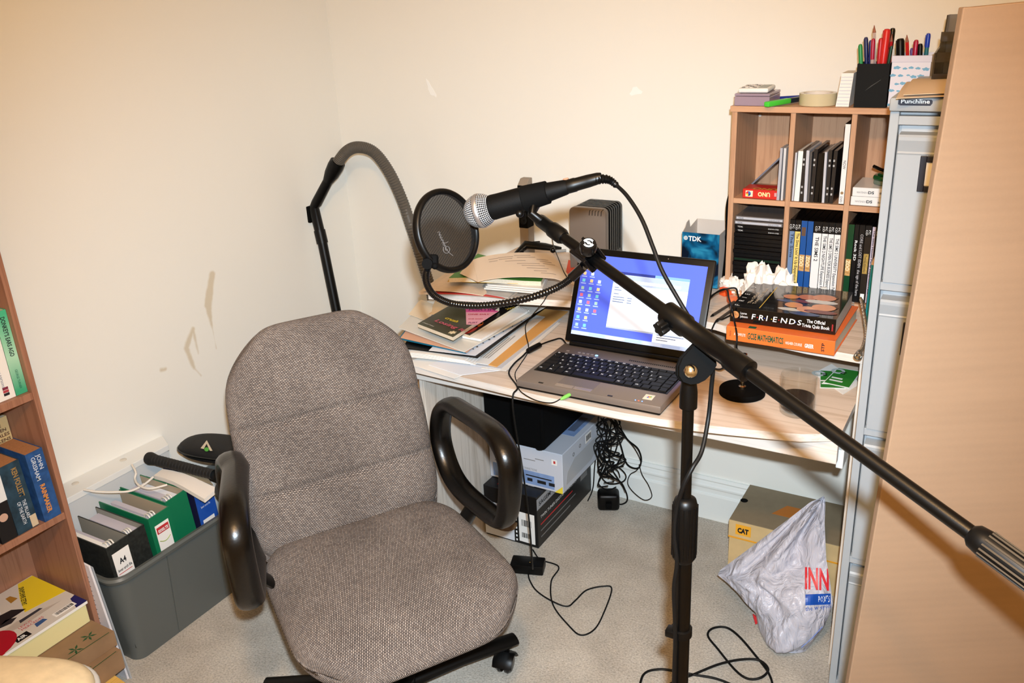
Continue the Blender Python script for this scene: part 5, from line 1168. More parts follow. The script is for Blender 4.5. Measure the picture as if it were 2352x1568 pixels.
def goldplate(sl, x0, x1, y0, z0, z1):
    b = MB(); b.box((x0+.002, y0-.001, z0+.075), (x1-.002, y0-.0004, z0+.125)); p = b.build('title_plate', C_('gold_plate', (170, 140, 70), .4, noise=.3, nscale=150), sl)
    text('Theme Coaster', p, INK, spine_frame(x0+.0045, z0+.123, y0-.0011), .007, .045); b = MB(); b.box((x0+.003, y0-.001, z0+.006), (x1-.003, y0-.0004, z0+.024)); b.build('rating_label', WHITE_INK, sl)
game(0, 0, 0, 'dark brown game box with a gold title plate', DBR, BK, None, None, 0, 0, 0, extra=goldplate, x=nx(.0150))
game(0, 0, 0, 'thin white and purple game box near the turquoise pencil', PUR, None, 'The Sims House Party Expansion Pack', NVY, .006, .95, .16, x=nx(.0078), h=.194)
def orange_(sl, x0, x1, y0, z0, z1):
    b = MB(); b.box((x0+.003, y0-.001, z1-.06), (x1-.003, y0-.0004, z1-.036)); b.build('orange_print', C_('orange_print', (226, 110, 40), .4), sl)
game(0, 0, 0, 'black game box with an orange mark, last beside the cabinet', BK, BK, 'THE LOST CITY', C_('ink_grey', (170, 168, 170)), .007, .62, .06, extra=orange_, x=nx(.0150))

# top-left pigeonhole
zM = 1.0945
def ublk(name, label, cat, lo, hi, m, group=None): 
    b = MB(); b.box(lo, hi, .001, 1); return tag(b.build(name, m), label, cat, group)
A, B = yx(446, 1696), yx(318, 1812); d_ = (B-A).normalized(); nn = V((-d_.z, 0, d_.x)); A = V((1.468, CYF, zM+.001)); L = .172
d_ = V((1.5915-1.4725, 0, math.sqrt(max(.0001, L*L-(1.5915-1.4725)**2)))).normalized(); A = V((1.4725, CY0+.004, zM+.0006)); nn = V((-d_.z, 0, d_.x))
A.y += .066; b = MB(); b.prism([A, A+d_*L, A+d_*L+nn*.004, A+nn*.004], (0, .12, 0)); tag(b.build('slim_folder', C_('folder_steel', (118, 124, 140), .35, metal=.3)), 'slim grey-blue folder leaning diagonally in the upper left pigeonhole', 'folder')
un = thing('card_game_box', 'red card game box lying in the upper left pigeonhole', 'card game', (1.52, -.17, zM))
P0, P1 = yx(452, 1705, CY0+.004), yx(430, 1791, CY0+.004); ux0, ux1 = P0.x, P1.x; uz1 = zM+.024
b = MB(); b.box((ux0, CY0+.004, zM+.0005), (ux1, CY0+.064, uz1), .0012, 1); ub = b.build('box', C_('card_red2', (206, 44, 34), .35), un)
Mu = frame((ux1-.008, CY0+.0036, uz1-.007), (-1, 0, 0), z=(0, -1, 0))
text('UNO', ub, C_('cream_yellow', (246, 224, 160), .5), frame((ux1-.022, CY0+.0034, uz1-.0065), (-1, 0, 0), z=(0, -1, 0)), .014, .030, bold=.04, height=.0115)
b = MB(); b.box((ux0+.008, CY0+.003, zM+.005), (ux0+.026, CY0+.0036, zM+.020)); b.build('card_print', C_('cream', (238, 220, 190), .5), ub)
for k, (a0, c) in enumerate(((0, (60, 100, 190)), (pi/2, (220, 50, 50)), (pi, (240, 200, 60)), (3*pi/2, (40, 60, 120)))):
    b = MB(); c0 = V((ux0+.015, CY0+.003, zM+.0125)); b.prism([c0] + [c0 + V((.0062*math.cos(a0+pi/2*j/5), 0, .0062*math.sin(a0+pi/2*j/5))) for j in range(6)], (0, -.0004, 0)); b.build('wheel_print', C_('wheel_%d_%d' % (c[0], c[1]), c, .4), ub)
b = MB(); b.box((ux1-.012, CY0+.003, zM+.009), (ux1-.005, CY0+.0036, zM+.018)); b.build('maker_seal', C_('seal', (210, 150, 150), .4), ub)
text('UNO', ub, C_('top_yellow', (230, 170, 60), .5), frame((ux1-.006, CY0+.02, uz1+.0002), (-1, 0, 0), z=(0, 0, 1)), .03, .06, bold=.03)
for k, (u0, lb) in enumerate(((1790, 'silver-white booklet leaning on the divider, nearer the red card game'), (1799, 'pale booklet between the silver booklet and the divider'))):
    x0 = 1.5715 + .0085*k
    b = MB(); b.prism([(x0+.002*k, CY0+.003, zM+.0006), (x0+.0065, CY0+.003, zM+.0006), (x0+.0075, CY0+.003, zM+.128), (x0+.0015, CY0+.003, zM+.128)], (0, .060, 0)); tag(b.build('booklet', C_(('booklet_silver', 'booklet_pale')[k], ((176, 176, 182), (206, 204, 204))[k], .3)), lb, 'booklet', 'booklets in the upper left pigeonhole')
# top-middle pigeonhole: disc cases on edge
CL1 = C_('case_clear', (52, 48, 46), .08, alpha=.88); CL2 = C_('sleeve_milky', (196, 196, 202), .2)
X = 1.6075
spec = [(.0055, .118, CL2, 'thin milky disc sleeve, first beside the left divider'), (.0130, .122, PAPER, 'thick white paper-filled disc wallet near the left divider'), (.0098, .126, CL1, 'smoky disc case right of the white paper wallet'), (.0085, .124, CL2, 'milky disc sleeve between the first two smoky cases'), (.0060, .120, C_('case_grey', (90, 86, 84), .2), 'thin grey disc case in the middle of the row'), (.0098, .128, CL1, 'smoky disc case with bright catches, in the middle of the row'), (.0105, .118, C_('case_dark', (20, 19, 19), .15), 'black disc case, darkest of the row'), (.0080, .120, C_('case_black2', (12, 12, 12), .15), 'thin black disc case behind the darkest one'), (.0070, .122, CL2, 'milky disc sleeve right of the black cases'), (.0098, .127, CL1, 'smoky disc case third from the tall white case'), (.0098, .126, CL1, 'smoky disc case touching the tall white case')]
for k, (w_, h_, m_, lb) in enumerate(spec):
    tl = .006*math.sin(1.3*k+.4)
    t = thing('disc_case', lb, 'disc case', (X+w_/2, CY0+.07, zM), 'disc cases on edge in the upper middle pigeonhole')
    b = MB(); b.prism([(X, CY0+.006, zM+.0006), (X+w_-.0012, CY0+.006, zM+.0006), (X+w_-.0012+tl*.4, CY0+.006, zM+h_), (X+tl*.4, CY0+.006, zM+h_)], (0, .138, 0), bev=.0005); c_ = b.build('shell', m_, t)
    if m_ is CL1:
        b = MB()
        for zz in (.02, .034, .088, .10): b.box((X+.002, CY0+.0052, zM+zz), (X+w_-.004, CY0+.0062, zM+zz+.005))
        b.build('catch', C_('catch_light', (176, 176, 176), .2), t)
    X += w_
wc = thing('film_case', 'tall white case with small print beside the right divider', 'disc case', (1.7255, CY0+.07, zM))
b = MB(); b.box((1.7175, CY0+.004, zM+.0006), (1.7298, CY0+.137, zM+.190), .001, 1); w0 = b.build('shell', BLACK, wc)
b = MB(); b.box((1.7179, CY0+.0033, zM+.002), (1.7294, CY0+.0045, zM+.188)); w1 = b.build('spine_sleeve', WHT, wc)
text('NOW', w1, INK, spine_frame(1.7205, zM+.105, CY0+.0032), .009, .02); b = MB(); b.lathe([(.0001, 0), (.0035, 0), (.0035, .0003), (.0001, .0003)], 14, frame((1.7236, CY0+.0032, zM+.028), (1, 0, 0), z=(0, -1, 0)), caps=False); b.build('seal_print', C_('tan_seal', (150, 120, 80)), w1); text('DVD', w1, INK, spine_frame(1.7205, zM+.02, CY0+.0032), .007, .014)
# top-right pigeonhole
for k in range(2):
    z0 = zM+.0006+.0215*k; lb = ('lower white game cartridge box in the upper right pigeonhole', 'upper white game cartridge box, under the green gadget')[k]
    t = thing('cartridge_box', lb, 'game box', (1.79, -.16, z0), 'white cartridge boxes'); x0 = 1.7445+.002*k
    b = MB(); b.box((x0, CY0+.004, z0), (x0+.098, CY0+.13, z0+.021), .0012, 1); s_ = b.build('case', WHT, t)
    text('NINTENDO', s_, GREYINK, frame((x0+.010, CY0+.0035, z0+.008), (1, 0, 0), z=(0, -1, 0)), .006, .024); text('DS', s_, INK, frame((x0+.035, CY0+.0035, z0+.0075), (1, 0, 0), z=(0, -1, 0)), .009, .013, bold=.03)
    text(('Brain Training', 'Big Brain')[k], s_, INK, frame((x0+.060, CY0+.0035, z0+.008), (1, 0, 0), z=(0, -1, 0)), .006, .034)
gz = zM+.0445
gt = thing('green_gadget', 'dark green octagonal gadget with clear base on the white cartridge boxes', 'gadget', (1.80, -.17, gz))
oc_ = lambda r, ex=1: [(1.812+r*ex*math.cos(pi/8+pi/4*k), -.165+r*math.sin(pi/8+pi/4*k)) for k in range(8)]
b = MB(); b.prism([(x, y, gz) for x, y in oc_(.030)], (0, 0, .010), bev=.002); b.build('clear_base', C_('green_clear', (120, 140, 124), .1, alpha=.7), gt)
b = MB(); b.prism([(x, y, gz+.010) for x, y in oc_(.032)], (0, 0, .011), bev=.004); b.prism([(x, y, gz+.020) for x, y in oc_(.022)], (0, 0, .005), bev=.002); b.build('lid', C_('bottle_green', (14, 74, 34), .25), gt)
b = MB(); b.tube([V((1.785, -.20, gz+.046)), V((1.80, -.185, gz+.036)), V((1.826, -.165, gz+.026))], .0038, 10); b.build('stick', BLACKG, gt, smooth=50)

# ---------------- on top of the pigeonholes
zT = 1.3203
lc = thing('lilac_case', 'flat clear lilac plastic case under the white calculator', 'case', (1.50, -.16, zT))
b = MB(); b.box((1.456, CY0-.001, zT), (1.541, CY0+.10, zT+.022), .002, 2); b.box((1.456, CY0-.001, zT+.0225), (1.5415, CY0+.10, zT+.029), .002, 2); b.build('shell', C_('lilac_plastic', (168, 148, 164), .12, alpha=.8), lc)
ca = thing('calculator', 'small white calculator lying on the lilac case', 'calculator', (1.5, -.17, zT+.03))
Mc = frame((1.462, CY0+.006, zT+.0295), (1, .06, 0), z=(0, 0, 1))
b = MB(Mc); b.box((0, 0, 0), (.072, .09, .011), .004, 3); cb_ = b.build('body', WHITEP, ca, smooth=40)
b = MB(Mc); b.box((.046, .010, .0108), (.066, .080, .0116)); b.build('display', C_('lcd_grey', (120, 126, 116), .3), ca)
kk_ = None
for i in range(4):
    for j in range(5):
        b = MB(Mc); b.box((.006+.0095*i, .010+.0145*j, .0108), (.0132+.0095*i, .0195+.0145*j, .0126), .0008, 1); b.build('key', C_('key_cream', (226, 220, 214), .5) if (i+j) % 3 else C_('key_grey', (130, 124, 122), .5), ca)
hl = thing('highlighter', 'bright green highlighter pen lying beside the lilac case', 'pen', on(2, zT, 1785, 240))
A, B = on(2, zT+.008, 1760, 240), on(2, zT+.008, 1812, 231); d_ = (B-A).normalized(); s_ = V((-d_.y, d_.x, 0)); fm_ = frame(A, d_, s_)
b = MB(fm_); b.box((0, -.0075, -.006), ((B-A).length, .0075, .0062), .003, 2); b.build('cap', C_('fluo_green', (72, 206, 60), .4), hl, smooth=40)
b = MB(fm_); b.box(((B-A).length, -.0068, -.0062), ((B-A).length+.052, .0068, .0058), .003, 2); b.build('barrel', C_('marker_dark', (22, 34, 44), .35), hl, smooth=40)
bp = thing('ballpoint_pen', 'dark blue pen lying behind the green highlighter', 'pen', on(2, zT, 1800, 230)); A, B = on(2, zT+.0045, 1775, 226), on(2, zT+.0045, 1842, 222)
b = MB(); b.cyl(A, B, .0042, 12); b.build('barrel', C_('pen_blue', (26, 44, 130), .3), bp, smooth=40); b = MB(); b.cyl(B, B+(B-A).normalized()*.02, .0046, 12); b.build('cap', C_('cap_blue', (16, 24, 80), .3), bp, smooth=40)
tp = thing('tape_roll', 'roll of clear packing tape lying on the pigeonhole unit', 'tape', (1.6395, -.165, zT))
TM = Matrix.Translation((1.6425, -.178, zT+.0003))
b = MB(); b.lathe([(.0335, 0), (.0425, 0), (.0425, .027), (.0335, .027), (.0335, 0)], 56, TM, caps=False); b.build('tape', C_('tape_amber', (206, 192, 156), .15), tp, smooth=40)
b = MB(); b.lathe([(.0318, .0005), (.0334, .0005), (.0334, .0268), (.0318, .0268), (.0318, .0005)], 56, TM, caps=False); b.build('core', C_('tape_core', (226, 212, 196), .6), tp, smooth=40)
nb = thing('note_block', 'white lined note block leaning against the black pen pot', 'notepad', (1.70, -.18, zT))
P0, P1, P2 = on(1, CY0+.01, 1919, 244), on(1, CY0+.01, 1945, 244), on(1, CY0+.01, 1938, 168)
b = MB(); b.prism([(P0.x, CY0+.01, zT+.0003), (P1.x+.004, CY0+.01, zT+.0003), (P2.x+.022, CY0+.01, P2.z), (P2.x-.004, CY0+.01, P2.z)], (.0, .07, 0)); nbb = b.build('page_block', PAPER, nb)
b = MB()
for k in range(9):
    t = .08+.1*k; xa = P0.x+(P2.x-.004-P0.x)*t; xb = P1.x+.004+(P2.x+.022-P1.x-.004)*t; zz = zT+(P2.z-zT)*t; b.box((xa+.001, CY0+.0094, zz), (xb-.001, CY0+.0100, zz+.0006))
b.build('ruled_line', C_('rule_blue', (150, 156, 190), .6), nbb)
def hollow(name, x0, x1, y0, y1, z0, z1, t, m, par):
    b = MB(); b.box((x0, y0, z0), (x1, y0+t, z1)); b.box((x0, y1-t, z0), (x1, y1, z1)); b.box((x0, y0+t, z0), (x0+t, y1-t, z1)); b.box((x1-t, y0+t, z0), (x1, y1-t, z1)); b.box((x0+t, y0+t, z0), (x1-t, y1-t, z0+t)); return b.build(name, m, par)
POT0, POT1 = 1.7315, 1.8000
pt = thing('pen_pot', 'square black pen pot with a white scratch on top of the pigeonholes', 'pen pot', (1.766, -.17, zT))
pb_ = hollow('body', POT0, POT1, CY0+.004, CY0+.072, zT+.0003, zT+.095, .003, C_('pot_black', (9, 10, 9), .6, spec=.2), pt)
b = MB(); b.prism([(1.752, CY0+.0036, zT+.036), (1.784, CY0+.0036, zT+.060), (1.7845, CY0+.0036, zT+.0615), (1.765, CY0+.0036, zT+.048)], (0, -.0004, 0)); b.build('scratch', C_('scratch', (64, 66, 64), .7), pb_)
def pen(label, top_px, ytop, base, col, r=.0042, tip=None, capc=None, caplen=.045, name='pen', grp='pens in the black pot'):
    T = on(1, ytop, *top_px); base = V(base); d_ = T-base; L = d_.length; fm_ = frame(base, d_.orthogonal(), z=d_)
    t = thing(name, label, 'pencil' if name == 'pencil' else 'pen', base, grp)
    if name == 'pencil':
        b = MB(); b.lathe([(r, 0), (r, L-.016)], 6, fm_); b.build('barrel', col, t); b = MB(); b.lathe([(r, L-.016), (.0007, L)], 10, fm_); b.build('point', tip, t, smooth=40)
    else:
        cl_ = min(caplen, L*.6); b = MB(); b.lathe([(r*.8, 0), (r*.9, .004), (r*.9, L-cl_)], 14, fm_); b.build('barrel', col, t, smooth=40)
        b = MB(); b.lathe([(r, L-cl_), (r, L-.006), (r*.75, L-.001), (r*.3, L)], 14, fm_); b.box((-r*.25, r*.8, L-cl_+.002), (r*.25, r*1.45, L-.004), M=fm_); b.build('cap', capc or col, t, smooth=40)
zb_ = zT+.005; yA, yB = CY0+.022, CY0+.055
G1 = C_('pen_green', (36, 140, 70), .35); AQ = C_('pen_aqua', (70, 170, 170), .35); NB = C_('pen_navy', (22, 30, 84), .3); RD = C_('pen_red', (186, 30, 40), .3); CLP = C_('pen_clear', (214, 190, 186), .15, alpha=.6); BRW = C_('pen_tipbrown', (150, 90, 70), .5); TRD = C_('pen_scarlet', (206, 36, 34), .35); DGR = C_('pen_dkgreen', (20, 60, 44), .3)
pen('green and aqua felt pen, furthest left in the black pot', (1976, 101), yA, (1.747, yA, zb_), AQ, .0046, capc=G1)
pen('dark blue ribbed pen standing behind the green felt pen', (1989, 85), yB, (1.752, yB, zb_), NB, .0048, capc=NB)
pen('navy pen cap just left of the small crimson pen', (2000, 92), yB, (1.757, yB, zb_), C_('pen_navy2', (30, 40, 110), .3), .0038)
pen('small crimson pen in front of the clear tall pencil', (2006, 88), yA, (1.764, yA, zb_), CLP, .0044, capc=C_('pen_crimson', (170, 24, 60), .3))
pen('tallest pencil with a clear pinkish barrel', (2008, 58), yB, (1.768, yB, zb_), CLP, .0040, tip=BRW, name='pencil')
pen('dark red pen left of the big scarlet marker', (2024, 87), yA, (1.774, yA, zb_), RD, .0048)
pen('big scarlet marker, thickest in the black pot', (2038, 66), yA, (1.780, yA, zb_), TRD, .0080, caplen=.07)
pen('black-topped marker standing behind the scarlet marker', (2051, 64), yB+.006, (1.786, yB+.006, zb_), TRD, .0062, capc=BLACKG)
pen('red pencil leaning right behind the scarlet marker', (2049, 78), yB, (1.790, yB, zb_), RD, .0036, tip=BRW, name='pencil')
pen('thin dark green pen at the right edge of the black pot', (2048, 105), yA-.004, (1.788, yA, zb_), DGR, .0034)

# ---------------- on the filing cabinet
zC_ = 1.3915
tin = thing('cloud_tin', 'white tin pot printed with small blue clouds, standing right of the black pot', 'pen pot', (1.845, -.17, zT))
TY = -.216; P0 = on(1, TY, 2041, 128); P1 = on(1, TY, 2138, 124); tx0 = max(P0.x, 1.803); tx1 = tx0+(P1.x-P0.x)-.006; tz1 = P0.z
tb_ = hollow('body', tx0, tx1, TY, TY+.09, zT+.0003, tz1, .0025, C_('tin_white', (226, 224, 236), .3), tin)
b = MB(); b.box((tx0-.0012, TY-.0012, tz1-.014), (tx1+.0012, TY+.0005, tz1), .0005, 1); b.build('rim', C_('tin_rim', (216, 214, 230), .3), tin)
CLB = C_('cloud_blue', (112, 170, 204), .5); rnd = random.Random(11)
Mtin = frame((tx0, TY-.0004, zT), (1, 0, 0), z=(0, -1, 0)); W_, H_ = tx1-tx0, tz1-zT
for i in range(5):
    for j in range(6):
        x = .006+(W_-.014)*((i+.5*(j % 2)) % 5)/4.6+rnd.uniform(-.002, .002); y = .006+(H_-.03)*j/5.2+rnd.uniform(-.002, .002); r = rnd.uniform(.0026, .0048)
        b = MB(Mtin); b.prism([(x+r*1.5*(1+.18*math.cos(5*a+i))*math.cos(a), y+r*.7*(1+.25*math.cos(5*a+j))*math.sin(a), 0) for a in [2*pi*k/20 for k in range(20)]], (0, 0, .0003)); b.build('cloud_print', CLB, tb_)
TG = 'pens in the cloud tin'; zz_ = zT+.005; yf_, yr_ = TY+.022, TY+.065
for (x, y, c) in ((.014, .020, INK), (.022, .022, INK), (.010, .012, C_('print_brown', (120, 80, 70))), (.012, .004, C_('print_green', (90, 150, 110)))):
    b = MB(Mtin); b.prism([(x+.005*math.cos(a), y+.007*math.sin(a), 0) for a in [2*pi*k/14 for k in range(14)]], (0, 0, .0004)); b.build('figure_print', c, tb_)
pen('fat black marker cap at the left of the cloud tin', (2068, 88), yf_, (tx0+.024, yf_, zz_), BLACK, .0088, capc=BLACK, grp=TG)
pen('red pencil with sharp point right of the fat black marker', (2083, 80), yr_, (tx0+.036, yr_, zz_), TRD, .0040, tip=BRW, name='pencil', grp=TG)
pen('crimson pen leaning right in the cloud tin', (2105, 91), yf_, (tx0+.044, yf_, zz_), C_('pen_crimson', (170, 24, 60)), .0052, grp=TG)
pen('thin blue-violet pen behind the crimson pen', (2094, 110), yr_, (tx0+.046, yr_, zz_), C_('pen_violet', (90, 60, 140), .3), .0034, grp=TG)
pen('bright blue topped pen leaning right in the cloud tin', (2133, 76), yr_, (tx0+.060, yr_, zz_), C_('pen_teal', (40, 110, 120), .3), .0052, capc=C_('cap_bright_blue', (24, 60, 180), .3), caplen=.03, grp=TG)
pen('short dark pen in front of the bright blue topped pen', (2114, 100), yf_, (tx0+.060, yf_, zz_), BLACK, .0056, grp=TG)
tr = thing('letter_tray', 'smoked brown translucent desk organiser on the filing cabinet behind the cardboard', 'desk organiser', (2.05, -.33, zC_))
SMB = C_('smoked_brown', (50, 40, 30), .08, alpha=.82, spec=.7)
ox0 = on(1, -.40, 2144, 170).x; zt2 = on(1, -.30, 2160, 36).z
b = MB(); b.prism([(ox0, -.43, zC_), (ox0, -.24, zC_), (ox0, -.24, zt2), (ox0, -.275, zt2), (ox0, -.29, zt2-.03), (ox0, -.33, zt2-.042), (ox0, -.35, zt2-.055), (ox0, -.40, zt2-.06), (ox0, -.43, zC_+.06)], (.003, 0, 0)); b.build('side_panel', SMB, tr); b = MB(); b.prism([(ox0+.22, -.43, zC_), (ox0+.22, -.24, zC_), (ox0+.22, -.24, zt2), (ox0+.22, -.275, zt2), (ox0+.22, -.33, zt2-.042), (ox0+.22, -.43, zC_+.06)], (.003, 0, 0)); b.build('side_panel', SMB, tr)
b = MB(); b.prism([(ox0+.003, -.243, zC_+.002), (ox0+.22, -.243, zC_+.002), (ox0+.22, -.243, zt2-.004), (ox0+.075, -.243, zt2-.004), (ox0+.055, -.243, zt2-.012), (ox0+.045, -.243, zt2-.045), (ox0+.030, -.243, zt2-.012), (ox0+.022, -.243, zt2), (ox0+.003, -.243, zt2)], (0, .003, 0)); b.build('back_panel', C_('smoked_grey', (120, 112, 104), .1, alpha=.7), tr)
for z_, y_ in ((zC_+.003, -.43), (zC_+.042, -.42), (zC_+.078, -.38)):
    b = MB(); b.box((ox0+.003, y_, z_), (ox0+.22, -.243, z_+.003)); b.box((ox0+.003, y_, z_+.003), (ox0+.22, y_+.003, z_+.018)); b.build('tier', SMB, tr)
b = MB(); b.slab([(ox0+.02, -.415, zC_+.046), (ox0+.16, -.415, zC_+.046), (ox0+.16, -.26, zC_+.046), (ox0+.02, -.26, zC_+.046)], .004, 2); tag(b.build('paper_slip', PAPER), 'white slips lying in the smoked desk organiser', 'paper')
b = MB(); q = [on(2, zC_+.001, 2058, 228), on(2, zC_+.001, 2200, 222), on(2, zC_+.001, 2205, 186), on(2, zC_+.001, 2082, 190)]
b.slab([V(p) for p in q], .0009, 12, lambda u, v: .006*math.sin(pi*min(1, v*1.1))*(.5+.5*u)+.001 - .010*max(0, (.25-v)*4)*(1-u)*.0); b.slab([V(p)+V((.01, .01, .003)) for p in q], .0009, 8, lambda u, v: .007*math.sin(pi*v)*(.5+.5*u)+.003)
po = tag(b.build('paper_sheets', C_('curled_paper', (230, 206, 180), .8), smooth=60), 'curled cream papers lying on the front of the filing cabinet top', 'paper')
# ================================================================ UNDER THE DESK AND ON THE FLOOR
def obox(M, lo, hi, bev=.002): b = MB(M); b.box(lo, hi, bev, 1); return b
# -- black printed carton (bottom of the pile)
GX0, GX1, GY0, GY1 = .768, .958, -.405, -.022
bt = thing('printed_carton', 'black printed carton with barcode labels at the bottom under the desk', 'box', ((GX0+GX1)/2, (GY0+GY1)/2, 0)); gz1 = .182
CBK = C_('carton_black', (12, 12, 14), .4); CGY = C_('carton_grey', (150, 152, 156), .45); CWH = C_('carton_white', (216, 218, 222), .45)
b = obox(None, (GX0, GY0, .0005), (GX1, GY1, gz1)); bb = b.build('carton', CBK, bt)
Fm = frame((GX0, GY0-.0002, 0), (1, 0, 0), z=(0, -1, 0)); Rm_ = frame((GX1+.0002, GY0, 0), (0, 1, 0), z=(1, 0, 0)); Tm = frame((GX0, GY0, gz1+.0002), (1, 0, 0), z=(0, 0, 1)); FW, FD_ = GX1-GX0, GY1-GY0
card(Fm, FW*.56, gz1*.66, CWH, bb, 'white_panel', x0=.0, y0=.006)
def barcode(M, x, y, w, h, par, seed):
    rnd = random.Random(seed); l_ = card(M, w, h, PAPER, par, 'barcode_label', .0006, x, y); b = MB(M); xx = x+w*.1
    while xx < x+w*.88:
        ww = rnd.choice((.0010, .0016, .0024)); b.box((xx, y+h*.22, .0006), (xx+ww, y+h*.85, .0009)); xx += ww+rnd.choice((.0010, .0018))
    b.build('barcode', INK, l_); return l_
card(Fm, .056, .106, PAPER, bb, 'address_label', .0005, FW-.066, .012); barcode(Fm, FW-.060, .062, .044, .036, bb, 2); barcode(Fm, FW-.060, .022, .034, .028, bb, 3)
for k in range(8): card(Fm, .005, .007, WHITE_INK, bb, 'film_hole', .0004, FW*.59, .010+.0145*k)
b = MB(Fm); b.prism([(FW*.30+.062*math.cos(a), .075+.046*math.sin(a), 0) for a in [pi+pi*k/14 for k in range(15)]], (0, 0, .0005)); b.build('picture_print', C_('wood_print', (110, 86, 60), .5, noise=.3, nscale=60), bb)
card(Tm, FW, .075, CGY, bb, 'grey_panel', x0=0, y0=.17); text('SAGEM', bb, INK, Tm @ Matrix.Translation((.018, .186, .0006)) @ Matrix.Rotation(.5, 4, 'Z'), .03, .085, bold=.02)
card(Tm, .045, .035, C_('rainbow_purple', (120, 50, 140), .4), bb, 'colour_print', x0=.055, y0=.02); card(Tm, .02, .035, C_('rainbow_red', (200, 60, 70), .4), bb, 'colour_print', x0=.04, y0=.02)
for (x, y) in ((.10, .055), (.13, .055), (.03, .10)): 
    b = MB(Tm); b.prism([(x, y, 0), (x+.022, y, 0), (x+.026, y+.008, 0), (x+.026, y+.045, 0), (x, y+.05, 0)], (0, 0, .0004)); b.build('phone_print', CWH, bb)
card(Rm_, .13, .038, CGY, bb, 'grey_panel', x0=.0, y0=gz1-.045); text('SAGEM', bb, INK, Rm_ @ Matrix.Translation((.012, gz1-.034, .0006)), .02, .075, bold=.02)
for k, c in enumerate(((200, 50, 60), (130, 60, 160), (60, 90, 180), (60, 150, 90), (190, 180, 60), (220, 120, 40))): card(Rm_, .016, .03, C_('band_%d_%d' % (c[0], c[1]), c, .4), bb, 'colour_print', x0=.135+.016*k, y0=gz1-.040)
text('TWIN TUNER DIGITAL TV RECEIVER', bb, WHITE_INK, Rm_ @ Matrix.Translation((.02, .098, .0001)), .015, .25); 
for k, (c, w_) in enumerate(((RED, .22), (GREYINK, .24), (GREYINK, .2))): card(Rm_, w_, .004, c, bb, 'text_line', x0=.02, y0=.075-.022*k)
card(Rm_, .05, .06, GREYINK, bb, 'grey_panel', x0=.30, y0=.08)
# -- pale grey carton on top
HX0, HX1, HY0, HY1, hz0, hz1 = .764, 1.022, -.352, -.026, gz1+.001, .318
gb = thing('printer_carton', 'pale grey printed carton stacked on the black carton under the desk', 'box', ((HX0+HX1)/2, -.21, hz0))
b = obox(None, (HX0, HY0, hz0), (HX1, HY1, hz1)); g_ = b.build('carton', C_('carton_pale', (196, 200, 210), .45), gb)
Fm = frame((HX0, HY0-.0002, hz0), (1, 0, 0), z=(0, -1, 0)); Rm_ = frame((HX1+.0002, HY0, hz0), (0, 1, 0), z=(1, 0, 0)); FW = HX1-HX0; FH = hz1-hz0
card(Fm, FW*.84, FH*.34, C_('sky_panel', (126, 152, 196), .45, noise=.2, nscale=30), g_, 'blue_panel', x0=.012, y0=.008)
for (x, w_) in ((.10, .012), (.135, .018), (.17, .03), (.21, .02)): card(Fm, w_, .011, INK, g_, 'port_print', .0006, x, .018)
card(Fm, .09, .004, INK, g_, 'port_print', .0006, .13, .036)
text('CONNECTIONS', g_, GREYINK, Fm @ Matrix.Translation((.12, .058, .0002)), .01, .05)
for (x, y, w_) in ((.02, .095, .03), (.02, .083, .045), (.02, .072, .05), (.02, .062, .05), (.125, .092, .04), (.165, .10, .03)): card(Fm, w_, .0022, GREYINK, g_, 'text_line', .0004, x, y)
sq = card(Fm, .018, .018, PAPER, g_, 'maker_label', .0004, FW-.036, FH*.70); card(Fm, .007, .009, C_('stamp_red', (190, 60, 60)), g_, 'maker_seal', .0006, FW-.030, FH*.735)
b = MB(Fm); b.prism([(FW-.028, .001, 0), (FW-.001, .001, 0), (FW-.001, .026, 0)], (0, 0, .0005)); b.build('yellow_corner', C_('corner_yellow', (228, 206, 60), .5), g_)
b = MB(Rm_); b.prism([(.02, .02, 0), (.20, .02, 0), (.28, .06, 0), (.30, .085, 0), (.08, .085, 0), (.03, .06, 0)], (0, 0, .0004)); b.build('printer_print', C_('printer_grey', (178, 180, 184), .5), g_)
barcode(Rm_, .16, .095, .04, .03, g_, 6)
for k in range(3): card(Rm_, .02, .006, INK, g_, 'print_mark', .0004, .24, .098+.010*k)
b = MB(Rm_); b.lathe([(.004, 0), (.0065, 0), (.0065, .0004), (.004, .0004)], 16, Matrix.Translation((.12, .108, 0)), caps=False); b.lathe([(.004, 0), (.0065, 0), (.0065, .0004), (.004, .0004)], 16, Matrix.Translation((.075, .10, 0)), caps=False); b.build('round_symbol', GREYINK, g_)
Tm = frame((HX0, HY0, hz1+.0002), (1, 0, 0), z=(0, 0, 1))
card(Tm, .05, .16, C_('sky_panel', (126, 152, 196)), g_, 'blue_panel', x0=FW-.07, y0=.12); card(Tm, .025, .10, C_('slate_panel', (88, 100, 124), .5), g_, 'picture_print', .0006, FW-.058, .15)
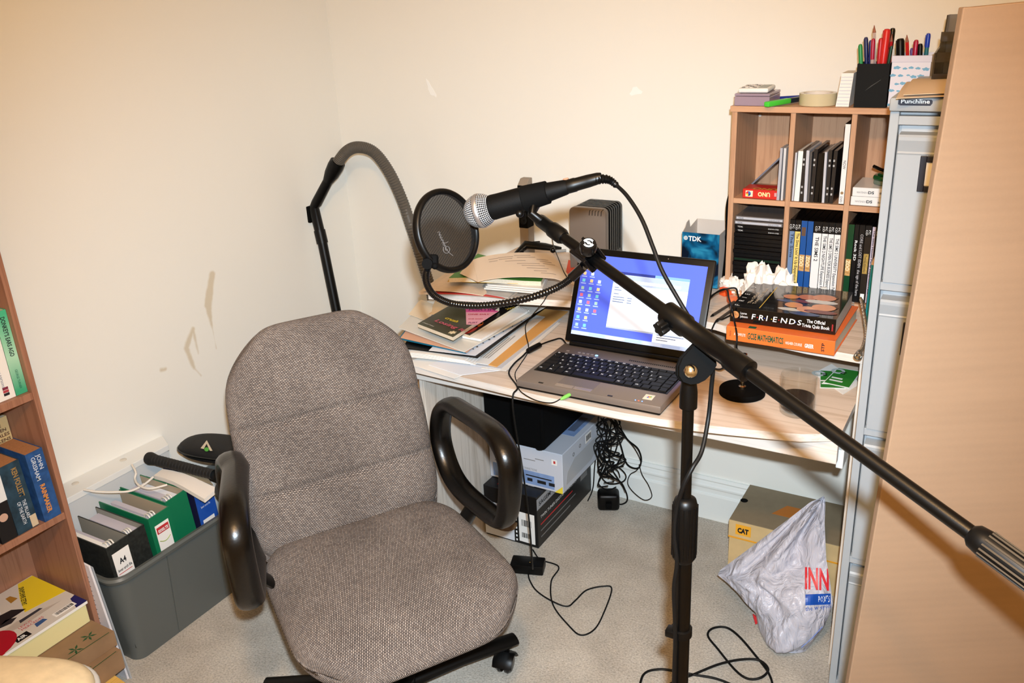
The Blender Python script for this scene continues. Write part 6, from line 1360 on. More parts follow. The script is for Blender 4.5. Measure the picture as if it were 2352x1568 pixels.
# -- matt black unit on the pale carton
bu_ = thing('black_unit', 'large matt black box-shaped unit on the pale carton, up under the desktop', 'equipment', (.90, -.22, hz1))
x0, x1, y0, y1, z0, z1 = .768, .975, -.375, -.10, hz1+.001, .638
b = MB(); b.box((x0, y0, z0+.012), (x1, y1, z1), .008, 3); b.build('case', BLACKM, bu_, smooth=40)
for (x, y) in ((x0+.03, y0+.03), (x1-.03, y0+.03), (x0+.03, y1-.03), (x1-.03, y1-.03)):
    b = MB(); b.lathe([(.014, z0), (.016, z0+.004), (.016, z0+.014)], 16, Matrix.Translation((x, y, 0))); b.build('foot', RUBBER, bu_, smooth=40)
b = MB(); b.box((x0+.012, y0-.003, z0+.03), (x1-.012, y0+.002, z1-.02), .002); b.build('front_grille', C_('grille_black', (7, 7, 7), .9, spec=.1), bu_)
bx2 = thing('cardboard_box', 'brown cardboard box wedged between the chair back and the desk side', 'box', (.64, -.45, 0))
b = MB(); b.box((.585, -.62, .0005), (.735, -.25, .56), .002); sb_ = b.build('carton', C_('brown_carton', (186, 140, 96), .8, noise=.05, nscale=20), bx2)
b = MB(); b.box((.60, -.6215, .30), (.735, -.6202, .50)); b.build('white_label', C_('paper_cool', (232, 232, 236)), sb_)
# -- tangle of cables with a plug adapter
rnd = random.Random(21); cbl_ = []
def hang(pts, r, label):
    b = MB(); b.tube(smooth_path(pts, 6), r, 6); return tag(b.build('hanging_cable', RUBBER, smooth=60), label, 'cable', 'tangled cables behind the cartons')
_cn = [0]
def cq(y, *ps):
    _cn[0] += 1; yy = -.052-.0062*_cn[0]
    return [on(1, yy, *p) for p in ps]
hang(cq(-.13, (1395, 955), (1425, 985), (1442, 1010), (1465, 1030), (1473, 1055), (1465, 1075), (1440, 1065), (1425, 1020), (1410, 975)), .0030, 'thick loop of cable hanging lowest-right but one in the tangle')
hang(cq(-.12, (1400, 960), (1432, 1000), (1458, 1030), (1472, 1062), (1462, 1080), (1447, 1090), (1442, 1110), (1455, 1130), (1480, 1148), (1497, 1140), (1490, 1115), (1475, 1090), (1468, 1066)), .0016, 'thin cable with the large loop reaching furthest right')
hang(cq(-.14, (1385, 960), (1392, 1000), (1398, 1040), (1405, 1075), (1420, 1100), (1438, 1130), (1440, 1150), (1425, 1158), (1410, 1150)), .0026, 'cable curling round under the plug block at its right')
hang(cq(-.15, (1375, 965), (1380, 1010), (1388, 1060), (1380, 1090), (1398, 1110), (1430, 1106), (1437, 1090), (1415, 1070), (1390, 1075)), .0022, 'cable with a small loop just above the plug block')
hang(cq(-.16, (1405, 965), (1398, 1005), (1388, 1030), (1392, 1060), (1410, 1072), (1432, 1070)), .0024, 'cable slanting left to right at mid height of the tangle')
hang(cq(-.15, (1370, 970), (1372, 1020), (1366, 1070), (1362, 1120), (1350, 1150), (1345, 1164), (1360, 1164), (1385, 1150)), .0020, 'cable hanging leftmost, along the carton edge to the carpet')
hang(cq(-.13, (1410, 958), (1420, 1000), (1412, 1040), (1395, 1050), (1382, 1040)), .0024, 'short cable arc near the top of the tangle')
hang(cq(-.145, (1390, 962), (1404, 1005), (1400, 1050), (1384, 1085), (1375, 1110), (1395, 1125), (1415, 1118)), .0020, 'cable crossing down behind the plug block')
hang(cq(-.155, (1380, 960), (1395, 985), (1388, 1020), (1374, 1050), (1378, 1090), (1400, 1095)), .0028, 'thick cable twisting through the middle of the tangle')
hang(cq(-.135, (1398, 955), (1384, 990), (1376, 1030), (1394, 1066), (1418, 1080), (1424, 1096)), .0018, 'thin cable behind the thick twisting one')
rc_ = random.Random(4)
for k, lb in enumerate(('first', 'second', 'third', 'fourth', 'fifth', 'sixth', 'seventh', 'eighth')):
    x = 1378+7*k; q = [(x+rc_.uniform(-6, 6), 952)]
    for j in range(7): q.append((1366+rc_.uniform(0, 72), 985+22*j*(.75+.05*k)+rc_.uniform(-14, 14)))
    hang(cq(-.125-.008*(k % 4), *[(a, min(c, 1128)) for a, c in q]), (.0022, .0028, .0018)[k % 3], lb + ' cable of the dense knot under the desktop, counted from the cartons')
pgb = thing('plug_block', 'black mains plug adapter block lying at the foot of the cable tangle', 'adapter', (1.05, -.10, 0))
b = MB(frame((1.055, -.095, 0), (.9, .43, 0), z=(0, 0, 1))); b.box((-.036, -.028, .001), (.036, .028, .062), .012, 3); b.build('case', BLACK, pgb, smooth=40)
b = MB(frame((1.055, -.095, 0), (.9, .43, 0), z=(0, 0, 1))); b.box((-.010, -.044, .020), (.010, -.027, .040), .003); b.build('plug', BLACKM, pgb)

# -- shoe box
SX0_, SX1_, SY0_, SY1_ = 1.500, 1.815, -.240, -.028; sz = .166
sh = thing('shoe_box', 'beige and brown lidded shoe box with a yellow label against the skirting', 'box', ((SX0_+SX1_)/2, -.13, 0))
KR = C_('kraft_beige', (206, 178, 128), .7, noise=.07, nscale=25); KT = C_('kraft_olive', (140, 124, 98), .75, noise=.05, nscale=40)
b = MB(); b.box((SX0_+.002, SY0_+.002, .0005), (SX1_-.002, SY1_-.002, sz-.004)); b.build('base', KR, sh)
b = MB()
lid_z = sz-.058
b.box((SX0_, SY0_, lid_z), (SX1_, SY0_+.0015, sz-.0015)); b.box((SX0_, SY1_-.0015, lid_z), (SX1_, SY1_, sz-.0015)); b.box((SX0_, SY0_+.0015, lid_z), (SX0_+.0015, SY1_-.0015, sz-.0015)); b.box((SX1_-.0015, SY0_+.0015, lid_z), (SX1_, SY1_-.0015, sz-.0015)); ld_ = b.build('lid_sides', KR, sh)
b = MB(); b.box((SX0_, SY0_, sz-.0015), (SX1_, SY1_, sz), .0005, 1); lt_ = b.build('lid_top', KT, sh)
b = MB(); b.box((SX0_-.0004, SY0_-.0006, lid_z-.001), (SX1_+.0004, SY0_+.0005, lid_z+.004)); b.build('orange_trim', C_('trim_orange', (232, 160, 40), .5), ld_)
Ms = frame((SX0_, SY0_-.0004, lid_z), (1, 0, 0), z=(0, -1, 0)); yl = card(Ms, .044, .034, C_('cat_yellow', (238, 170, 44), .5), ld_, 'label', .0006, .020, .014); text('CAT', yl, INK, Ms @ Matrix.Translation((.026, .022, .0006)), .018, .032, bold=.06, height=.018)
b = MB(); b.prism([(1.60, -.16, sz+.0001), (1.66, -.16, sz+.0001), (1.69, -.10, sz+.0001), (1.63, -.10, sz+.0001)], (0, 0, .0004)); b.build('orange_print', C_('lid_orange', (196, 116, 40), .6), lt_)
b = MB(); b.lathe([(.0001, 0), (.011, 0), (.011, .0006), (.0001, .0006)], 18, Matrix.Translation((SX0_+.010, -.125, sz)), caps=False); b.build('finger_hole', BLACKM, lt_)
# -- carrier bag
BLp = [(1884, 1144), (1862, 1152), (1800, 1200), (1725, 1256), (1655, 1308), (1648, 1320), (1688, 1352), (1734, 1402), (1742, 1440), (1763, 1477)]
BRp = [(1895, 1143), (1896, 1160), (1894, 1200), (1896, 1245), (1898, 1285), (1902, 1310), (1908, 1345), (1913, 1390), (1893, 1440), (1852, 1493)]
def lerp_list(L, t):
    n = len(L)-1; x = min(max(t, 0), 1)*n; i = min(int(x), n-1); f_ = x-i
    return (L[i][0]*(1-f_)+L[i+1][0]*f_, L[i][1]*(1-f_)+L[i+1][1]*f_)
def bag_pt(u, v, side):
    a, c = lerp_list(BLp, v), lerp_list(BRp, v); y = -.375-.12*v**1.3
    A, B = on(1, y, *a), on(1, y, *c); p = A*(1-u)+B*u
    puff = (math.sin(pi*u)**.7)*(.02+.085*min(1, v*1.15)**1.2)*(1 if v < .93 else max(.35, (1-v)/.07))
    n1 = _nz.noise(V((u*3.1, v*5.2, 1.7 if side > 0 else 9.3))); n2 = _nz.noise(V((u*8+v*3, v*9-u*4, 4.2*side)))
    rid = abs(_nz.noise(V((u*5-v*2.5, v*3.2, 7.7))))
    k = math.sin(pi*u)**.5*math.sin(pi*min(1, v+.04))**.5
    off = puff*(.75 if side > 0 else .8) + k*(.024*n1 + .010*n2 - .040*rid + .012*abs(_nz.noise(V((u*9+v*7, v*6-u*5, 3.3)))))
    q = p + V((0, -off if side > 0 else off*.6, 0)); q.z = max(q.z, .002); return q
def bag_mat():
    g = NT('carrier_film', .28, .55); g.b.inputs['Base Color'].default_value = (*lin((196, 194, 204)), 1); g.b.inputs['Alpha'].default_value = .93
    n = g.n('ShaderNodeTexNoise', Scale=26.0, Detail=6.0, Distortion=1.4); g.l(g.mapping(scale=(1, 1, .45)), n.inputs['Vector']); g.bump(n.outputs['Fac'], .8, .02); return g.m
cbag = thing('carrier_bag', 'crumpled white plastic carrier bag with red and blue print beside the desk leg', 'bag', (1.74, -.42, 0))
b = MB(); b.surf(lambda u, v: bag_pt(u, v, 1), 48, 60); b.surf(lambda u, v: bag_pt(u, v, -1), 30, 40); bm_ = b.build('film', bag_mat(), cbag, smooth=75)
def bag_text(body, px0, px1, pytop, pybot, m, slant=0, bold=0, box=False):
    c = bpy.data.curves.new('t', 'FONT'); c.body = body; c.size = 1; c.resolution_u = 1; c.offset = bold; t = bpy.data.objects.new('t', c); me = bpy.data.meshes.new_from_object(t); bpy.data.objects.remove(t); bpy.data.curves.remove(c)
    bm = bmesh.new()
    if box:
        g = [[bm.verts.new((i/10, j/6, 0)) for j in range(7)] for i in range(11)]
        for i in range(10):
            for j in range(6): bm.faces.new((g[i][j], g[i+1][j], g[i+1][j+1], g[i][j+1]))
    else:
        bm.from_mesh(me); bmesh.ops.triangulate(bm, faces=list(bm.faces)); bmesh.ops.subdivide_edges(bm, edges=list(bm.edges), cuts=2)
    bpy.data.meshes.remove(me)
    xs = [v.co.x for v in bm.verts]; ys = [v.co.y for v in bm.verts]; X0, X1, Y0, Y1 = min(xs), max(xs), min(ys), max(ys)
    for v in bm.verts:
        s_ = (v.co.x-X0)/(X1-X0); r = (v.co.y-Y0)/(Y1-Y0); u_, w_ = px0+(px1-px0)*s_, pybot+(pytop-pybot)*r+slant*s_
        tu, tv = u_, w_
        for it in range(9):
            lo, hi = 0, 1
            for _ in range(24):
                md = (lo+hi)/2; a, cc = lerp_list(BLp, md), lerp_list(BRp, md); f_ = (tu-a[0])/(cc[0]-a[0]); yy = a[1]*(1-f_)+cc[1]*f_
                if yy < tv: lo = md
                else: hi = md
            a, cc = lerp_list(BLp, lo), lerp_list(BRp, lo); f_ = min(1, max(0, (tu-a[0])/(cc[0]-a[0])))
            q = bag_pt(f_, lo, 1); r_ = q-CAM; dz = r_.dot(_F); eu, ev = u_-(1176+FPX*r_.dot(CR)/dz), w_-(784+FPX*r_.dot(CD)/dz)
            tu += .6*eu; tv += .6*ev
        v.co = q + V((.0002, -.0016, .0003)) - wloc(bm_)
    me = bpy.data.meshes.new('bag_print'); bm.to_mesh(me); bm.free(); me.materials.append(m); o = bpy.data.objects.new('bag_print', me); COL.objects.link(o); o.parent = bm_; return o
PR = C_('print_red', (204, 40, 48), .4); PB = C_('print_blue', (20, 74, 164), .4)
bag_text('INN', 1849, 1904, 1301, 1352, PR, slant=4, bold=.03); bag_text('', 1850, 1908, 1364, 1389, PB, slant=-2, box=True); bag_text('BOXES', 1880, 1906, 1368, 1384, WHITE_INK, slant=-2); bag_text('the w eyon', 1850, 1908, 1392, 1406, PB, slant=-8)
b = MB(); b.tube([bag_pt(.80, .93, 1)+V((0, -.002, 0)), bag_pt(.90, .90, 1)+V((0, -.002, 0)), bag_pt(.97, .87, 1)+V((0, -.002, 0))], .0012, 5); b.build('bag_print', PB, bm_)
b = MB(); b.prism([on(1, -.46, *p) for p in ((1729, 1410), (1742, 1421), (1739, 1432), (1735, 1434))], (0, .003, 0)); b.build('red_corner', PR, bm_)
# -- dark grey cloth bag between cabinet and cardboard
db = thing('dark_holdall', 'dark grey rounded holdall between the filing cabinet and the cardboard', 'bag', (2.02, -.79, 0))
b = MB(); ct = V((2.035, -.79, .0))
def hold(u, v):
    a = 2*pi*u; e = math.sin(pi*min(max(v, 0), 1))**.45; n_ = 1+.1*_nz.noise(V((math.cos(a)*2, math.sin(a)*2, v*4)))
    return ct + V((.105*e*math.cos(a)*n_, .062*e*math.sin(a)*n_, .0015+.36*v))
b.surf(hold, 28, 20, True); b.build('body', C_('holdall_grey', (44, 46, 44), .85, bump=.4, bscale=200), db, smooth=70)
b = MB(); b.tube(smooth_path([ct + V((-.05, -.05, .25)), ct + V((-.045, -.07, .33)), ct + V((0, -.06, .39)), ct + V((.045, -.07, .33)), ct + V((.05, -.05, .25))], 6), [(.010, .002)]*25, 8, flat=(0, 1, 0)); b.build('handle', BLACKM, db, smooth=50)

# ================================================================ LEFT CORNER: CRATE OF FILES, VACUUM, LEDGE
wl_ = thing('white_ledge_board', 'white boxed-in ledge with screw caps low along the left wall', 'ledge', (-.02, -1.2, 0))
LZT = .412; La, Lb = on(2, LZT, 150, 1150), on(2, LZT, 383, 1020); LXF = (La.x+Lb.x)/2; LYE = Lb.y
b = MB(); b.prism([(-.068, -1.376, LZT-.018), (LXF, -1.376, LZT-.018), (LXF, LYE, LZT-.018), (LYE*.05+.001, LYE+.035, LZT-.018)], (0, 0, .018), bev=.0012); b.build('top_board', WHITEP, wl_)
b = MB(); b.box((LXF-.016, -1.376, .0005), (LXF-.003, LYE-.002, LZT-.018), .001); b.build('front_board', C_('board_white_shaded', (206, 208, 208), .5), wl_)  # front of the same white board, its shade put into a greyer colour
for (u, v) in ((173, 1110), (283, 1056)):
    p = on(2, LZT, u, v); b = MB(); b.lathe([(.0095, 0), (.0095, .001), (.007, .0022), (.0001, .0024)], 20, Matrix.Translation((p.x, p.y, LZT+.0002)), caps=False); b.build('screw_cap', C_('cap_cream', (214, 206, 192), .5), wl_, smooth=40)
crate = thing('storage_crate', 'dark grey plastic storage crate full of lever arch files beside the bookcase', 'crate', (.18, -1.03, 0))
CRG = C_('crate_grey', (92, 95, 92), .42, spec=.45); cy0, cy1 = -1.352, -.70; cz1 = .283
def cring(x0, x1, y0, y1, z, r, n=6):
    P = []
    for cx, cy, a0 in ((x1-r, y0+r, -pi/2), (x1-r, y1-r, 0), (x0+r, y1-r, pi/2), (x0+r, y0+r, pi)):
        for k in range(n+1):
            a = a0+pi/2*k/n; P.append(V((cx+r*math.cos(a), cy+r*math.sin(a), z)))
    return P
b = MB()
def loft(rings):
    R_ = [[b._v(p) for p in r] for r in rings]
    for A, B in zip(R_, R_[1:]):
        n = len(A)
        for k in range(n): b.face((A[k], A[(k+1) % n], B[(k+1) % n], B[k]))
    return R_
CB = LXF+.004
rr = loft([cring(CB+.010, .252, cy0+.030, cy1-.03, .001, .03), cring(CB+.008, .260, cy0+.020, cy1-.02, .12, .035), cring(CB+.004, .272, cy0+.008, cy1-.008, cz1-.018, .04), cring(CB+.002, .285, cy0-.003, cy1+.003, cz1-.016, .045), cring(CB+.001, .288, cy0-.006, cy1+.006, cz1-.006, .045), cring(CB+.003, .284, cy0-.002, cy1+.002, cz1, .043), cring(CB+.006, .273, cy0+.008, cy1-.008, cz1-.002, .04), cring(CB+.008, .268, cy0+.014, cy1-.014, cz1-.02, .038), cring(CB+.013, .249, cy0+.033, cy1-.033, .005, .03)])
b.face(rr[0][0][::-1] if False else rr[0]); b.face(rr[-1]); b.build('body', CRG, crate, smooth=50)
for y in (-1.19, -1.02, -.86):
    b = MB(); b.prism([(.2495, y, .005), (.2715, y, cz1-.02), (.2715, y+.012, cz1-.02), (.2495, y+.012, .005)], (.005, 0, 0)); b.build('rib', CRG, crate)
def arch_file(label, y0, w, xs, xb, z0, h, tilt, cov, inner, pap, lab=None, bind=True):
    """lever arch file standing in the crate: spine at x = xs facing the room, opening towards the wall at xb; tilt leans the top"""
    t = thing('lever_arch_file', label, 'file', ((xs+xb)/2, y0+w/2, z0), 'lever arch files in the grey crate')
    Mx = Matrix.Identity(4); Mx = Matrix.Translation((0, y0, z0)) @ Matrix.Rotation(tilt, 4, 'X')
    b = MB(Mx); b.box((xb, 0, 0), (xs, .003, h)); b.box((xb, w-.003, 0), (xs, w, h)); b.box((xs-.003, .003, 0), (xs, w-.003, h)); c = b.build('cover', cov, t)
    b = MB(Mx); b.box((xb+.002, .003, .004), (xs-.003, .0038, h-.001)); b.box((xb+.002, w-.0038, .004), (xs-.003, w-.003, h-.001)); b.box((xs-.0038, .004, .004), (xs-.003, w-.004, h-.001)); b.build('lining', inner, t)
    k0 = 0
    for k, (f0, f1, dh) in enumerate(pap):
        b = MB(Mx); b.box((xb+.006+.003*k, .004+(w-.008)*f0, .010), (xs-.018-.004*(k % 2), .004+(w-.008)*f1, h-.012-dh)); b.build('paper_block', (PAPER, C_('paper_lilac', (196, 190, 200), .5), C_('paper_cool', (232, 232, 236)))[k % 3], t)
    if bind:
        b = MB(Mx)
        for q in (.3, .42, .54): b.tube(smooth_path([V((xs-.05, w*q, h-.03)), V((xs-.042, w*q, h-.010)), V((xs-.028, w*q, h-.006)), V((xs-.018, w*q, h-.02))], 4), .0022, 6)
        b.build('lever_ring', C_('ring_cream', (220, 214, 202), .4), t)
    if lab: lab(c, Mx @ frame((xs+.0002, .0, 0), (0, 1, 0), z=(1, 0, 0)), w, h)
    return t
MOT = C_('mottled_black', (34, 36, 34), .5, noise=.5, nscale=120); GIN = C_('lining_grey', (150, 146, 134), .6); GF = C_('file_green', (16, 112, 74), .45); BF = C_('file_blue', (34, 82, 170), .45); NVF = C_('file_navy', (26, 26, 60), .5)
def lab1(c, M, w, h):
    l_ = card(M, w*.74, .20, PAPER, c, 'spine_label', .0006, w*.14, h-.225); text('A4', l_, INK, M @ Matrix.Translation((w*.36, h-.062, .0007)), .022, .020, bold=.03); text('lever arch file', l_, INK, M @ Matrix.Translation((w*.20, h-.082, .0007)), .012, w*.62, bold=.02); card(M, w*.60, .0016, RED, l_, 'red_rule', .0009, w*.20, h-.090)
    for k in range(3): card(M, w*.5, .0008, C_('rule_blue', (150, 156, 190)), l_, 'ruled_line', .0009, w*.22, h-.11-.016*k)
def lab2(c, M, w, h):
    l_ = card(M, w*.64, .17, PAPER, c, 'spine_label', .0006, w*.18, h-.20); card(M, w*.56, .020, C_('label_red', (190, 50, 54), .5), l_, 'red_band', .0009, w*.22, h-.058); text('ESSELTE', l_, WHITE_INK, M @ Matrix.Translation((w*.27, h-.054, .001)), .012, w*.46, bold=.03)
    b = MB(M); b.tube([V((w*.24+w*.5*k/8, h-.078-.008*math.sin(pi*k/8), .001)) for k in range(9)], .0012, 5); b.build('swoosh_print', C_('swoosh', (150, 170, 80), .5), l_)
    for k in range(3): card(M, w*.46, .0008, C_('rule_blue', (150, 156, 190)), l_, 'ruled_line', .0009, w*.27, h-.12-.02*k)
def lab3(c, M, w, h):
    card(M, w*.98, h*.97, BF, c, 'spine_sleeve', .0005, w*.01, .004); text('TESCO', c, C_('deep_blue_ink', (14, 40, 110)), M @ Matrix.Translation((w*.2, h-.042, .0007)), .02, w*.5, bold=.02); text('lever arch file', c, WHITE_INK, M @ Matrix.Translation((w*.2, h-.062, .0007)), .01, w*.5); card(M, w*.62, .14, PAPER, c, 'spine_label', .0009, w*.16, h-.24)
arch_file('black lever arch file with a white A4 spine label, nearest the bookcase', -1.317, .066, 0.246, CB+.018, 0.042, .318, .04, MOT, GIN, [(.02, .34, .0), (.36, .62, .010)], lab1)
arch_file('mottled black file stuffed with lilac pockets, no spine label', -1.250, .055, 0.239, CB+.018, 0.042, .316, .05, MOT, GIN, [(.05, .35, .02), (.36, .99, .004)], None)
arch_file('bright green lever arch file with red and white spine label', -1.188, .068, 0.246, CB+.018, 0.042, .328, .04, GF, C_('lining_tan', (176, 160, 136), .6), [(.06, .36, .012), (.38, .62, .005)], lab2)
arch_file('green-edged file overflowing with white paper, its back corner raised', -1.112, .070, 0.230, CB+.018, 0.046, .332, .06, GF, C_('lining_tan', (176, 160, 136)), [(.02, .30, .02), (.32, .66, .006), (.68, .98, .010)], None)
arch_file('blue lever arch file with white label, next to the chair arm', -1.036, .064, 0.240, CB+.018, 0.042, .326, .04, NVF, NVF, [(.02, .48, .012)], lab3)
b = MB(); b.slab([(.08, -.965, .30), (.244, -.965, .29), (.244, -.945, .29), (.08, -.945, .30)], .04, 2); b.box((.10, -.962, .03), (.243, -.935, .31)); tag(b.build('paper_bundle', PAPER), 'bundle of white papers standing behind the blue file', 'papers')
b = MB(); b.slab([on(2, .378, 355, 1100), on(2, .378, 470, 1150), on(2, .385, 500, 1125), on(2, .388, 375, 1085)], .012, 5, lambda u, v: .008*math.sin(4*u)); tag(b.build('paper_pile', C_('paper_warm', (236, 226, 214)), smooth=40), 'loose white papers lying across the tops of the files', 'papers')
b = MB(); b.slab([on(2, .401, 400, 1078), on(2, .401, 490, 1115), on(2, .405, 470, 1090), on(2, .405, 405, 1072)], .003, 4); tag(b.build('card_folder', C_('folder_olive', (140, 128, 104), .7)), 'olive grey card folder under the racket handle', 'folder')
# white cord over the files
b = MB(); b.tube(smooth_path([on(2, z, *p) for p, z in (((192, 1124), .418), ((222, 1129), .410), ((262, 1130), .395), ((300, 1127), .390), ((330, 1113), .392), ((352, 1095), .400))], 6), .0032, 8); b.tube(smooth_path([on(2, z, *p) for p, z in (((303, 1067), .418), ((312, 1085), .41), ((310, 1100), .398), ((320, 1115), .395), ((345, 1122), .394), ((384, 1113), .396))], 6), .0032, 8)
tag(b.build('white_string', C_('cord_white', (226, 218, 206), .7), smooth=60), 'white string trailing across the tops of the lever arch files', 'string')
# racket and its case
rk = thing('racket', 'racket with black wrapped grip lying over the crate toward the chair', 'racket', on(2, .38, 420, 1070))
A, B = on(2, .425, 343, 1052), on(2, .430, 500, 1092); d_ = (B-A).normalized(); L = (B-A).length; fm_ = frame(A, d_.orthogonal(), z=d_)
b = MB(); prof = [(.0001, -.004), (.017, -.004), (.0185, .004), (.0165, .016), (.0150, .024)]
for k in range(20): z_ = .026+k*(L-.03)/20; prof += [(.0150-.0012*(k/20), z_), (.0140-.0012*(k/20), z_+.001)]
b.lathe(prof, 20, fm_, caps=False); b.build('grip', C_('grip_black', (16, 15, 14), .7), rk, smooth=40)
b = MB(); b.lathe([(.0001, -.0046), (.011, -.0046), (.011, -.004)], 14, fm_, caps=False); b.build('butt_badge', C_('badge_olive', (110, 104, 60), .5), rk)
HC_ = B + d_*.17; sdv = V((-d_.y, d_.x, 0)); 
b = MB(); b.tube([HC_ + d_*(.14*math.cos(a)) + sdv*(.10*math.sin(a)) for a in [2*pi*k/36 for k in range(36)]], .006, 8, closed=True); b.tube([B, HC_ - d_*.14], .008, 8); b.build('head_frame', BLACK, rk, smooth=50)
b = MB()
for k in range(-5, 6):
    q = k*.017; e = math.sqrt(max(0, 1-(q/.10)**2))*.14; b.tube([HC_ + sdv*q - d_*e, HC_ + sdv*q + d_*e], .0006, 4); q = k*.024; e = math.sqrt(max(0, 1-(q/.14)**2))*.10; b.tube([HC_ + d_*q - sdv*e, HC_ + d_*q + sdv*e], .0006, 4)
b.build('strings', C_('string_cream', (210, 206, 190), .5), rk)
rc = thing('racket_case', 'black padded racket case with pale triangle emblem behind the chair', 'case', on(2, .43, 470, 1030))
cc_ = on(2, .425, 505, 1030); 
b = MB(); ax_ = (on(2, .425, 520, 1018)-on(2, .425, 420, 1005)).normalized(); ay_ = V((-ax_.y, ax_.x, 0))
def casef(u, v):
    a = 2*pi*u; r = math.sin(pi*v)**.35 if 0 < v < 1 else 0; return cc_ + ax_*(.130*sgnp(math.cos(a), .8)*r) + ay_*(.060*sgnp(math.sin(a), .8)*r) + V((0, 0, .024*(-math.cos(pi*v))))
b.surf(casef, 40, 14, True); b.build('padded_shell', C_('case_nylon', (11, 11, 12), .7, bump=.2, bscale=300), rc, smooth=70)
b = MB(); b.tube([cc_ + ax_*(.131*sgnp(math.cos(a), .8)) + ay_*(.061*sgnp(math.sin(a), .8)) for a in [2*pi*k/48 for k in range(48)]], .0035, 6, closed=True); b.build('zip_seam', BLACKG, rc, smooth=50)
EMt = on(2, .4492, 474, 1013); 
def ept(u, v): return on(2, .4497, u, v)
b = MB(); b.prism([ept(*p) for p in ((461, 1029), (468, 1031), (474.5, 1019), (482, 1035), (488, 1035), (475, 1011))], (0, 0, .0006)); b.build('emblem', C_('emblem_cream', (206, 190, 164), .5), rc)
b = MB(); b.prism([ept(474.5+5.5*math.cos(a), 1032+4.5*math.sin(a)) for a in [2*pi*k/16 for k in range(16)]], (0, 0, .0009)); b.build('green_dot', C_('dot_green', (70, 160, 40), .5), rc)
# vacuum hose and wand in the corner
vc = thing('vacuum_hose', 'black vacuum cleaner wand with grey ribbed hose leaning in the corner', 'vacuum hose', (.25, -.30, 0))
WB, W1, W2, W3 = on(1, -.245, 775, 725), on(1, -.22, 738, 545), on(1, -.21, 721, 478), on(1, -.185, 776, 372)
WF = WB + (WB-W1)*((WB.z-.01)/(W1.z-WB.z)); 
b = MB(); b.tube([WF, WB, W1], .0165, 16); b.build('wand', BLACK, vc, smooth=40)
b = MB(); b.tube([W1 - (W1-WB).normalized()*.02, W1 + (W2-W1)*.25], .0195, 16); b.tube([W1, W2, W2+(W3-W2)*.12, W2+(W3-W2)*.60], [.0165, .0180, .0180, .0165], 16); b.build('bent_handle', BLACK, vc, smooth=40)
b = MB(); q = (W3-W2).normalized(); b.tube([W2+(W3-W2)*.58, W2+(W3-W2)*.74, W2+(W3-W2)*.90, W3], [.0165, .024, .0265, .0255], 18); b.build('hose_cuff', BLACK, vc, smooth=40)
sl_ = on(1, -.21, 718, 488); b = MB(); b.box((-.006, -.010, -.028), (.006, .010, .028), .003, M=Matrix.Translation(on(1, -.22, 712, 492))); b.build('suction_slide', BLACKM, vc)
hp = smooth_path([W3 - q*.01, on(1, -.175, 795, 349), on(1, -.165, 822, 338), on(1, -.15, 858, 349), on(1, -.13, 892, 392), on(1, -.115, 922, 455), on(1, -.11, 946, 525), on(1, -.11, 968, 595), on(1, -.11, 988, 660), on(1, -.12, 1004, 720), V((.55, -.14, .40)), V((.56, -.16, .10)), V((.53, -.19, .03))], 22)
b = MB(); b.tube(hp, [(.0195 if k % 2 else .0172) for k in range(len(hp))], 14); b.build('ribbed_hose', C_('hose_grey', (92, 86, 78), .45, spec=.4), vc, smooth=50)

# ================================================================ BOOKCASE CONTENTS
BXF = .205
def upright_book(label, px_tl, px_tr, z0, xf, dpt, h, cov, texts=(), lean=0, group=None, y=None, extra=None, pages=None):
    if y is None: ya, yb = on(0, xf, *px_tl).y, on(0, xf, *px_tr).y
    else: ya, yb = y
    t = thing('paperback_book', label, 'book', (xf-dpt/2, (ya+yb)/2, z0), group)
    Mx = Matrix.Translation((0, ya, z0)) @ Matrix.Rotation(lean, 4, 'X'); w = yb-ya
    b = MB(Mx); b.box((xf-dpt+.001, .0015, .001), (xf-.002, w-.0015, h-.0015)); b.build('page_block', pages or PAGES, t)
    b = MB(Mx); b.box((xf-dpt, 0, 0), (xf, .0012, h)); b.box((xf-dpt, w-.0012, 0), (xf, w, h)); b.box((xf-.0015, 0, 0), (xf+.0006, w, h), .0005, 1); c = b.build('cover', cov, t)
    Ms = Mx @ frame((xf+.0008, 0, h), (0, 0, -1), z=(1, 0, 0))      # text runs down the spine, y toward +y... 
    for (s_, m_, dx, fy, sz_, ln, bo) in texts: text(s_, c, m_, Ms @ Matrix.Translation((dx, w*fy, 0)), sz_, ln, bold=bo)
    if extra: extra(c, Mx @ frame((xf+.0008, 0, 0), (0, 1, 0), z=(1, 0, 0)), w, h)
    return t
zS = BSH[2]+.0185; zL = BSH[1]+.0185; zB_ = BSH[0]+.0185
MINT = NT('mint_cover', .35); gsep = MINT.n('ShaderNodeSeparateXYZ'); MINT.l(MINT.tc.outputs['Generated'], gsep.inputs[0]); MINT.color(MINT.ramp(gsep.outputs[2], [(.05, (60, 160, 118)), (.45, (170, 214, 184)), (.95, (70, 178, 132))]))
def pub(cols):
    def f(c, M, w, h):
        for k, cc in enumerate(cols): card(M, w*.34, .006, C_('pub_%d_%d' % (cc[0], cc[1]), cc, .5), c, 'publisher_mark', .0004, w*.33, .010+.007*k)
    return f
WCV = C_('cover_white', (232, 228, 222), .4); BI = C_('ink_slate', (110, 112, 130), .6)
upright_book('mint green paperback at the end of the upper shelf, against the side panel', None, None, zS, BXF, .125, .198, MINT.m, [("DONKEY'S EARS AGO", INK, .014, .36, .014, .092, .02), ('GEORGE TURNER', C_('ink_green', (20, 90, 60)), .138, .40, .008, .046, 0)], y=(-1.4180, -1.3910), group=None)
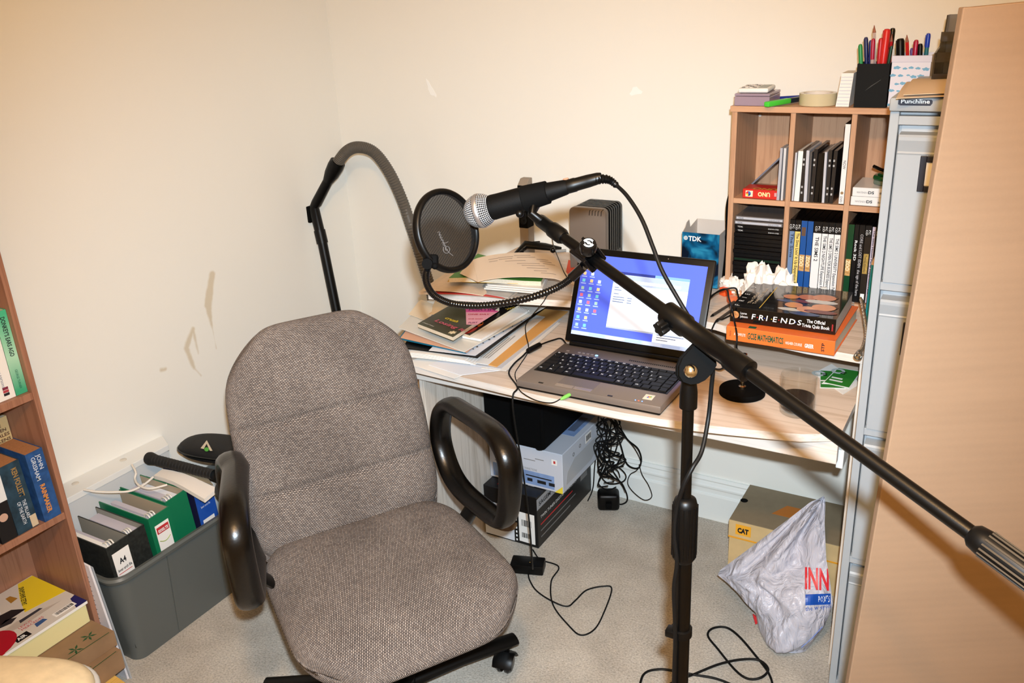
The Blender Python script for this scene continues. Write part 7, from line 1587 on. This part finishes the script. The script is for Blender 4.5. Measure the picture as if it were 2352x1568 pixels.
upright_book('white paperback with lower-case grey title, beside the mint green one', None, None, zS, BXF, .13, .198, WCV, [('one for my baby tony parsons', BI, .048, .34, .011, .120, 0)], y=(-1.4565, -1.4190), extra=pub([(30, 30, 36), (170, 60, 70), (120, 40, 60)]))
upright_book('plain white paperback at the left edge of the picture, upper shelf', None, None, zS, BXF-.004, .13, .196, WCV, [('LIFE STORIES', BI, .02, .34, .012, .07, 0)], y=(-1.4955, -1.4575), extra=pub([(60, 90, 190), (210, 70, 60), (230, 150, 60)]))
for k, (w_, c, lb) in enumerate(((.034, (150, 60, 60), 'dull red paperback out on the upper shelf beyond the white ones'), (.030, (60, 80, 110), 'slate blue paperback next to the dull red one'), (.036, (200, 180, 150), 'tan paperback next to the slate blue one'))):
    ya = -1.497-sum((.034, .030, .036)[:k+1])-.001*k; upright_book(lb, None, None, zS, BXF, .125, .19, C_('bk_%d' % c[0], c, .45), [], y=(ya, ya+w_))
TANB = C_('cover_tan', (206, 178, 126), .6)
def dick(c, M, w, h):
    for k, s_ in enumerate(('THE', 'HIDDEN', 'CHARLES', 'DICKENS')): text(s_, c, C_('ink_brown', (84, 50, 36)), M @ Matrix.Translation((w*.5, h-.022-.0125*k, .0004)), .011, w*(.4, .7, .86, .86)[k], align='CENTER', bold=.02)
    for k in range(3): card(M, w*.7, .0014, C_('ink_brown', (84, 50, 36)), c, 'text_line', .0004, w*.15, h-.078-.008*k)
upright_book('thick tan paperback standing in the back row with brown lettering', None, None, zL, .085, .07, .231, TANB, [], y=(-1.456, -1.392), extra=dick)
BLW = C_('blue_worn', (38, 76, 128), .5, noise=.3, nscale=60); BLD = C_('teal_worn', (34, 58, 74), .5, noise=.5, nscale=40)
def rainm(c, M, w, h): pass
EDG = C_('page_brown', (170, 116, 74), .85, noise=.1, nscale=200)
upright_book('worn blue paperback with orange title, at the right end of the lower shelf', None, None, zL, .218, .112, .180, BLW, [('JOHN\nGRISHAM', C_('ink_pale', (206, 212, 220)), .012, .56, .014, .062, .01), ('RAINMAKER', C_('ink_orange', (214, 138, 56)), .085, .30, .016, .075, .03)], lean=.02, y=(-1.4395, -1.3975), pages=EDG)
upright_book('dark teal worn paperback, wide cracked spine, left of the blue one', None, None, zL, .214, .112, .176, BLD, [('KEN FOLLETT', C_('ink_gold', (150, 120, 70)), .014, .55, .017, .075, .03), ('THE PILLARS\nOF THE EARTH', C_('ink_pale', (206, 212, 220)), .098, .58, .012, .058, .01)], lean=.03, y=(-1.5025, -1.4515), pages=EDG, extra=lambda c, M, w, h: card(M, w*.3, .03, C_('torn_paper', (200, 180, 150), .8), c, 'torn_patch', .0004, w*.68, .002))
def port(c, M, w, h):
    b = MB(M); b.lathe([(.0001, 0), (.010, 0), (.010, .0004), (.0001, .0004)], 16, Matrix.Translation((w*.5, h*.34, 0)), caps=False); b.build('portrait_print', C_('portrait_skin', (196, 160, 140), .5), c); card(M, w, h*.45, C_('cover_pale', (220, 222, 224), .5), c, 'pale_panel', .0002, 0, h*.55)
upright_book('black paperback with a pale portrait, at the left picture edge, lower shelf', None, None, zL, .214, .112, .178, C_('bk_black', (24, 22, 24), .4), [], y=(-1.5415, -1.5045), extra=port)
upright_book('grey paperback next to the black portrait one', None, None, zL, .21, .112, .17, C_('bk_grey', (120, 118, 116), .5), [], y=(-1.5775, -1.5435))
# bottom shelf: cream stack, motoring magazine, leaf-print folders, yellow board, clear pocket
cs_ = thing('paper_ream', 'thick cream-edged block of paper under the motoring magazine', 'paper stack', (.12, -1.6, zB_))
CRM = C_('cream_edge', (226, 216, 160), .8)
b = MB(); b.box((.015, -1.72, .1925), (.236, -1.408, .245), .002); b.build('block', CRM, cs_)
mm = thing('motoring_magazine', 'glossy motoring magazine with yellow corner strip, on the cream paper block', 'magazine', (.12, -1.56, .246))
Q = [V((.240, -1.735, .2465)), V((.240, -1.405, .2465)), V((.012, -1.405, .2465)), V((.012, -1.735, .2465))]
b = MB(); b.slab(Q, .007, 2); b.build('page_block', PAPER, mm)
b = MB(); b.slab([p + V((0, 0, .007)) for p in Q], .0006, 2); mcv = b.build('cover', C_('mag_pale', (214, 206, 196), .25), mm)
Mm = frame((.240, -1.735, .2542), (0, 1, 0), z=(0, 0, 1))            # x along +y (away), y toward the wall
def mpoly(pts, c, nm='cover_print', h=0): 
    b = MB(Mm); b.prism([(x, y, h) for x, y in pts], (0, 0, .0003)); return b.build(nm, C_('mm_%d_%d_%d' % c, c, .3), mcv)
W_ = .33; D_ = .228
mpoly([(.30, .0), (.33, 0), (.33, .05), (.315, .045)], (30, 34, 96)); mpoly([(.23, .10), (.33, .085), (.33, .225), (.29, .225), (.255, .16)], (236, 206, 40), 'yellow_strip')
text('SALES BARGAINS', mcv, INK, Mm @ Matrix.Translation((.252, .125, .0004)) @ Matrix.Rotation(1.1, 4, 'Z'), .016, .085, bold=.02)
b = MB(Mm); b.prism([(.10+.075*math.cos(a), .055+.055*math.sin(a), .0001) for a in [2*pi*k/24 for k in range(24)]], (0, 0, .0003)); b.build('red_disc', C_('disc_red', (176, 26, 44), .3), mcv)
mpoly([(0, 0), (.12, 0), (.10, .03), (0, .05)], (190, 34, 30)); text('DRIVING', mcv, C_('cream_ink', (236, 220, 190)), Mm @ Matrix.Translation((.012, .008, .0006)), .022, .10, bold=.03)
mpoly([(.05, .10), (.24, .11), (.22, .14), (.10, .16), (.04, .15)], (24, 24, 30)); mpoly([(.10, .16), (.20, .15), (.22, .21), (.08, .21)], (226, 226, 232)); mpoly([(.02, .16), (.12, .165), (.10, .225), (.01, .225)], (80, 44, 32)); mpoly([(.12, .075), (.20, .085), (.30, .06), (.20, .055)], (190, 178, 166)); mpoly([(.16, .10), (.19, .115), (.21, .10), (.19, .09)], (40, 40, 44))
text('AIR', mcv, WHITE_INK, Mm @ Matrix.Translation((.16, .012, .0006)), .016, .022, bold=.03); mpoly([(.155, .008), (.19, .008), (.19, .03), (.155, .03)], (20, 20, 24)); text('LEXUS\nMERCEDES', mcv, RED, Mm @ Matrix.Translation((.185, .050, .0004)), .012, .055)
for (x, y, w_, h_, c) in ((.20, .07, .06, .012, (60, 60, 66)), (.235, .165, .02, .03, (170, 120, 40)), (.03, .07, .03, .05, (120, 30, 40)), (.21, .02, .03, .016, (60, 90, 140)), (.13, .17, .012, .04, (40, 60, 120)), (.03, .185, .05, .02, (170, 110, 70))): mpoly([(x, y), (x+w_, y+.004), (x+w_-.004, y+h_), (x+.004, y+h_)], c, h=.0003)
text('NEW CAR', mcv, WHITE_INK, Mm @ Matrix.Translation((.055, .050, .0006)) @ Matrix.Rotation(.2, 4, 'Z'), .010, .05)
text('SALE', mcv, YEL, Mm @ Matrix.Translation((.058, .034, .0006)) @ Matrix.Rotation(.2, 4, 'Z'), .012, .04)
barcode(Mm @ Matrix.Translation((.255, .012, 0)) @ Matrix.Rotation(0, 4, 'Z'), 0, 0, .055, .018, mcv, 8)
LFB = C_('leaf_brown', (142, 112, 82), .7, noise=.12, nscale=20); LEAF = C_('leaf_green', (26, 74, 40), .6)
tbz = .06
yb2 = thing('pine_board', 'yellow pine board on the carpet under the leaf-print folders', 'board', (.30, -1.55, 0))
b = MB(); b.slab([(.405, -1.72, .0008), (.402, -1.448, .0008), (.232, -1.430, .0008), (.232, -1.72, .0008)], .092, 1); b.build('board', wood('pine', (222, 180, 96), (206, 160, 78), (70, 4, 4)), yb2)
for k in range(3): 
    b = MB(); b.lathe([(.0001, 0), (.003, 0), (.003, .0004), (.0001, .0004)], 10, Matrix.Translation((.375+.008*k, -1.50-.03*k, .0929)), caps=False); b.build('screw_mark', C_('screw_brown', (130, 90, 50), .6), yb2)
def flat_folder(label, q, z, seed, th):
    t = thing('patterned_folder', label, 'folder', (q[0][0], q[0][1], z), 'leaf-print folders'); Q = [V((x, y, z)) for x, y in q]
    b = MB(); b.slab(Q, th, 2); c = b.build('folder', LFB, t); Mx = qframe([p + V((0, 0, th+.0002)) for p in Q]); w, h = (Q[1]-Q[0]).length, (Q[3]-Q[0]).length; rnd = random.Random(seed)
    for (fx_, fy_) in ((.83, .60), (.86, .18), (.72, .10), (.45, .08), (.60, .55), (.3, .4)):
        b = MB(Mx); a0 = rnd.uniform(0, 6); x, y = w*fx_, h*fy_
        for k in range(5):
            a = a0+k*1.15; b.prism([(x, y, 0), (x+.010*math.cos(a-.3), y+.010*math.sin(a-.3), 0), (x+.019*math.cos(a), y+.019*math.sin(a), 0), (x+.010*math.cos(a+.3), y+.010*math.sin(a+.3), 0)], (0, 0, .0003))
        b.build('leaf_print', LEAF, c)
    b = MB(Mx); b.box((w*.2, .004, 0), (w*.97, .006, .0003)); b.build('green_rule', LEAF, c)
flat_folder('lower leaf-print folder, lying on the pine board', [(.350, -1.72), (.343, -1.412), (.10, -1.404), (.10, -1.72)], .0945, 3, .054)
flat_folder('upper leaf-print folder, just below the cream paper block', [(.305, -1.72), (.320, -1.404), (.10, -1.402), (.10, -1.72)], .1490, 9, .042)
cpk = thing('clear_pocket', 'clear plastic pocket of papers standing between bookcase and crate', 'papers', (.235, -1.366, 0))
Pa, Pb, Pc, Pd = V((.262, -1.374, .001)), V((.285, -1.362, .001)), V((.236, -1.364, .345)), V((.140, -1.372, .345))
b = MB(); b.prism([(.13, -1.378, .001), (.278, -1.378, .001), (.236, -1.378, .336), (.13, -1.378, .345)], (0, .005, 0)); b.build('paper_block', C_('pocket_white', (224, 218, 220), .6), cpk)
b = MB(); b.prism([(.128, -1.3725, .001), (.284, -1.3725, .001), (.240, -1.3725, .330), (.128, -1.3725, .338)], (0, .0035, 0)); b.build('pocket_film', CLR, cpk)
b = MB()
for k in range(16): z_ = .30-.014*k; b.box((.15, -1.3792, z_), (.225+.0*k, -1.3781, z_+.002))
b.build('print_line', GREYINK, cpk)
# cream padded seat at the bottom edge
st_ = thing('cream_stool', 'cream upholstered stool whose rounded top shows at the bottom left', 'stool', (.628, -2.04, 0))
SM = Matrix.Translation((.612, -2.005, .022)) @ rotz(math.radians(25))
def stool(u, v):
    a = 2*pi*u; e = 1 if v < .70 else abs(math.cos((v-.70)/.30*pi/2))**.35
    return SM @ V((.262*sgnp(math.cos(a), .4)*e, .290*sgnp(math.sin(a), .4)*e, .10+(.315*v/.70 if v < .70 else .315+.040*abs(math.sin((v-.70)/.30*pi/2))**.8)))
b = MB(); b.surf(stool, 56, 24, True); b.build('cushion', C_('cream_velour', (226, 206, 168), .8, noise=.08, nscale=40, bump=.25, bscale=90), st_, smooth=80)
b = MB(); b.tube([SM @ V((.264*sgnp(math.cos(a), .4), .292*sgnp(math.sin(a), .4), .41)) for a in [2*pi*k/56 for k in range(56)]], .006, 8, closed=True); b.build('piping', C_('piping_grey', (196, 192, 186), .7), st_, smooth=60)
for (x, y) in ((-.2, -.23), (.2, -.23), (-.2, .23), (.2, .23)):
    b = MB(); b.cyl(SM @ V((x, y, -.0215)), SM @ V((x, y, .11)), .016, 14, .022); b.build('leg', BOOKCASE, st_, smooth=40)
